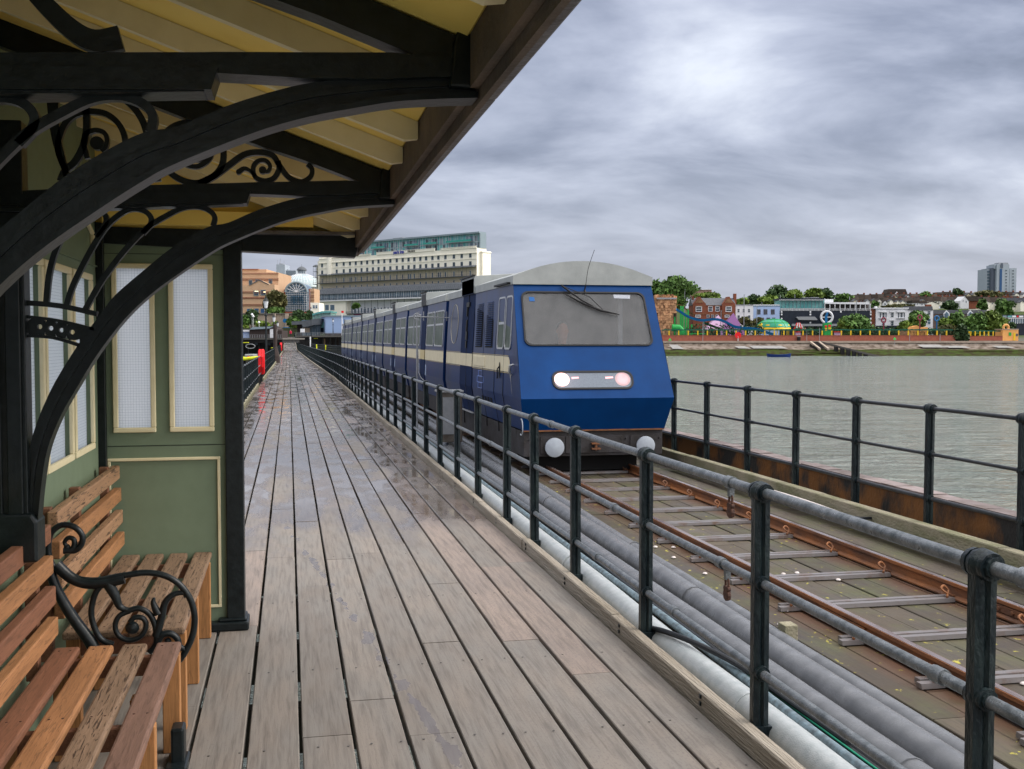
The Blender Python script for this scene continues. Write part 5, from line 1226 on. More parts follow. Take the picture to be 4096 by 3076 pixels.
# dome ride with yellow skirt
t = bld('dome_ride', 'green and yellow turtle shell dome ride', 'ride', c6, 755, 505, 468)
ac, zt = LP(c6, 755, 404, 468); al, zb = LP(c6, 652, 466, 468); rd = ac - al
mb = MB(TOWN); mb.lathe([(rd * math.cos(R(a)), zb + (zt - zb) * math.sin(R(a))) for a in range(8, 90, 9)] + [(.05, zt)], (ac, 468 + rd, 0), 40); mb.build('shell', MT['dkgreen'], t, smooth_=True)
mb = MB(TOWN)
for k in range(10):
    a_ = R(36 * k + 12)
    mb.tube([(ac + rd * 1.005 * math.cos(R(e_)) * math.cos(a_), 468 + rd + rd * 1.005 * math.cos(R(e_)) * math.sin(a_), zb + (zt - zb) * 1.005 * math.sin(R(e_))) for e_ in range(10, 66, 8)], .13, 5)
for e_ in (35, 64): mb.tube([(ac + rd * math.cos(R(e_)) * math.cos(R(a)), 468 + rd + rd * math.cos(R(e_)) * math.sin(R(a)), zb + (zt - zb) * math.sin(R(e_)) + .1) for a in range(0, 370, 10)], .13, 5)
mb.build('shell_lines', mat('light_green_line', (.03, .34, .08)), t)
mb = MB(TOWN); n_ = 60
mb.loft([[(ac + rd * q_ * math.cos(R(6 * k)), 468 + rd + rd * q_ * math.sin(R(6 * k)), z_ + (.45 * math.sin(R(48 * k)) if j == 0 else 0)) for k in range(n_)] for j, (q_, z_) in enumerate(((.93, zb + 1.5), (1.02, zb - .3)))], cap=False)
mb.build('scalloped_skirt', MT['yellow'], t, smooth_=True)
for k in range(8): MB(TOWN).tube([(ac + rd * .9 * math.cos(R(45 * k)), 468 + rd + rd * .9 * math.sin(R(45 * k)), zb), (ac + rd * .9 * math.cos(R(45 * k)), 468 + rd + rd * .9 * math.sin(R(45 * k)), .2)], .22, 6).build('post', MT['yellow'], t)
a, z = LP(c6, 656, 448, 467); MB(TOWN).tube([(a + 1, 469, z - 3), (a, 468, z - .5), (a + .3, 468, z + 1.2)], [1.0, .9, .5], 10).build('turtle_head', MT['yellow'], t, smooth_=True)  # yellow head of the turtle
# striped tent
t = bld('striped_tent', 'red and white striped tent roof beside the green dome', 'tent', c6, 895, 505, 474)
for i in range(9):
    xx = 850 + i * 10.5; xt = 868 + i * 4.2
    tpoly(TM(), c6, [(xx, 470), (xx + 10.5, 470), (xt + 4.2 if xt < 905 else xt + 2, 430 + max(0, i - 4) * 6), (xt, 430 + max(0, i - 5) * 6)], 474, .5).build('red_stripe' if i % 2 == 0 else 'white_stripe', MT['redp'] if i % 2 == 0 else MT['whitem'], t)
tbox(TM(), c6, 870, 940, 470, 500, 474.6, 4).build('stall', MT['pink'], t)
# colourful park bits behind the fence
r = random.Random(31)
for x, w_, yt, m_, nm, lab, cat in ((1032, 18, 432, 'green1', 'fruit_machine_tower', 'green tower with red and yellow panels, left of two, beside the blue sign', 'ride'), (1052, 22, 428, 'green1', 'fruit_machine_tower', 'green tower with red and yellow panels, right of two, beside the blue sign', 'ride'),
        (865, 25, 486, 'pink', 'ticket_stall', 'small pink stall below the striped tent', 'stall'), (1090, 46, 486, 'pink', 'ticket_stall', 'small pink stall right of the green towers', 'stall'), (1480, 150, 483, 'stone', 'sand_model', 'long sandy model building behind the fence', 'model building'), (1535, 100, 470, 'orange', 'orange_hut', 'orange hut with a curled roof behind the fence', 'hut')):
    t = bld(nm, lab, cat, c6, x, 506, 466)
    tbox(TM(), c6, x, x + w_, yt, 506, 466, 3).build('body', MT[m_], t)
    if 'tower' in nm:
        tbox(TM(), c6, x + 3, x + w_ - 3, yt + 14, yt + 26, 465.8, .3).build('red_panel', MT['redp'], t); tbox(TM(), c6, x + 3, x + w_ - 3, yt + 30, yt + 46, 465.8, .3).build('yellow_panel', MT['yellow'], t)
    elif nm == 'orange_hut': tpoly(TM(), c6, [(x - 6, 470), (x + 5, 455), (x + 45, 447), (x + 70, 458), (x + 108, 455), (x + 108, 470)], 465.5, 4).build('roof', MT['orange'], t)
    elif nm == 'sand_model':
        for k in range(6): tbox(TM(), c6, x + 6 + k * 24, x + 20 + k * 24, 478 + r.uniform(0, 5), 484, 466, 2).build('turret', MT['stone'], t)
    else: tbox(TM(), c6, x - 2, x + w_ + 2, yt - 4, yt, 465.6, 3.6).build('roof', MT['redp'], t)
t = bld('sign_pylon', 'tall narrow blue sign with a pointed top in front of the white ring', 'sign', c6, 1046, 505, 468)
tpoly(TM(), c6, [(1036, 470), (1036, 395), (1044, 372), (1056, 366), (1050, 395), (1050, 470)], 468, .6).build('sign_face', MT['slide'], t)
for i, (x, y0, m_, lab) in enumerate(((1383, 408, 'maroonp', 'red ornamental pole with a loop, in front of the white house'), (1597, 393, 'maroonp', 'pink-red ornamental pole with a ring top before the round tree'), (1697, 398, 'slide', 'blue ornamental pole with a ring top, left of the tree mass'))):
    t = bld('ornamental_pole', lab, 'pole', c6, x, 480, 464, 'ring-topped poles in the park')
    tbox(TM(), c6, x - 1.5, x + 1.5, y0 + 12, 480, 464, .6).build('pole', MT[m_], t)
    a, z = LP(c6, x, y0 + 7, 464); MB(TOWN).tube([(a + .9 * math.cos(R(k)), 464.2, z + 1.1 * math.sin(R(k))) for k in range(0, 390, 30)], .3, 6).build('ring', MT[m_], t)
# red brick house
B1 = 495
t = bld('brick_house', 'red brick house with two shaped gables and a grey slate roof', 'house', c6, 380, 500, B1)
tbox(TM(), c6, 252, 505, 325, 505, B1, 11).build('wall', MT['brick'], t)
a0, ze = LP(c6, 252, 327, B1); a1, _ = LP(c6, 505, 327, B1); _, zr = LP(c6, 300, 284, B1 + 5)
MB(TOWN).prism([(B1 - .3, ze), (B1 + 5.5, zr), (B1 + 11.3, ze)], a0 - .2, a1 + .2, 'x').build('roof', MT['slate'], t)
for x0, x1 in ((254, 331), (427, 504)):
    m_ = (x0 + x1) / 2; g_ = tpoly(TM(), c6, [(x0, 505), (x1, 505), (x1, 318), (m_ + 20, 300), (m_ + 9, 284), (m_ + 6, 276), (m_ - 6, 276), (m_ - 9, 284), (m_ - 20, 300), (x0, 318)], B1 - 1, 5).build('gable', MT['brick'], t)
    tpoly(TM(), c6, [(m_ - 24, 312), (m_ + 24, 312), (m_ + 9, 288), (m_ - 9, 288)], B1 - 1.15, .2).build('gable_panel', MT['stone'], g_)
for x0, x1 in ((270, 307), (447, 484)): win(t, c6, x0, x1, 334, 366, B1 - 1.1); tbox(TM(), c6, x0 - 3, x1 + 3, 328, 333, B1 - 1.15, .2).build('lintel', MT['stone'], t)
for x0, x1 in ((344, 370), (386, 412)): win(t, c6, x0, x1, 333, 364, B1); tbox(TM(), c6, x0 - 3, x1 + 3, 327, 332, B1 - .15, .2).build('lintel', MT['stone'], t)
for x0, x1 in ((268, 300), (334, 352), (362, 378), (386, 404), (442, 470)): win(t, c6, x0, x1, 383, 400, B1 - (1.1 if x0 < 310 or x0 > 420 else 0))
tbox(TM(), c6, 252, 505, 377, 380, B1 - 1.2, .3).build('string_course', MT['stone'], t)
for x0, x1, y0 in ((251, 259, 262), (496, 511, 258)): tbox(TM(), c6, x0, x1, y0, 330, B1 + 4, 2).build('chimney', MT['brick'], t)
# pink brick block far behind
t = bld('flat_roofed_block', 'flat roofed pinkish brick block behind the trees', 'building', c6, 320, 260, 560)
tbox(TM(), c6, 265, 364, 235, 300, 560, 15).build('wall', mat('pink_brick', (.32, .20, .16)), t); tbox(TM(), c6, 364, 379, 250, 300, 560, 12).build('wall', MT['brick'], t)
tbox(TM(), c6, 263, 366, 231, 235, 559.5, 15).build('parapet', MT['whitem'], t)
# white and blue houses
t = bld('terraced_house', 'plain white flat topped house between the brick house and the blue house', 'house', c6, 560, 500, B1, 'flat topped houses')
tbox(TM(), c6, 506, 611, 326, 505, B1, 10).build('wall', MT['whitew'], t); tbox(TM(), c6, 505, 611, 323, 327, B1 - .2, 10).build('parapet', MT['greym'], t)
for x0 in (517, 548, 579): win(t, c6, x0, x0 + 13, 348, 369, B1)
for x0 in (517, 579): win(t, c6, x0, x0 + 15, 385, 420, B1)
t = bld('terraced_house', 'pale blue flat topped house with maroon edged windows', 'house', c6, 690, 500, B1, 'flat topped houses')
tbox(TM(), c6, 611, 767, 327, 505, B1, 10).build('wall', MT['bluew'], t); tbox(TM(), c6, 611, 768, 323, 328, B1 - .2, 10).build('parapet', MT['whitem'], t); tbox(TM(), c6, 611, 768, 331, 333, B1 - .15, .2).build('cornice', MT['tgrey'], t)
MT['maroon'] = mat('maroon_frame', (.09, .03, .05))
for x0 in (631, 672, 715): win(t, c6, x0, x0 + 22, 351, 381, B1, frame='maroon')
for x0 in (625, 655, 690, 722): win(t, c6, x0, x0 + 19, 400, 430, B1, frame='maroon')
# black entertainment building
t = bld('entertainment_building', 'long black building with teal glazed top floor and a white ring on its front', 'building', c6, 1030, 500, B1)
tbox(TM(), c6, 767, 1307, 360, 505, B1, 14).build('wall', MT['navyb'], t)
tbox(TM(), c6, 767, 1030, 295, 360, B1 + 1, 10).build('glazed_storey', MT['teal'], t); tbox(TM(), c6, 765, 1030, 285, 296, B1 - .5, 12).build('roof', MT['navyb'], t); tbox(TM(), c6, 765, 1030, 294, 297, B1 - .7, .3).build('fascia', MT['whitem'], t)
for x in range(780, 1030, 22): tbox(TM(), c6, x, x + 1.5, 297, 345, B1 + .8, .2).build('mullion', MT['tgrey'], t)
tbox(TM(), c6, 767, 1030, 345, 360, B1 + .3, .5).build('upstand', MT['greym'], t)
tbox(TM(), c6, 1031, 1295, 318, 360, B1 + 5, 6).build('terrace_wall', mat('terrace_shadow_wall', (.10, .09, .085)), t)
tbox(TM(), c6, 1033, 1084, 291, 320, B1 + 4, 6).build('roof_box', MT['whitew'], t)
tpoly(TM(), c6, [(1033, 318), (1033, 311), (1084, 309), (1285, 309), (1304, 320), (1304, 322)], B1, 6).build('pergola_roof', MT['whitem'], t)
for x in range(1033, 1306, 30): tbox(TM(), c6, x, x + 2.6, 318, 358, B1, .4).build('pergola_post', MT['whitem'], t)
q = TM()
for y in (346, 351, 356): tbox(q, c6, 772, 1306, y, y + 1.2, B1 - .2, .15)
for x in range(775, 1306, 22): tbox(q, c6, x, x + 1.4, 345, 360, B1 - .2, .15)
q.build('balcony_rail', MT['whitem'], t)
a, z = LP(c6, 1045, 397, B1 - .6); _, z2 = LP(c6, 1045, 363, B1 - .6)
MB(TOWN).tube([(a + (z2 - z) * math.cos(R(k)), B1 - .6, z + (z2 - z) * math.sin(R(k))) for k in range(0, 370, 10)], .55, 8).build('ring_ornament', MT['whitem'], t, smooth_=True)
tbox(TM(), c6, 1014, 1076, 394, 400, B1 - .6, .4).build('ring_bar', MT['whitem'], t)
tpoly(TM(), c6, [(866, 398), (880, 394), (975, 394), (992, 412), (985, 415), (880, 413)], B1 - 1.5, 1.5).build('balcony_pod', MT['greym'], t)
for x in (775, 945, 1302): 
    for y in (361, 376, 401, 425): tbox(TM(), c6, x, x + 8, y, y + 10, B1 - .4, .4).build('white_quoin', MT['whitem'], t)
for x in (1125,): tbox(TM(), c6, x, x + 8, 359, 370, B1 - .4, .4).build('white_quoin', MT['whitem'], t)
tbox(TM(), c6, 840, 1300, 437, 450, B1 - 1, 1).build('canopy_band', MT['greym'], t)
for x, y in ((770, 268), (856, 262), (1180, 276)): tbox(TM(), c6, x, x + 2, y, 295, B1 + 5, .4).build('roof_mast', MT['greym'], t)
for x0, x1, y in ((905, 950, 281), (955, 1000, 279), (980, 1010, 284)): tbox(TM(), c6, x0, x1, y, 288, B1 + 5, 3).build('roof_plant', MT['greym'], t)
# white victorian houses
t = bld('white_villa', 'white villa with tripartite bay windows and a flat parapet', 'house', c6, 1430, 500, B1)
tbox(TM(), c6, 1337, 1530, 345, 505, B1, 12).build('wall', MT['whitew'], t); tbox(TM(), c6, 1328, 1531, 341, 347, B1 - .6, 12).build('cornice', MT['whitem'], t); tbox(TM(), c6, 1305, 1337, 352, 505, B1 + 1, 10).build('side_wall', MT['brick'], t)
tbox(TM(), c6, 1333, 1345, 333, 342, B1 + 1, 2).build('chimney', MT['whitew'], t)
for x0, x1 in ((1359, 1400), (1466, 1508)):
    tbox(TM(), c6, x0 - 4, x1 + 4, 362, 368, B1 - .8, .8).build('window_hood', MT['whitem'], t)
    for a_, b_x in ((x0, x0 + 8), (x0 + 14, x0 + 29), (x1 - 8, x1)): win(t, c6, a_, b_x, 371, 400, B1)
    tbox(TM(), c6, x0 - 4, x1 + 4, 401, 404, B1 - .8, .8).build('sill', MT['whitem'], t)
for y0 in (371, 420): win(t, c6, 1424, 1442, y0, y0 + 28, B1); tbox(TM(), c6, 1421, 1446, y0 - 7, y0 - 3, B1 - .6, .6).build('window_hood', MT['whitem'], t)
for x0 in (1372, 1476): win(t, c6, x0, x0 + 18, 420, 446, B1)
tbox(TM(), c6, 1345, 1520, 447, 505, B1 - 2, 2).build('shop_awning', MT['navyb'], t)
t = bld('terraced_house', 'white two storey house with a grey slate roof right of the white villa', 'house', c6, 1600, 500, B1)
tbox(TM(), c6, 1531, 1672, 355, 505, B1, 10).build('wall', MT['whitew'], t)
tpoly(TM(), c6, [(1529, 357), (1674, 357), (1670, 333), (1531, 333)], B1 - .3, 8).build('roof', MT['slate'], t)
tbox(TM(), c6, 1635, 1665, 322, 336, B1 + 5, 2).build('chimney', MT['brick'], t)
for x0 in (1542, 1640): win(t, c6, x0, x0 + 20, 360, 384, B1); win(t, c6, x0, x0 + 20, 405, 440, B1, glass='wblue')
t = bld('low_terrace', 'low dark roofed terrace with two white pointed dormers behind the tree mass', 'terrace', c6, 1830, 480, B1 + 5)
tbox(TM(), c6, 1674, 1992, 375, 505, B1 + 5, 9).build('wall', mat('brown_render', (.12, .085, .075)), t)
tpoly(TM(), c6, [(1672, 378), (1994, 378), (1990, 355), (1676, 355)], B1 + 4.7, 8).build('roof', MT['slate'], t)
for x in (1755, 1896):
    d_ = tpoly(TM(), c6, [(x - 17, 400), (x + 17, 400), (x + 17, 375), (x, 357), (x - 17, 375)], B1 + 4, 3).build('dormer', MT['whitem'], t)
    tpoly(TM(), c6, [(x - 12, 399), (x + 12, 399), (x + 12, 378), (x, 365), (x - 12, 378)], B1 + 3.8, .25).build('dormer_window', MT['wblue'], d_)
tbox(TM(), c6, 1695, 1735, 385, 420, B1 + 4.6, .5).build('window', MT['wdark'], t)
t = bld('arcade_building', 'navy shop arcade with white signs and a railed balcony at the right edge', 'arcade', c6, 2150, 500, B1)
tbox(TM(), c6, 2080, 2330, 383, 505, B1, 12).build('wall', MT['navyb'], t)
tbox(TM(), c6, 2082, 2330, 405, 433, B1 - .3, .4).build('glazed_balcony', MT['wblue'], t)
for x in range(2084, 2330, 13): tbox(TM(), c6, x, x + 2, 403, 436, B1 - .6, .3).build('balcony_post', MT['whitem'], t)
tbox(TM(), c6, 2080, 2330, 401, 405, B1 - .7, .5).build('balcony_beam', MT['whitem'], t)
for x, w_, m_ in ((2088, 22, 'tgrey'), (2116, 24, 'teal'), (2143, 22, 'whitem'), (2170, 9, 'redp'), (2184, 24, 'whitem')): tbox(TM(), c6, x, x + w_, 388, 398, B1 - .3, .3).build('shop_sign', MT[m_], t)
# hillside houses
HS = 620
def row_roofs(label, x0, x1, ye, yr, b, n, wallm='whitew', h=14, group='terraces on the hillside', chim=True, slope=0, roofm='brownroof', gw=None):
    t = bld('hillside_terrace', label, 'terrace', c6, (x0 + x1) / 2, ye + h, b, group); r = random.Random(int(x0))
    for i in range(n):
        xa, xb = x0 + (x1 - x0) * i / n, x0 + (x1 - x0) * (i + 1) / n; dy = slope * i + r.uniform(-3, 3)
        tbox(TM(), c6, xa, xb, ye - 1 + dy, ye + h + dy + 12, b, 9).build('wall', MT[wallm], t)
        tpoly(TM(), c6, [(xa - .5, ye + dy), (xb + .5, ye + dy), (xb - (xb - xa) * .1, yr + dy), (xa - (xb - xa) * .1 + 3, yr + dy)], b - .4, 8, tone=r.random()).build('roof', MT[roofm], t)
        if chim: tbox(TM(), c6, xb - 9, xb - 3, yr - 8 + dy, yr + 6 + dy, b + 3, 1.6).build('chimney', MT['brick'], t)
        if r.random() < .55: gw_ = r.choice(['whitew', 'hotelw', 'hotelw2']); xm_ = xa + (xb - xa) * r.uniform(.25, .5); w5 = (xb - xa) * .28; tpoly(TM(), c6, [(xm_ - w5, ye + h + dy + 12), (xm_ + w5, ye + h + dy + 12), (xm_ + w5, ye + 1 + dy), (xm_, ye - 9 + dy), (xm_ - w5, ye + 1 + dy)], b - 5, 5).build('rear_wing', MT[gw_], t); tpoly(TM(), c6, [(xm_ - w5 - 1, ye + 2 + dy), (xm_, ye - 9 + dy), (xm_ + w5 + 1, ye + 2 + dy), (xm_ + w5 + 1, ye - 1 + dy), (xm_, ye - 12 + dy), (xm_ - w5 - 1, ye - 1 + dy)], b - 5.3, 6).build('wing_roof', MT['slate'], t)
        for k in range(2): 
            xx = xa + (xb - xa) * (.2 + .42 * k); win(t, c6, xx, xx + min(7, (xb - xa) * .22), ye + 3 + dy, ye + 11 + dy, b, bars=False)
    return t
row_roofs('top hillside row of brown roofs with tall paired chimneys right of the black building', 1200, 1385, 300, 263, 640, 5, 'brick')
row_roofs('brown roofed hillside row left of centre on the second tier', 1380, 1560, 305, 280, 610, 5)
row_roofs('brown roofed hillside row on the skyline under the big gabled roof', 1395, 1700, 275, 258, 680, 8, 'brick')
row_roofs('brown roofed row on the upper right skyline below the tower block', 1700, 2240, 264, 250, 720, 13, 'brick')
row_roofs('brown roofed hillside row in the middle right distance', 1560, 1840, 304, 276, 630, 7, 'hotelw')
row_roofs('pale walled hillside row with mossy roofs at the right', 1925, 2100, 308, 278, 600, 4, 'hotelw', h=40)
row_roofs('cream walled hillside row at the far right edge', 2110, 2260, 312, 285, 590, 4, 'hotelw', h=42, roofm='slate')
row_roofs('low white walled hillside house under the chimney row', 1552, 1640, 315, 300, 560, 2, 'whitew', chim=False)
def gable_house(label, x0, x1, xm, ye, ya, yb, b, wallm, roofm='brownroof', wins=(), cat='house', x2=None, group=None):
    t = bld('gabled_house', label, cat, c6, (x0 + x1) / 2, yb, b, group)
    tpoly(TM(), c6, [(x0, yb), (x1, yb), (x1, ye), (xm, ya), (x0, ye)], b, 9).build('wall', MT[wallm], t)
    if x2: 
        tpoly(TM(), c6, [(x1, yb), (x2, yb), (x2, ye), (x1, ye)], b + .6, 8).build('side_wall', MT['brick'], t); tpoly(TM(), c6, [(x1 + 1, ye + 1), (x2, ye + 1), (x2 - (x2 - x1) * .18, ya), (xm, ya)], b - .2, 7).build('roof', MT[roofm], t)
    else: tpoly(TM(), c6, [(x0 - 2, ye + 1), (xm, ya - 3), (x1 + 2, ye + 1), (x1 + 2, ye - 1), (xm, ya - 6), (x0 - 2, ye - 1)], b - .3, 9.6).build('roof', MT[roofm], t)
    for q_ in wins: win(t, c6, *q_, b, bars=False)
    return t
t = bld('gabled_house', 'big brown hip roofed house with a small white gable on the skyline', 'house', c6, 1460, 272, 690)
tbox(TM(), c6, 1402, 1520, 254, 280, 690, 9).build('wall', MT['brick'], t); tpoly(TM(), c6, [(1399, 257), (1523, 257), (1512, 231), (1412, 231)], 689.5, 9).build('roof', MT['brownroof'], t); tpoly(TM(), c6, [(1450, 260), (1470, 260), (1460, 246)], 689, 3).build('gable', MT['whitew'], t)
gable_house('blue-white gabled house with a tall plain end wall and a long brown roof', 1836, 1885, 1862, 300, 273, 347, 575, 'whitew', x2=1945, wins=[(1850, 1854, 296, 305), (1867, 1872, 300, 312)])
gable_house('cream walled house left of the blue-white gabled house', 1627, 1710, 1668, 318, 306, 352, 575, 'hotelw', wins=())
gable_house('small cream gabled house left of the white gabled one, above the white villa', 1348, 1370, 1359, 302, 292, 345, 590, 'hotelw', wins=[(1354, 1362, 305, 315)], group='small gabled houses above the white villa')
gable_house('small white gabled house above the white villa, right of the cream one', 1378, 1404, 1391, 312, 300, 340, 588, 'whitew', wins=[(1384, 1396, 315, 325)], group='small gabled houses above the white villa')
gable_house('grey-white gabled house at the upper right among brown roofs', 2160, 2190, 2175, 290, 276, 310, 640, 'whitew')
# tower block
t = bld('tower_block', 'tall grey tower block with a dark side on the skyline', 'tower block', c6, 2080, 250, 900)
tbox(TM(), c6, 1993, 2022, 112, 262, 903, 18).build('wing', MT['tower'], t); tbox(TM(), c6, 2021, 2052, 106, 262, 899, 20).build('stair_shaft', MT['towerd'], t)
tbox(TM(), c6, 2052, 2122, 85, 262, 896, 20).build('main_slab', MT['tower'], t); tbox(TM(), c6, 2120, 2165, 107, 262, 898, 18).build('wing', MT['tower'], t); tbox(TM(), c6, 2070, 2080, 112, 262, 895.5, .6).build('blue_strip', MT['towerb'], t)
tbox(TM(), c6, 2035, 2060, 84, 112, 898, 10).build('lift_house', MT['tower'], t)
tbox(TM(), c6, 2076, 2088, 78, 106, 895.4, .6).build('dark_panel', MT['towerd'], t); tbox(TM(), c6, 2062, 2118, 75, 86, 900, 8).build('roof_plant', MT['greym'], t)
for k in range(8):
    y = 117 + k * 18.2; win(t, c6, 2101, 2112, y, y + 8, 895.8, bars=False, frame='tower'); win(t, c6, 2142, 2153, y + 2, y + 10, 897.8, bars=False, frame='tower')
    tbox(TM(), c6, 1995, 2019, y + 8, y + 15, 902.6, .5).build('window_band', MT['wblue'], t)
tbox(TM(), c6, 2118, 2124, 110, 262, 897.2, 1).build('shadow_gap', MT['towerd'], t)
# kiosk
t = bld('kiosk', 'small orange kiosk with a green sign and yellow door beside the sea wall', 'kiosk', c6, 2130, 535, B0)
tbox(TM(), c6, 2086, 2178, 470, 537, B0, 7).build('wall', MT['orange'], t); tbox(TM(), c6, 2084, 2182, 466, 471, B0 - .2, 7.5).build('roof', MT['beige'], t)
tbox(TM(), c6, 2150, 2160, 490, 534, B0 - .15, .2).build('door', MT['yellow'], t); tbox(TM(), c6, 2123, 2137, 487, 507, B0 - .15, .2).build('sign', MT['green1'], t); tbox(TM(), c6, 2166, 2176, 495, 510, B0 - .15, .2).build('window', MT['wdark'], t)
a, z = LP(c6, 2112, 458, B0); MB(TOWN).tube([(a, B0 + 1, z - 2.6), (a, B0 + 1, z - 1)], .2, 6).tube([(a + 1.1 * math.cos(R(k)), B0 + 1, z + 1.1 * math.sin(R(k))) for k in range(0, 390, 30)], .5, 8).build('ring_figure', MT['orange'], t)
# shoreline bits
t = bld('life_ring_sign', 'round red sign on a white post in front of the brick sea wall', 'sign', c6, 521, 540, B0 - 2)
a, z = LP(c6, 521, 504, B0 - 2); MB(TOWN).tube([(a, B0 - 2, z), (a, B0 - 1.8, z)], 1.3, 18).build('disc', MT['redp'], t); tbox(TM(), c6, 519.6, 522.4, 506, 541, B0 - 2, .2).build('post', MT['whitem'], t)
for x, y, lab in ((118, 528, 'green triangle marker on a pole near the stone tower'), (1448, 523, 'green triangle marker on the wall below the white villa')):
    t = bld('triangle_marker', lab, 'sign', c6, x, 560, B0 - 3, 'green triangle markers'); tpoly(TM(), c6, [(x - 10, y + 7), (x + 10, y + 7), (x, y - 8)], B0 - 4, .2).build('triangle', mat('marker_green', (.05, .65, .12)), t)
    tbox(TM(), c6, x - .8, x + .8, y + 7, y + 40, B0 - 4, .15).build('post', MT['greym'], t)
t = bld('litter_bin', 'black bin against the brick sea wall', 'bin', c6, 883, 537, B0 - 1); tbox(TM(), c6, 874, 891, 514, 536, B0 - 1.2, 1).build('drum', MT['black'], t, bevel=.1); tbox(TM(), c6, 872, 893, 511, 514, B0 - 1.3, 1.2).build('lid', MT['greym'], t)
for x, y0 in ((927, 490), (1002, 460), (1535, 500), (1715, 495), (312, 430)):
    o = tbox(TM(), c6, x, x + 1.6, y0, 541, B0 - 1, .2).build('thin_post', MT['greym']); tag(o, 'thin grey post standing against the brick sea wall', 'post', 'thin posts along the sea wall')
for x, y0 in ((205, 235), (556, 265), (420, 360), (632, 330), (1220, 300)):
    t = bld('street_lamp', {205: 'tall street lamp in front of the big tree', 556: 'tall dark lamp column above the white house roof', 420: 'street lamp in front of the brick house', 632: 'dark lamp column in front of the blue house', 1220: 'thin dark lamp column above the black building terrace'}[x], 'street lamp', c6, x, 500, 480, 'street lamps on the shore road')
    tbox(TM(), c6, x - .8, x + .8, y0, 500, 480, .2).build('column', MT['greym'], t); tbox(TM(), c6, x - 1, x + 7, y0 - 1.5, y0 + 1, 480, .3).build('lamp_head', MT['greym'], t)
# jetty
t = bld('jetty', 'sloping timber and concrete jetty running down into the water', 'jetty', c6, 1100, 560, 440)
def jp(x, y, b, w=2.6):
    a, z = LP(c6, x, y, b); return [(a, b, z), (a, b + w, z), (a, b + w, z - .7), (a, b, z - .7)]
JP = [(1012, 541, 446), (1060, 551, 441), (1120, 567, 436), (1185, 583, 431), (1230, 596, 428), (1290, 610, 426), (1375, 628, 424)]
MB(TOWN).loft([jp(*p) for p in JP]).build('ramp_deck', MT['deckg'], t)
for x, y, b in ((1105, 565, 437), (1142, 574, 434), (1178, 583, 431), (1212, 593, 429), (1245, 602, 427), (1280, 612, 426)):
    a, z = LP(c6, x, y, b); MB(TOWN).box(a - .6, a + .6, b, b + 2, WAT - 1, z - .4).build('pier_leg', MT['undark'], t)
t = bld('sea_steps', 'short flight of steps with pale side walls beside the jetty', 'steps', c6, 990, 580, 445)
for x in (945, 995):
    a, z = LP(c6, x, 540, 446); a2, z2 = LP(c6, x + 38, 581, 441)
    MB(TOWN).loft([[(a, 446, z), (a + .8, 446, z), (a + .8, 446, z - .8), (a, 446, z - .8)], [(a2, 437, z2), (a2 + .8, 437, z2), (a2 + .8, 437, z2 - .8), (a2, 437, z2 - .8)]]).build('side_wall', MT['beige'], t)
q = TM()
for k in range(10): tbox(q, c6, 950 + k * 3.6, 1000 + k * 3.6, 543 + k * 4, 582, 446 - k * .8, 1.5)
q.build('step_flight', MT['undark'], t)
q = TM()
for x0, x1, y0, y1, b in ((525, 600, 568, 582, 441), (612, 815, 566, 582, 441), (1615, 1760, 560, 576, 443), (1770, 1900, 566, 578, 442), (2060, 2160, 566, 578, 442), (135, 200, 560, 585, 441)):
    a0, z0 = LP(c6, x0, y1, b - 1); a1, _ = LP(c6, x1, y1, b - 1); _, z1 = LP(c6, x0, y0, b + 3); q.add([(a0, b - 1, z0), (a1, b - 1, z0), (a1 - 2, b + 3, z1), (a0 - 1, b + 3, z1)], [(0, 1, 2, 3)])
struct(q.build('concrete_apron', mat('pale_concrete', (.25, .245, .24), (.19, .185, .18), rough=.8, scale=.5)))
# boat
bx, bz = LP(c6, 762, 641, 405); t = thing('rowing_boat', 'dark blue open boat moored off the shore', 'boat', TOWN @ Vector((bx, 405, WAT)))
hw_ = LP(c6, 834, 641, 405)[0] - bx
prof = [(-1, .25, 1.35), (-.85, .7, 1.2), (-.4, .95, 1.0), (0, 1, .95), (.5, .9, 1.05), (.85, .6, 1.25), (1, .2, 1.4)]
mb = MB(TOWN); mb.loft([[(bx + u * hw_, 405 - w_ * 1.3, WAT + h_), (bx + u * hw_ * .93, 405 - w_ * .8, WAT - .2), (bx + u * hw_ * .93, 405 + w_ * .8, WAT - .2), (bx + u * hw_, 405 + w_ * 1.3, WAT + h_), (bx + u * hw_ * .98, 405 + w_ * 1.15, WAT + h_), (bx + u * hw_ * .9, 405, WAT + .1), (bx + u * hw_ * .98, 405 - w_ * 1.15, WAT + h_)] for u, w_, h_ in prof])
mb.build('hull', mat('boat_blue', (.01, .035, .17), rough=.4), t, smooth_=True)
for u in (-.4, .2): MB(TOWN).box(bx + u * hw_ - .2, bx + u * hw_ + .2, 403.9, 406.1, WAT + .7, WAT + .8).build('thwart', MT['beige'], t)
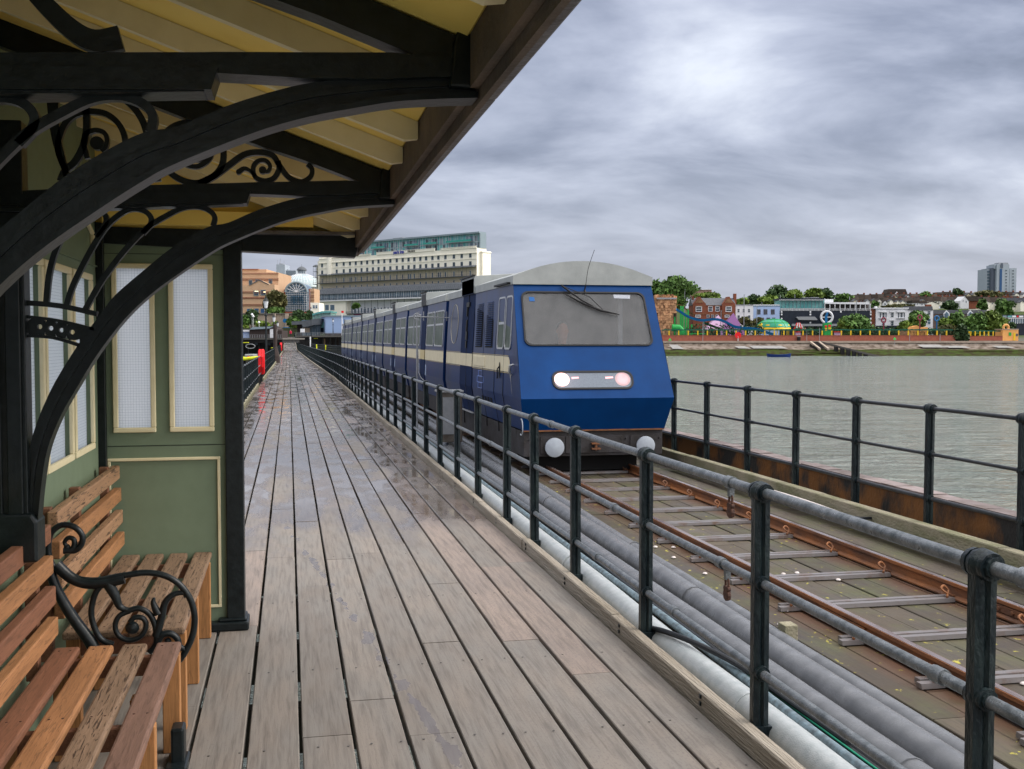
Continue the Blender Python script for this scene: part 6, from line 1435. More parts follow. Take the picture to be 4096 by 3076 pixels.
# trees
big = [('big dense tree on the skyline directly right of the train', 30, 262, 148, 345, 486, 'leaf', 5200), ('tree partly hidden behind the train beside the big dense tree', -60, 90, 170, 340, 492, 'leaf', 2000),
 ('green tree behind the slate roof of the brick house', 262, 420, 250, 300, 540, 'leaf3', 900), ('small tree above the white house', 500, 590, 285, 335, 530, 'leaf3', 700), ('small dark tree above the blue house roof', 585, 660, 262, 330, 560, 'leaf2', 700),
 ('spreading green tree left of the tall skyline tree', 635, 760, 268, 330, 530, 'leaf3', 900), ('tall dark tree peaking above the black building left end', 690, 832, 210, 310, 560, 'leaf2', 1600), ('yellow-green tree behind the left roof of the black building', 800, 910, 238, 300, 540, 'leaf3', 900),
 ('light green tree behind the centre of the black building', 905, 1025, 226, 300, 545, 'leaf3', 1200), ('dark feathery tree above the white roof box', 1000, 1080, 226, 290, 550, 'leaf2', 800), ('low tree right of the feathery tree on the skyline', 1080, 1195, 262, 310, 560, 'leaf', 900),
 ('round green tree in front of the black building', 1118, 1300, 388, 498, 472, 'leaf', 2600), ('yellow-green bushy tree left of the round tree', 1090, 1190, 420, 500, 470, 'leaf3', 1200),
 ('round dark tree before the white slate roofed house', 1533, 1646, 360, 462, 474, 'leaf', 1700), ('small olive tree before the white villa corner', 1465, 1548, 420, 474, 470, 'leaf3', 800),
 ('leafy tree at the left of the tree mass', 1700, 1800, 400, 505, 474, 'leaf3', 1300), ('yellow tipped tree in the middle of the tree mass', 1765, 1880, 360, 505, 476, 'leaf', 1900), ('broad tree in the right half of the tree mass', 1860, 2000, 375, 505, 478, 'leaf', 2300), ('dark tree at the right end of the tree mass', 1960, 2108, 360, 500, 480, 'leaf3', 2300),
 ('pale olive shrub at the left foot of the tree mass', 1700, 1810, 440, 500, 464, 'leaf4', 900), ('dark ivy covered bush filling the gap in the sea wall', 1798, 1876, 440, 538, 453, 'leaf2', 1900),
 ('bushy tree on the slope left of the gabled house', 1727, 1812, 298, 355, 570, 'leaf2', 1000), ('small slim tree right of the gabled house', 1945, 1998, 288, 360, 565, 'leaf', 800), ('tall green tree before the pale hillside row', 2048, 2140, 290, 380, 560, 'leaf', 1600),
 ('flat topped dark wood under the tower block', 1925, 2080, 238, 285, 700, 'leaf4', 1300), ('small tree on the ridge beside the brown roofs', 1790, 1848, 226, 262, 710, 'leaf2', 500), ('small tree on the ridge left of the white roof lights', 1605, 1668, 245, 285, 660, 'leaf', 500),
 ('low trees above the white villa roof', 1395, 1560, 322, 350, 540, 'leaf4', 1100), ('green tree at the right end of the black building roof', 1305, 1350, 305, 350, 530, 'leaf', 500),
 ('small shrub right of the yellow-green cluster near the blue house', 530, 600, 395, 450, 484, 'leaf4', 700), ('brownish shrub before the blue house', 600, 680, 400, 465, 482, 'leaf4', 700), ('small tree beside the arcade building', 2120, 2165, 430, 475, 480, 'leaf2', 500)]
for lab, x0, x1, yt, yb, b, m_, n_ in big: tree(lab, c6, x0, x1, yt, yb, b, m_, n_, size=.62 if b < 500 else .75, ground=max(land(0 + 100, b), LP(c6, x0, yb, b)[1] - 6) if b > 500 else .2)
# ---------------------------------------------------------------- the shore at the end of the pier
# hotel: long facade running away to the left
HB = Vector((LP(cH, 2058, 600, 600)[0], 600, 0)); HA = Vector((LP(cH, 225, 600, 686)[0], 686, 0))
HD = (HB - HA).normalized(); HL = (HB - HA).length; HN = Vector((HD.y, -HD.x, 0))
HM = TOWN @ Matrix(((HD.x, -HN.x, 0, HA.x), (HD.y, -HN.y, 0, HA.y), (0, 0, 1, 0), (0, 0, 0, 1)))   # local: x along, y into the building, z up
def HP(x, y, v=0):
    """survey point -> (u along the facade, z) on the facade plane pushed v towards the sea"""
    px, py = cH(x, y); r_ = ray(px, py); dr_ = Vector((r_.dot(CR), r_.dot(FH), r_.z)); n2 = HN; p0 = HA + HN * v
    t_ = (p0.dot(n2)) / dr_.dot(n2); p = Vector((0, 0, CZ)) + dr_ * t_; return (p - HA).dot(HD), p.z
ZR = lambda y: HP(1984, y)[1]           # heights read at the right-hand window column
hotel = thing('hotel', 'long cream hotel on the cliff with balcony galleries and a teal glass penthouse', 'hotel', HM @ Vector((HL / 2, 0, 3)))
H = lambda: MB(HM)
U = lambda x: HP(x, 500)[0]
zpar = ZR(270)
H().box(0, HL, 0, 8, 2, zpar).build('wall', MT['hotelw'], hotel)
H().box(HL, HL + 1.6, 3, 10, 2, zpar - 1.6).box(HL - .2, HL + 1.9, 2.6, 10.4, zpar - 2.4, zpar - 1.9).build('end_wing', MT['hotelw'], hotel)
H().box(-2.2, -.002, .6, 9, 2, zpar - 1).build('end_wing', MT['hotelw'], hotel)
H().lathe([(2.1, zpar - 11), (2.1, zpar + 2.6), (2.3, zpar + 2.7), (2.3, zpar + 3.1), (.1, zpar + 3.4)], (U(350), .2, 0), 16).build('round_turret', MT['hotelw'], hotel, smooth_=True)
H().box(-.6, HL + .3, -.5, .4, ZR(330) , ZR(322)).box(-.3, HL + .2, -.25, .2, ZR(398), ZR(394)).build('cornice', MT['hotelw'], hotel)
q = H(); u = U(1640)
q.box(U(1640), HL, -.3, .2, zpar, zpar + .25).box(U(1640), HL, -.3, .2, zpar + 1.0, zpar + 1.2)
while u < HL: q.box(u, u + .22, -.2, .1, zpar + .2, zpar + 1.0); u += .6
q.build('balustrade', MT['hotelw'], hotel); q = H().box(0, U(830), -.3, .2, zpar, zpar + .2).box(0, U(830), -.3, .2, zpar + .9, zpar + 1.1)
u = .2
while u < U(830): q.box(u, u + .22, -.2, .1, zpar + .2, zpar + .9); u += .7
q.build('balustrade', MT['hotelw'], hotel)
H().box(U(895), U(1570), -.35, .3, zpar, zpar + 1.4).box(U(895), U(1570), -.5, .3, zpar + 1.4, zpar + 1.6).build('name_parapet', MT['hotelw'], hotel)
def text_obj(body, size, M, m, parent, name):
    cu = bpy.data.curves.new(name, 'FONT'); cu.body = body; cu.size = size; cu.extrude = .06; cu.offset = .05; cu.align_x = 'CENTER'; cu.align_y = 'CENTER'
    tmp = bpy.data.objects.new('tmp', cu); col.objects.link(tmp)
    dg = bpy.context.evaluated_depsgraph_get(); me = bpy.data.meshes.new_from_object(tmp.evaluated_get(dg)); bpy.data.objects.remove(tmp)
    me.transform(Matrix.Translation(-parent_origin(parent)) @ M); me.materials.clear(); me.materials.append(m)
    o = bpy.data.objects.new(name, me); col.objects.link(o); o.parent = parent; return o
FLIP = Matrix.Rotation(R(90), 4, 'X')
for body, xa, xb, ya, sz, m_ in (('park inn', 1105, 1208, 335, 2.7, mat('sign_blue', (.01, .02, .36))), ('PALACE', 1255, 1350, 325, 1.7, mat('sign_grey', (.10, .10, .09)))):
    um = (U(xa) + U(xb)) / 2; text_obj(body, sz, HM @ Matrix.Translation((um, -.55, zpar + .72)) @ FLIP, m_, hotel, 'sign_lettering')
for k in range(4):
    um = U(1120 + k * 26); H().box(um, um + .55, -.55, -.5, zpar - .35, zpar - .15).build('sign_dot', mat('sign_blue_dot', (.01, .02, .36)), hotel)
# penthouse
zp0, zp1 = zpar + .6, zpar + 8.3
H().box(U(470), HL - .6, 3.5, 7.5, zpar, zp1).build('penthouse', MT['teal'], hotel)
H().box(U(460), HL - .2, 2.2, 8, zp1, zp1 + .9).build('penthouse_roof', MT['tgrey'], hotel)
H().box(HL - .62, HL + .3, 2.6, 7.7, zpar, zp1 + .0).build('penthouse_end', MT['tgrey'], hotel)
H().box(U(930), U(1230), 6, 11, zp1 + .9, zp1 + 1.5).box(U(1000), U(1110), 6, 10, zp1 + 1.5, zp1 + 1.8).build('roof_plant', MT['greym'], hotel)
H().box(U(470), HL - .8, 3.3, 3.5, zpar + 3.6, zpar + 4.1).build('floor_band', MT['tgrey'], hotel)
r = random.Random(17); u = U(480); k = 0
while u < HL - 2:
    w_ = r.choice([.9, 1.3, 1.8, 2.4]); m_ = r.choice(['wdark', 'wblue', 'teal', 'tgrey', 'wblue'])
    for z0_ in (zpar + .4, zpar + 4.2):
        if r.random() < .8: H().box(u, u + w_, 3.25, 3.45, z0_, z0_ + 2.9).build('glazing_panel', MT[m_], hotel)
    H().box(u - .12, u, 3.2, 3.3, zpar, zp1).build('mullion', MT['whitem'], hotel); u += w_ + .12; k += 1
for xa, xb in ((815, 965), (1195, 1350), (1412, 1570), (1685, 1975)):
    H().box(U(xa), U(xb), 1.2, 3.3, zpar + 4.0, zpar + 4.2).build('balcony_slab', MT['tgrey'], hotel)
    H().box(U(xa), U(xb), 1.2, 1.26, zpar + 4.2, zpar + 5.2).build('balcony_glass', MT['tealrail'], hotel)
WXS = [258, 428, 510, 583, 650, 717, 783, 850, 915, 983, 1053, 1128, 1197, 1265, 1332, 1402, 1469, 1543, 1612, 1694, 1793, 1884, 1984]
def hwin(u, z0, z1, w_, v=0, glass='wdark', frame='whitem', bar=True):
    q = H(); e = .07; bar = False
    q.box(u - w_ / 2, u + w_ / 2, -v - .10, -v - .02, z1 - e, z1).box(u - w_ / 2, u + w_ / 2, -v - .10, -v - .02, z0, z0 + e).box(u - w_ / 2, u - w_ / 2 + e, -v - .10, -v - .02, z0 + e, z1 - e).box(u + w_ / 2 - e, u + w_ / 2, -v - .10, -v - .02, z0 + e, z1 - e)
    if bar: q.box(u - w_ / 2 + e, u + w_ / 2 - e, -v - .09, -v - .03, (z0 + z1) / 2 - .06, (z0 + z1) / 2 + .06)
    o = q.build('window', MT[frame], hotel); H().box(u - w_ / 2 + e, u + w_ / 2 - e, -v - .055, -v - .015, z0 + e, z1 - e).build('pane', MT[glass], o)
for x in WXS:
    for yt, yb in ((331, 378), (422, 470)): hwin(U(x), ZR(yb), ZR(yt), 1.85, frame='tgrey')
q = H()
for x in WXS:
    for yb in (385, 476): q.box(U(x) - 1, U(x) + 1, -.2, -.02, ZR(yb), ZR(yb) + .22)
q.build('window_sills', MT['whitew'], hotel)
# first canopy and the two open balcony floors
zc1 = ZR(487)
H().prism([(.1, zc1 + .9), (-2.6, zc1 - .1), (-2.6, zc1 - .4), (.1, zc1 + .3)], .8, HL - .2, 'x').build('upper_canopy', MT['lead'], hotel)
def gallery(zf, zt_, name):
    H().box(.8, HL - .2, -2.5, 0, zf - .35, zf).build('balcony_floor', MT['lead'], hotel)
    q = H(); u = .9
    while u < HL: q.box(u, u + .12, -2.45, -2.35, zf, zt_); u += 2.9
    q.build('balcony_posts', MT['lead'], hotel)
    q = H().box(.8, HL - .2, -2.46, -2.40, zf + .95, zf + 1.03).box(.8, HL - .2, -2.46, -2.40, zf + .5, zf + .54); u = .9
    while u < HL: q.box(u, u + .03, -2.45, -2.42, zf, zf + 1.0); u += .45
    q.build('balcony_railing', MT['lead'], hotel)
zf1, zf2 = ZR(592), ZR(690)
gallery(zf1, zc1, 'upper'); 
H().box(.1, HL - .1, -.01, .0, zf2 - 1, zc1).build('gallery_wall', MT['hotelw2'], hotel)
for i, x in enumerate(WXS):
    wd = 1.1
    hwin(U(x), zf1 + .1, zf1 + 2.9, wd, .03, 'wblue' if i % 3 else 'wdark')
    hwin(U(x), zf2 + .3, zf2 + 2.7, wd, .03, 'wblue' if (i + 1) % 3 else 'wdark')
    if i % 5 == 3: hwin(U(x) + 1.5, zf1 + .1, zf1 + 2.9, 1.1, .03, 'wblue')
# great curved lead canopy and glazed sun gallery
zk = HP(1400, 700, 6)[1]; zk2 = HP(1400, 760, 8.5)[1]; zg = HP(1400, 840, 8)[1]; ua, ub = HP(225, 800, 7)[0], HL + 3
H().loft([[(u, -2, zk + .9), (u, -4.8, zk + .6), (u, -7.2, zk - .3), (u, -8.6, zk2), (u, -8.6, zk2 - .25), (u, -2, zk2 - .2)] for u in (ua, ub)]).build('curved_canopy', MT['lead'], hotel)
q = H(); u = ua
while u < ub: q.loft([[(u + d_, -2, zk + 1.0), (u + d_, -4.8, zk + .7), (u + d_, -7.25, zk - .22), (u + d_, -8.7, zk2 + .02), (u + d_, -8.6, zk2), (u + d_, -7.2, zk - .3), (u + d_, -4.8, zk + .6)] for d_ in (0, .12)]); u += 1.5
q.build('canopy_ribs', mat('light_lead_rib', (.17, .18, .20)), hotel)
H().box(ua + .4, ub, -7.8, -7.6, zg + .1, zk2 - .2).build('sun_gallery_glass', MT['wblue'], hotel)
q = H(); u = ua + .4; k = 0
while u < ub: q.box(u, u + (.22 if k % 4 == 0 else .10), -7.95, -7.8, zg, zk2); u += 1.45; k += 1
q.build('gallery_mullions', MT['whitem'], hotel)
q = H(); u = ua
while u < ub: q.box(u, u + .06, -8.5, -8.42, zg, zg + 1.1); u += .5
q.box(ua, ub, -8.5, -8.42, zg + 1.05, zg + 1.15); u = ua
while u < ub: q.box(u, u + .14, -8.52, -8.4, zg, zk2); u += 5.6
q.build('gallery_railing', MT['lead'], hotel)
H().box(ua - .3, ub, -8.8, 0, zg - .7, zg).build('white_floor_band', MT['whitew'], hotel)
zl0 = HP(1400, 1010, 8)[1]
H().box(ua + .2, HP(548, 940, 7.5)[0], -7.6, 0, 2, zg - .7).build('lower_block', MT['hotelw'], hotel)
us = HP(548, 940, 7.5)[0]
H().box(us, ub, -4.5, 0, 2, zg - .7).build('lower_wall', MT['whitew'], hotel)
H().box(us, ub, -8.6, -4.5, zl0 - .4, zl0).build('lower_balcony', MT['lead'], hotel)
q = H(); u = us
while u < ub: q.box(u, u + .06, -8.5, -8.42, zl0, zl0 + 1.1); u += .55
u = us + .1
while u < ub: q.box(u, u + .2, -8.5, -8.3, zl0, zg - .7); u += 5.6
q.box(us, ub, -8.5, -8.42, zl0 + 1.05, zl0 + 1.15); q.build('lower_railing', MT['lead'], hotel)
u = us + 1.2; k = 0
while u < ub - 2 and k < 16:
    q = H(); wd = 2.2 if k % 3 == 1 else 1.3
    if k % 3 == 1:
        q.prism([(u - wd / 2, zl0 + .1), (u + wd / 2, zl0 + .1), (u + wd / 2, zl0 + 2.9)] + [(u + wd / 2 * math.cos(R(a)), zl0 + 2.9 + 1.0 * math.sin(R(a))) for a in range(15, 180, 15)] + [(u - wd / 2, zl0 + 2.9)], -4.62, -4.52, 'y')
        o = q.build('arched_window', MT['whitem'], hotel)
        q2 = H()
        for d_ in (-.75, -.05, .65): q2.box(u + d_ - .25, u + d_ + .30, -4.68, -4.63, zl0 + .25, zl0 + 2.7)
        q2.box(u - .7, u + .7, -4.68, -4.63, zl0 + 3.0, zl0 + 3.5).build('pane', MT['wblue'], o)
    else: 
        hwin(u, zl0 + .2, zl0 + 3.2, wd, 4.52, 'wblue')
    u += 2.9; k += 1
for x0, x1 in ((228, 275), (292, 338), (352, 403)):
    ux0, z1_ = HP(x0, 930, 7.6); ux1, z0_ = HP(x1, 993, 7.6); hwin((ux0 + ux1) / 2, z0_, z1_, ux1 - ux0, 7.6, 'wblue')
us2, zb_ = HP(575, 1072, 8); ue2, zt2 = HP(690, 1028, 8)
H().box(us2, ue2, -4.7, -4.55, zb_, zt2).build('red_banner', mat('red_purple_banner', (.50, .03, .08), (.25, .08, .28), scale=.8), hotel)
# side balconies of the left end
for y in (540, 610, 690, 770, 850):
    _, zz = HP(190, y, 0); H().box(-6.2, -2.2, 0, 3, zz - .3, zz).box(-6.2, -2.2, 0, .06, zz + .9, zz + 1.0).box(-6.1, -5.95, .1, .2, zz, zz + 3.2).box(-4.2, -4.05, .1, .2, zz, zz + 3.2).build('end_balcony', MT['lead'], hotel)
a_, z_ = HP(190, 545, 0); H().lathe([(2.3, z_ + 3.2), (1.9, z_ + 3.9), (.9, z_ + 4.5), (.1, z_ + 4.7)], (-4.2, 1, 0), 14).build('end_cupola', MT['lead'], hotel)
H().box(-5.5, -2.2, 2.2, 6, 2, z_ + 3).build('end_wing', MT['hotelw2'], hotel)
# small white annexe
t = bld('annexe', 'small cream annexe with two windows at the left foot of the hotel', 'building', cL, 850, 850, 318)
tbox(TM(), cL, 808, 905, 722, 900, 318, 8).build('wall', MT['hotelw'], t); win(t, cL, 832, 858, 748, 786, 318, glass='wblue'); win(t, cL, 862, 888, 748, 786, 318, glass='wblue')
MT_ = MT
# shopping centre
t = bld('shopping_centre', 'orange brick shopping centre with dark brick bands and a gabled front', 'shopping centre', cL, 260, 835, 330)
tbox(TM(), cL, -200, 455, 387, 840, 336, 20).build('wall', MT['obrick'], t); tbox(TM(), cL, -200, 320, 352, 390, 344, 16).build('upper_storey', MT['obrick'], t); tbox(TM(), cL, -200, 230, 347, 354, 343.6, 16).build('roof_edge', MT['ostripe'], t)
tpoly(TM(), cL, [(-60, 840), (410, 840), (410, 520), (345, 518), (240, 470), (130, 530), (-60, 530)], 330, 6).build('gabled_front', MT['obrick'], t)
tpoly(TM(), cL, [(130, 534), (240, 474), (345, 522), (345, 514), (240, 465), (130, 525)], 329.8, .4).build('gable_coping', MT['lead'], t)
for x0, x1, y0, y1, b in ((-200, 455, 398, 403, 335.8), (-200, 455, 455, 459, 335.8), (-200, 455, 470, 474, 335.8), (-60, 410, 598, 602, 329.8), (-60, 410, 612, 616, 329.8), (-60, 410, 662, 667, 329.8), (-60, 410, 672, 676, 329.8), (-60, 410, 738, 741, 329.8), (-60, 410, 752, 756, 329.8)):
    tbox(TM(), cL, x0, x1, y0, y1, b, .3).build('brick_band', MT['ostripe'], t)
for x0, x1, y0, y1, b, g_ in ((125, 165, 470, 525, 335.9, 'wdark'), (198, 232, 464, 500, 335.9, 'wdark'), (346, 385, 460, 512, 335.9, 'wdark'), (180, 234, 585, 645, 329.9, 'wdark'), (256, 313, 580, 640, 329.9, 'wdark'), (105, 150, 788, 838, 329.9, 'towerb'), (187, 236, 785, 838, 329.9, 'towerb'), (255, 300, 785, 838, 329.9, 'towerb')):
    win(t, cL, x0, x1, y0, y1, b, glass=g_, frame='tgrey', bars=False)
litw = mat('lit_ceiling_lamp', (1, .9, .6), emit=((1, .85, .45), 1.6))
for x0, x1, y in ((190, 205, 592), (208, 228, 592), (288, 310, 600)): tbox(TM(), cL, x0, x1, y, y + 7, 329.7, .1).build('lit_lamp', litw, t)
tbox(TM(), cL, 770, 850, 565, 840, 344, 10).build('side_wall', MT['obrick'], t); tbox(TM(), cL, 455, 535, 575, 840, 346, 10).build('side_wall', MT['obrick'], t)
for y in (600, 640, 660, 690): tbox(TM(), cL, 770, 850, y, y + 4, 343.8, .3).build('brick_band', MT['ostripe'], t)
tbox(TM(), cL, 768, 800, 570, 840, 342, 1).build('dark_brick_pier', MT['ostripe'], t); tbox(TM(), cL, 512, 532, 575, 840, 342, 1).build('dark_brick_pier', MT['ostripe'], t)
# glass dome with lantern
b_ = 700
t = bld('glass_dome', 'large ribbed glass dome with a dark lantern on top', 'dome', cL, 690, 560, b_)
ac, zt = LP(cL, 712, 402, b_ + 14); al, zb = LP(cL, 465, 555, b_ + 14); rd = ac - al
MB(TOWN).lathe([(rd, zb), (rd * .93, zb + (zt - zb) * .25), (rd * .78, zb + (zt - zb) * .52), (rd * .55, zb + (zt - zb) * .78), (rd * .3, zb + (zt - zb) * .94), (rd * .18, zt)], (ac, b_ + 14, 0), 40).build('glass_shell', mat('pale_dome_glass', (.36, .43, .44), (.28, .36, .38), rough=.2, scale=.3), t, smooth_=True)
q = TM()
for k in range(40):
    a_ = R(9 * k); q.tube([(ac + rd * f_ * 1.005 * math.cos(a_), b_ + 14 + rd * f_ * 1.005 * math.sin(a_), zb + (zt - zb) * h_) for f_, h_ in ((1, 0), (.93, .25), (.78, .52), (.55, .78), (.3, .94), (.18, 1))], .11, 4)
for f_, h_ in ((.93, .25), (.78, .52), (.55, .78)): q.tube([(ac + rd * f_ * math.cos(R(a)), b_ + 14 + rd * f_ * math.sin(R(a)), zb + (zt - zb) * h_) for a in range(0, 370, 10)], .12, 4)
q.build('shell_ribs', MT['whitem'], t)
a0, z0_ = LP(cL, 662, 402, b_ + 14); a1, z1_ = LP(cL, 760, 365, b_ + 14); rl = (a1 - a0) / 2
MB(TOWN).lathe([(rl * .95, z0_ - .5), (rl * .95, z0_), (rl * .8, z0_), (rl * .8, z1_)], (ac, b_ + 14, 0), 16).build('lantern', MT['wblue'], t)
q = TM()
for k in range(12): q.tube([(ac + rl * .9 * math.cos(R(30 * k)), b_ + 14 + rl * .9 * math.sin(R(30 * k)), z0_), (ac + rl * .9 * math.cos(R(30 * k)), b_ + 14 + rl * .9 * math.sin(R(30 * k)), z1_)], .16, 5)
q.build('lantern_posts', MT['whitem'], t)
MB(TOWN).lathe([(rl * 1.15, z1_), (rl * 1.15, z1_ + .4), (rl * .85, z1_ + 1.6), (rl * .4, z1_ + 2.4), (.1, z1_ + 2.7), (.05, z1_ + 4.2)], (ac, b_ + 14, 0), 20).build('lantern_cap', MT['lead'], t, smooth_=True)
# glazed entrance arch
b_ = 338
t = bld('glazed_arch', 'tall arched glass entrance front below the dome', 'glass entrance', cL, 650, 835, b_)
def archpts(x0, x1, yt, ys, n_=16):
    xm, rx = (x0 + x1) / 2, (x1 - x0) / 2; return [(xm + rx * math.cos(R(180 * k / n_)), ys - (ys - yt) * math.sin(R(180 * k / n_))) for k in range(n_ + 1)]
tpoly(TM(), cL, [(770, 838)] + archpts(530, 770, 495, 605) + [(530, 838)], b_, 12).build('glass_vault', MT['wblue'], t)
for w_, x0, x1, yt in ((.35, 530, 770, 495), (.15, 575, 725, 535), (.15, 615, 690, 570)):
    pts = [(LP(cL, x, y, b_ - .2)) for x, y in archpts(x0, x1, yt, 605)]; MB(TOWN).tube([(a, b_ - .2, z) for a, z in pts], w_, 6).build('arch_rib', MT['tgrey'], t)
q = TM()
for x in range(533, 772, 23): tbox(q, cL, x, x + 2.2, 605, 838, b_ - .3, .3)
for y in range(605, 838, 25): tbox(q, cL, 532, 768, y, y + 2.2, b_ - .3, .3)
for k in range(1, 8): 
    a0, z0_ = LP(cL, 650, 605, b_ - .25); a1, z1_ = LP(cL, 650 + 118 * math.cos(R(22.5 * k)), 605 - 108 * math.sin(R(22.5 * k)), b_ - .25); q.tube([(a0, b_ - .25, z0_), (a1, b_ - .25, z1_)], .09, 4)
q.build('glazing_grid', MT['whitem'], t)
q = TM()
for x in (592, 620, 625, 652, 690, 718): tbox(q, cL, x, x + 4, 650, 740, b_ - .5, .2)
for y in (655, 680, 700, 735): tbox(q, cL, 590, 722, y, y + 3, b_ - .5, .2)
q.build('blue_lattice', mat('blue_steel', (.03, .10, .17)), t)
tbox(TM(), cL, 530, 770, 822, 842, b_ - 1, 1).build('plinth', MT['ostripe'], t)
# white office block far behind
t = bld('office_block', 'pale blue-white stepped office block with roof masts behind the dome', 'office block', cL, 520, 560, 900)
tbox(TM(), cL, 429, 526, 298, 620, 900, 20).build('wall', MT['tower'], t); tbox(TM(), cL, 429, 648, 362, 620, 904, 20).build('wall', MT['tower'], t)
for x, y in ((441, 250), (474, 232), (514, 258), (467, 270)): tbox(TM(), cL, x, x + 2.2, y, 300, 905, .5).build('roof_mast', MT['greym'], t)
tbox(TM(), cL, 460, 500, 288, 299, 902, 6).build('roof_plant', MT['greym'], t); tbox(TM(), cL, 530, 560, 354, 364, 908, 6).build('roof_plant', MT['greym'], t)
q = TM()
for y in range(372, 480, 14): tbox(q, cL, 432, 645, y, y + 3, 903.6, .3)
q.build('window_bands', MT['wblue'], t)
# retaining wall and cliff garden
t = bld('retaining_wall', 'beige stone retaining wall with projecting piers below the shopping centre', 'retaining wall', cL, 500, 1000, 300)
tbox(TM(), cL, -300, 860, 848, 1060, 300, 3).build('wall_body', MT['beige'], t); tbox(TM(), cL, -300, 860, 838, 850, 299.6, 3.6).build('coping', MT['deckg'], t)
for x0, x1, y0 in ((525, 560, 842), (610, 660, 842), (720, 760, 850), (395, 420, 842)): tbox(TM(), cL, x0, x1, y0, 1050, 298.8, 1.2).build('wall_pier', MT['beige'], t)
for y in (905, 940, 965): tbox(TM(), cL, 60, 330, y + 40 - 20, y + 23, 297, .5).build('ramp_rail', MT['greym'], t)
struct(tbox(TM(), cL, -500, 900, 1000, 1125, 262, 40).build('esplanade_ground', mat('dark_planting_ground', (.05, .06, .03), rough=.9)))
for lab, x0, x1, yt, yb, b, m_, n_ in (('large olive-brown tree before the shopping centre', 308, 530, 590, 790, 322, 'leaf4', 3000), ('wide green shrub bank under the olive-brown tree', 335, 505, 775, 842, 318, 'leaf', 1500),
    ('dark conifer at the left end of the retaining wall', 100, 218, 795, 945, 296, 'leaf2', 1500), ('green tree at the far left above the blue roofs', 20, 132, 865, 990, 292, 'leaf', 1200), ('light green shrub bank behind the dark shed', 195, 350, 935, 1000, 285, 'leaf3', 1200),
    ('dark pointed conifer before the glass arch', 612, 735, 800, 925, 292, 'leaf2', 1500), ('dark pointed tree beside the annexe', 755, 830, 810, 920, 290, 'leaf2', 900), ('round yellow-green tree left of the cafe roof', 562, 690, 885, 1015, 280, 'leaf', 1700),
    ('small palm-like plant under the cafe roof', 622, 680, 950, 985, 262, 'leaf3', 400), ('small tree behind the pier head lamps', 395, 440, 930, 1000, 285, 'leaf3', 500), ('bush before the hotel banner', 1278, 1345, 730, 775, 288, 'leaf', 500), ('low green planting at the foot of the wall', 60, 130, 980, 1030, 280, 'leaf3', 600)):
    tree(lab, cL, x0, x1, yt, yb, b, m_, n_, size=.45, ground=LP(cL, x0, yb, b)[1] - 1.5, trunk=(yb - yt > 90))
# left pier head: dark shed on a timber deck
BL = 150
t = bld('pier_stage', 'dark timber pier stage with tarred legs left of the walkway', 'pier stage', cL, 250, 1200, BL)
tbox(TM(), cL, -600, 500, 1112, 1130, BL, 16).build('deck_edge', MT['deckg'], t); tbox(TM(), cL, -600, 498, 1130, 1165, BL + .6, 12).build('beam', MT['undark'], t); tbox(TM(), cL, -600, 498, 1165, 1700, BL + 14, 1).build('shade_backing', MT['undark'], t)  # dark backing sheet stands in for the shade under the stage
for x in (-60, 110, 230, 305, 395, 470): tbox(TM(), cL, x, x + 9, 1150, 1800, BL + 2, .8).build('pier_leg', MT['undark'], t)
for x0, y0 in ((80, 1172), (190, 1165), (330, 1168)): tbox(TM(), cL, x0, x0 + 34, y0, y0 + 26, BL + 13, .3).build('window', MT['wdark'], t)
q = TM()
for y in (1075, 1090, 1103): tbox(q, cL, -600, 495, y, y + 1.4, BL - .2, .08)
for x in range(-200, 496, 26): tbox(q, cL, x, x + 1.8, 1075, 1114, BL - .2, .08)
q.build('stage_railing', MT['greym'], t)
t = bld('shed', 'dark brown boarded shed with a grey roof and white double doors', 'shed', cL, 280, 1112, BL + 3)
tbox(TM(), cL, 132, 440, 1015, 1113, BL + 3, 4).build('wall', MT['shed'], t); tbox(TM(), cL, 440, 492, 1030, 1113, BL + 3, 4).build('lean_to', MT['shed'], t)
tpoly(TM(), cL, [(126, 1020), (352, 1008), (400, 984), (170, 992)], BL + 2.6, 5).build('roof', MT['tgrey'], t); tpoly(TM(), cL, [(350, 1017), (395, 985), (440, 1017)], BL + 2.9, 4.2).build('gable', MT['shed'], t)
for x in (358, 399): tbox(TM(), cL, x, x + 38, 1014, 1111, BL + 2.85, .12).build('door', MT['whitew'], t)
t = bld('beach_hut', 'pale blue and white hut at the left beside the dark shed', 'hut', cL, 95, 1112, BL + 4)
tbox(TM(), cL, -60, 130, 1040, 1112, BL + 4, 3).build('wall', MT['bluew'], t); tbox(TM(), cL, -62, 132, 1022, 1042, BL + 3.7, 3.6).build('roof', MT['whitew'], t)
# yellow fender bars and valve box
t = bld('mooring_frame', 'grey valve box with yellow pipes beyond the left railing', 'mooring frame', cL, 125, 1370, 58)
tbox(TM(), cL, 78, 176, 1292, 1345, 58, 1.0).build('box', MT['greym'], t, bevel=.04); tbox(TM(), cL, 92, 162, 1345, 2400, 58.2, .8).build('pile', MT['deckg'], t)
a, z = LP(cL, 122, 1332, 57.95); MB(TOWN).tube([(a, 57.98, z), (a, 57.9, z)], .09, 14).build('red_dial', MT['redp'], t)
a0, z0_ = LP(cL, -60, 1358, 57.7); a1, _ = LP(cL, 232, 1358, 57.7); _, z1_ = LP(cL, 10, 1337, 58.3)
MB(TOWN).tube([(a0, 57.7, z0_), (a1 + .3, 57.7, z0_ + .18)], .085, 10).build('yellow_pipe', MT['lime'], t, smooth_=True); MB(TOWN).tube([(a0, 58.3, z1_), (a1 + .3, 58.3, z1_ + .05)], .085, 10).build('yellow_pipe', MT['lime'], t, smooth_=True)
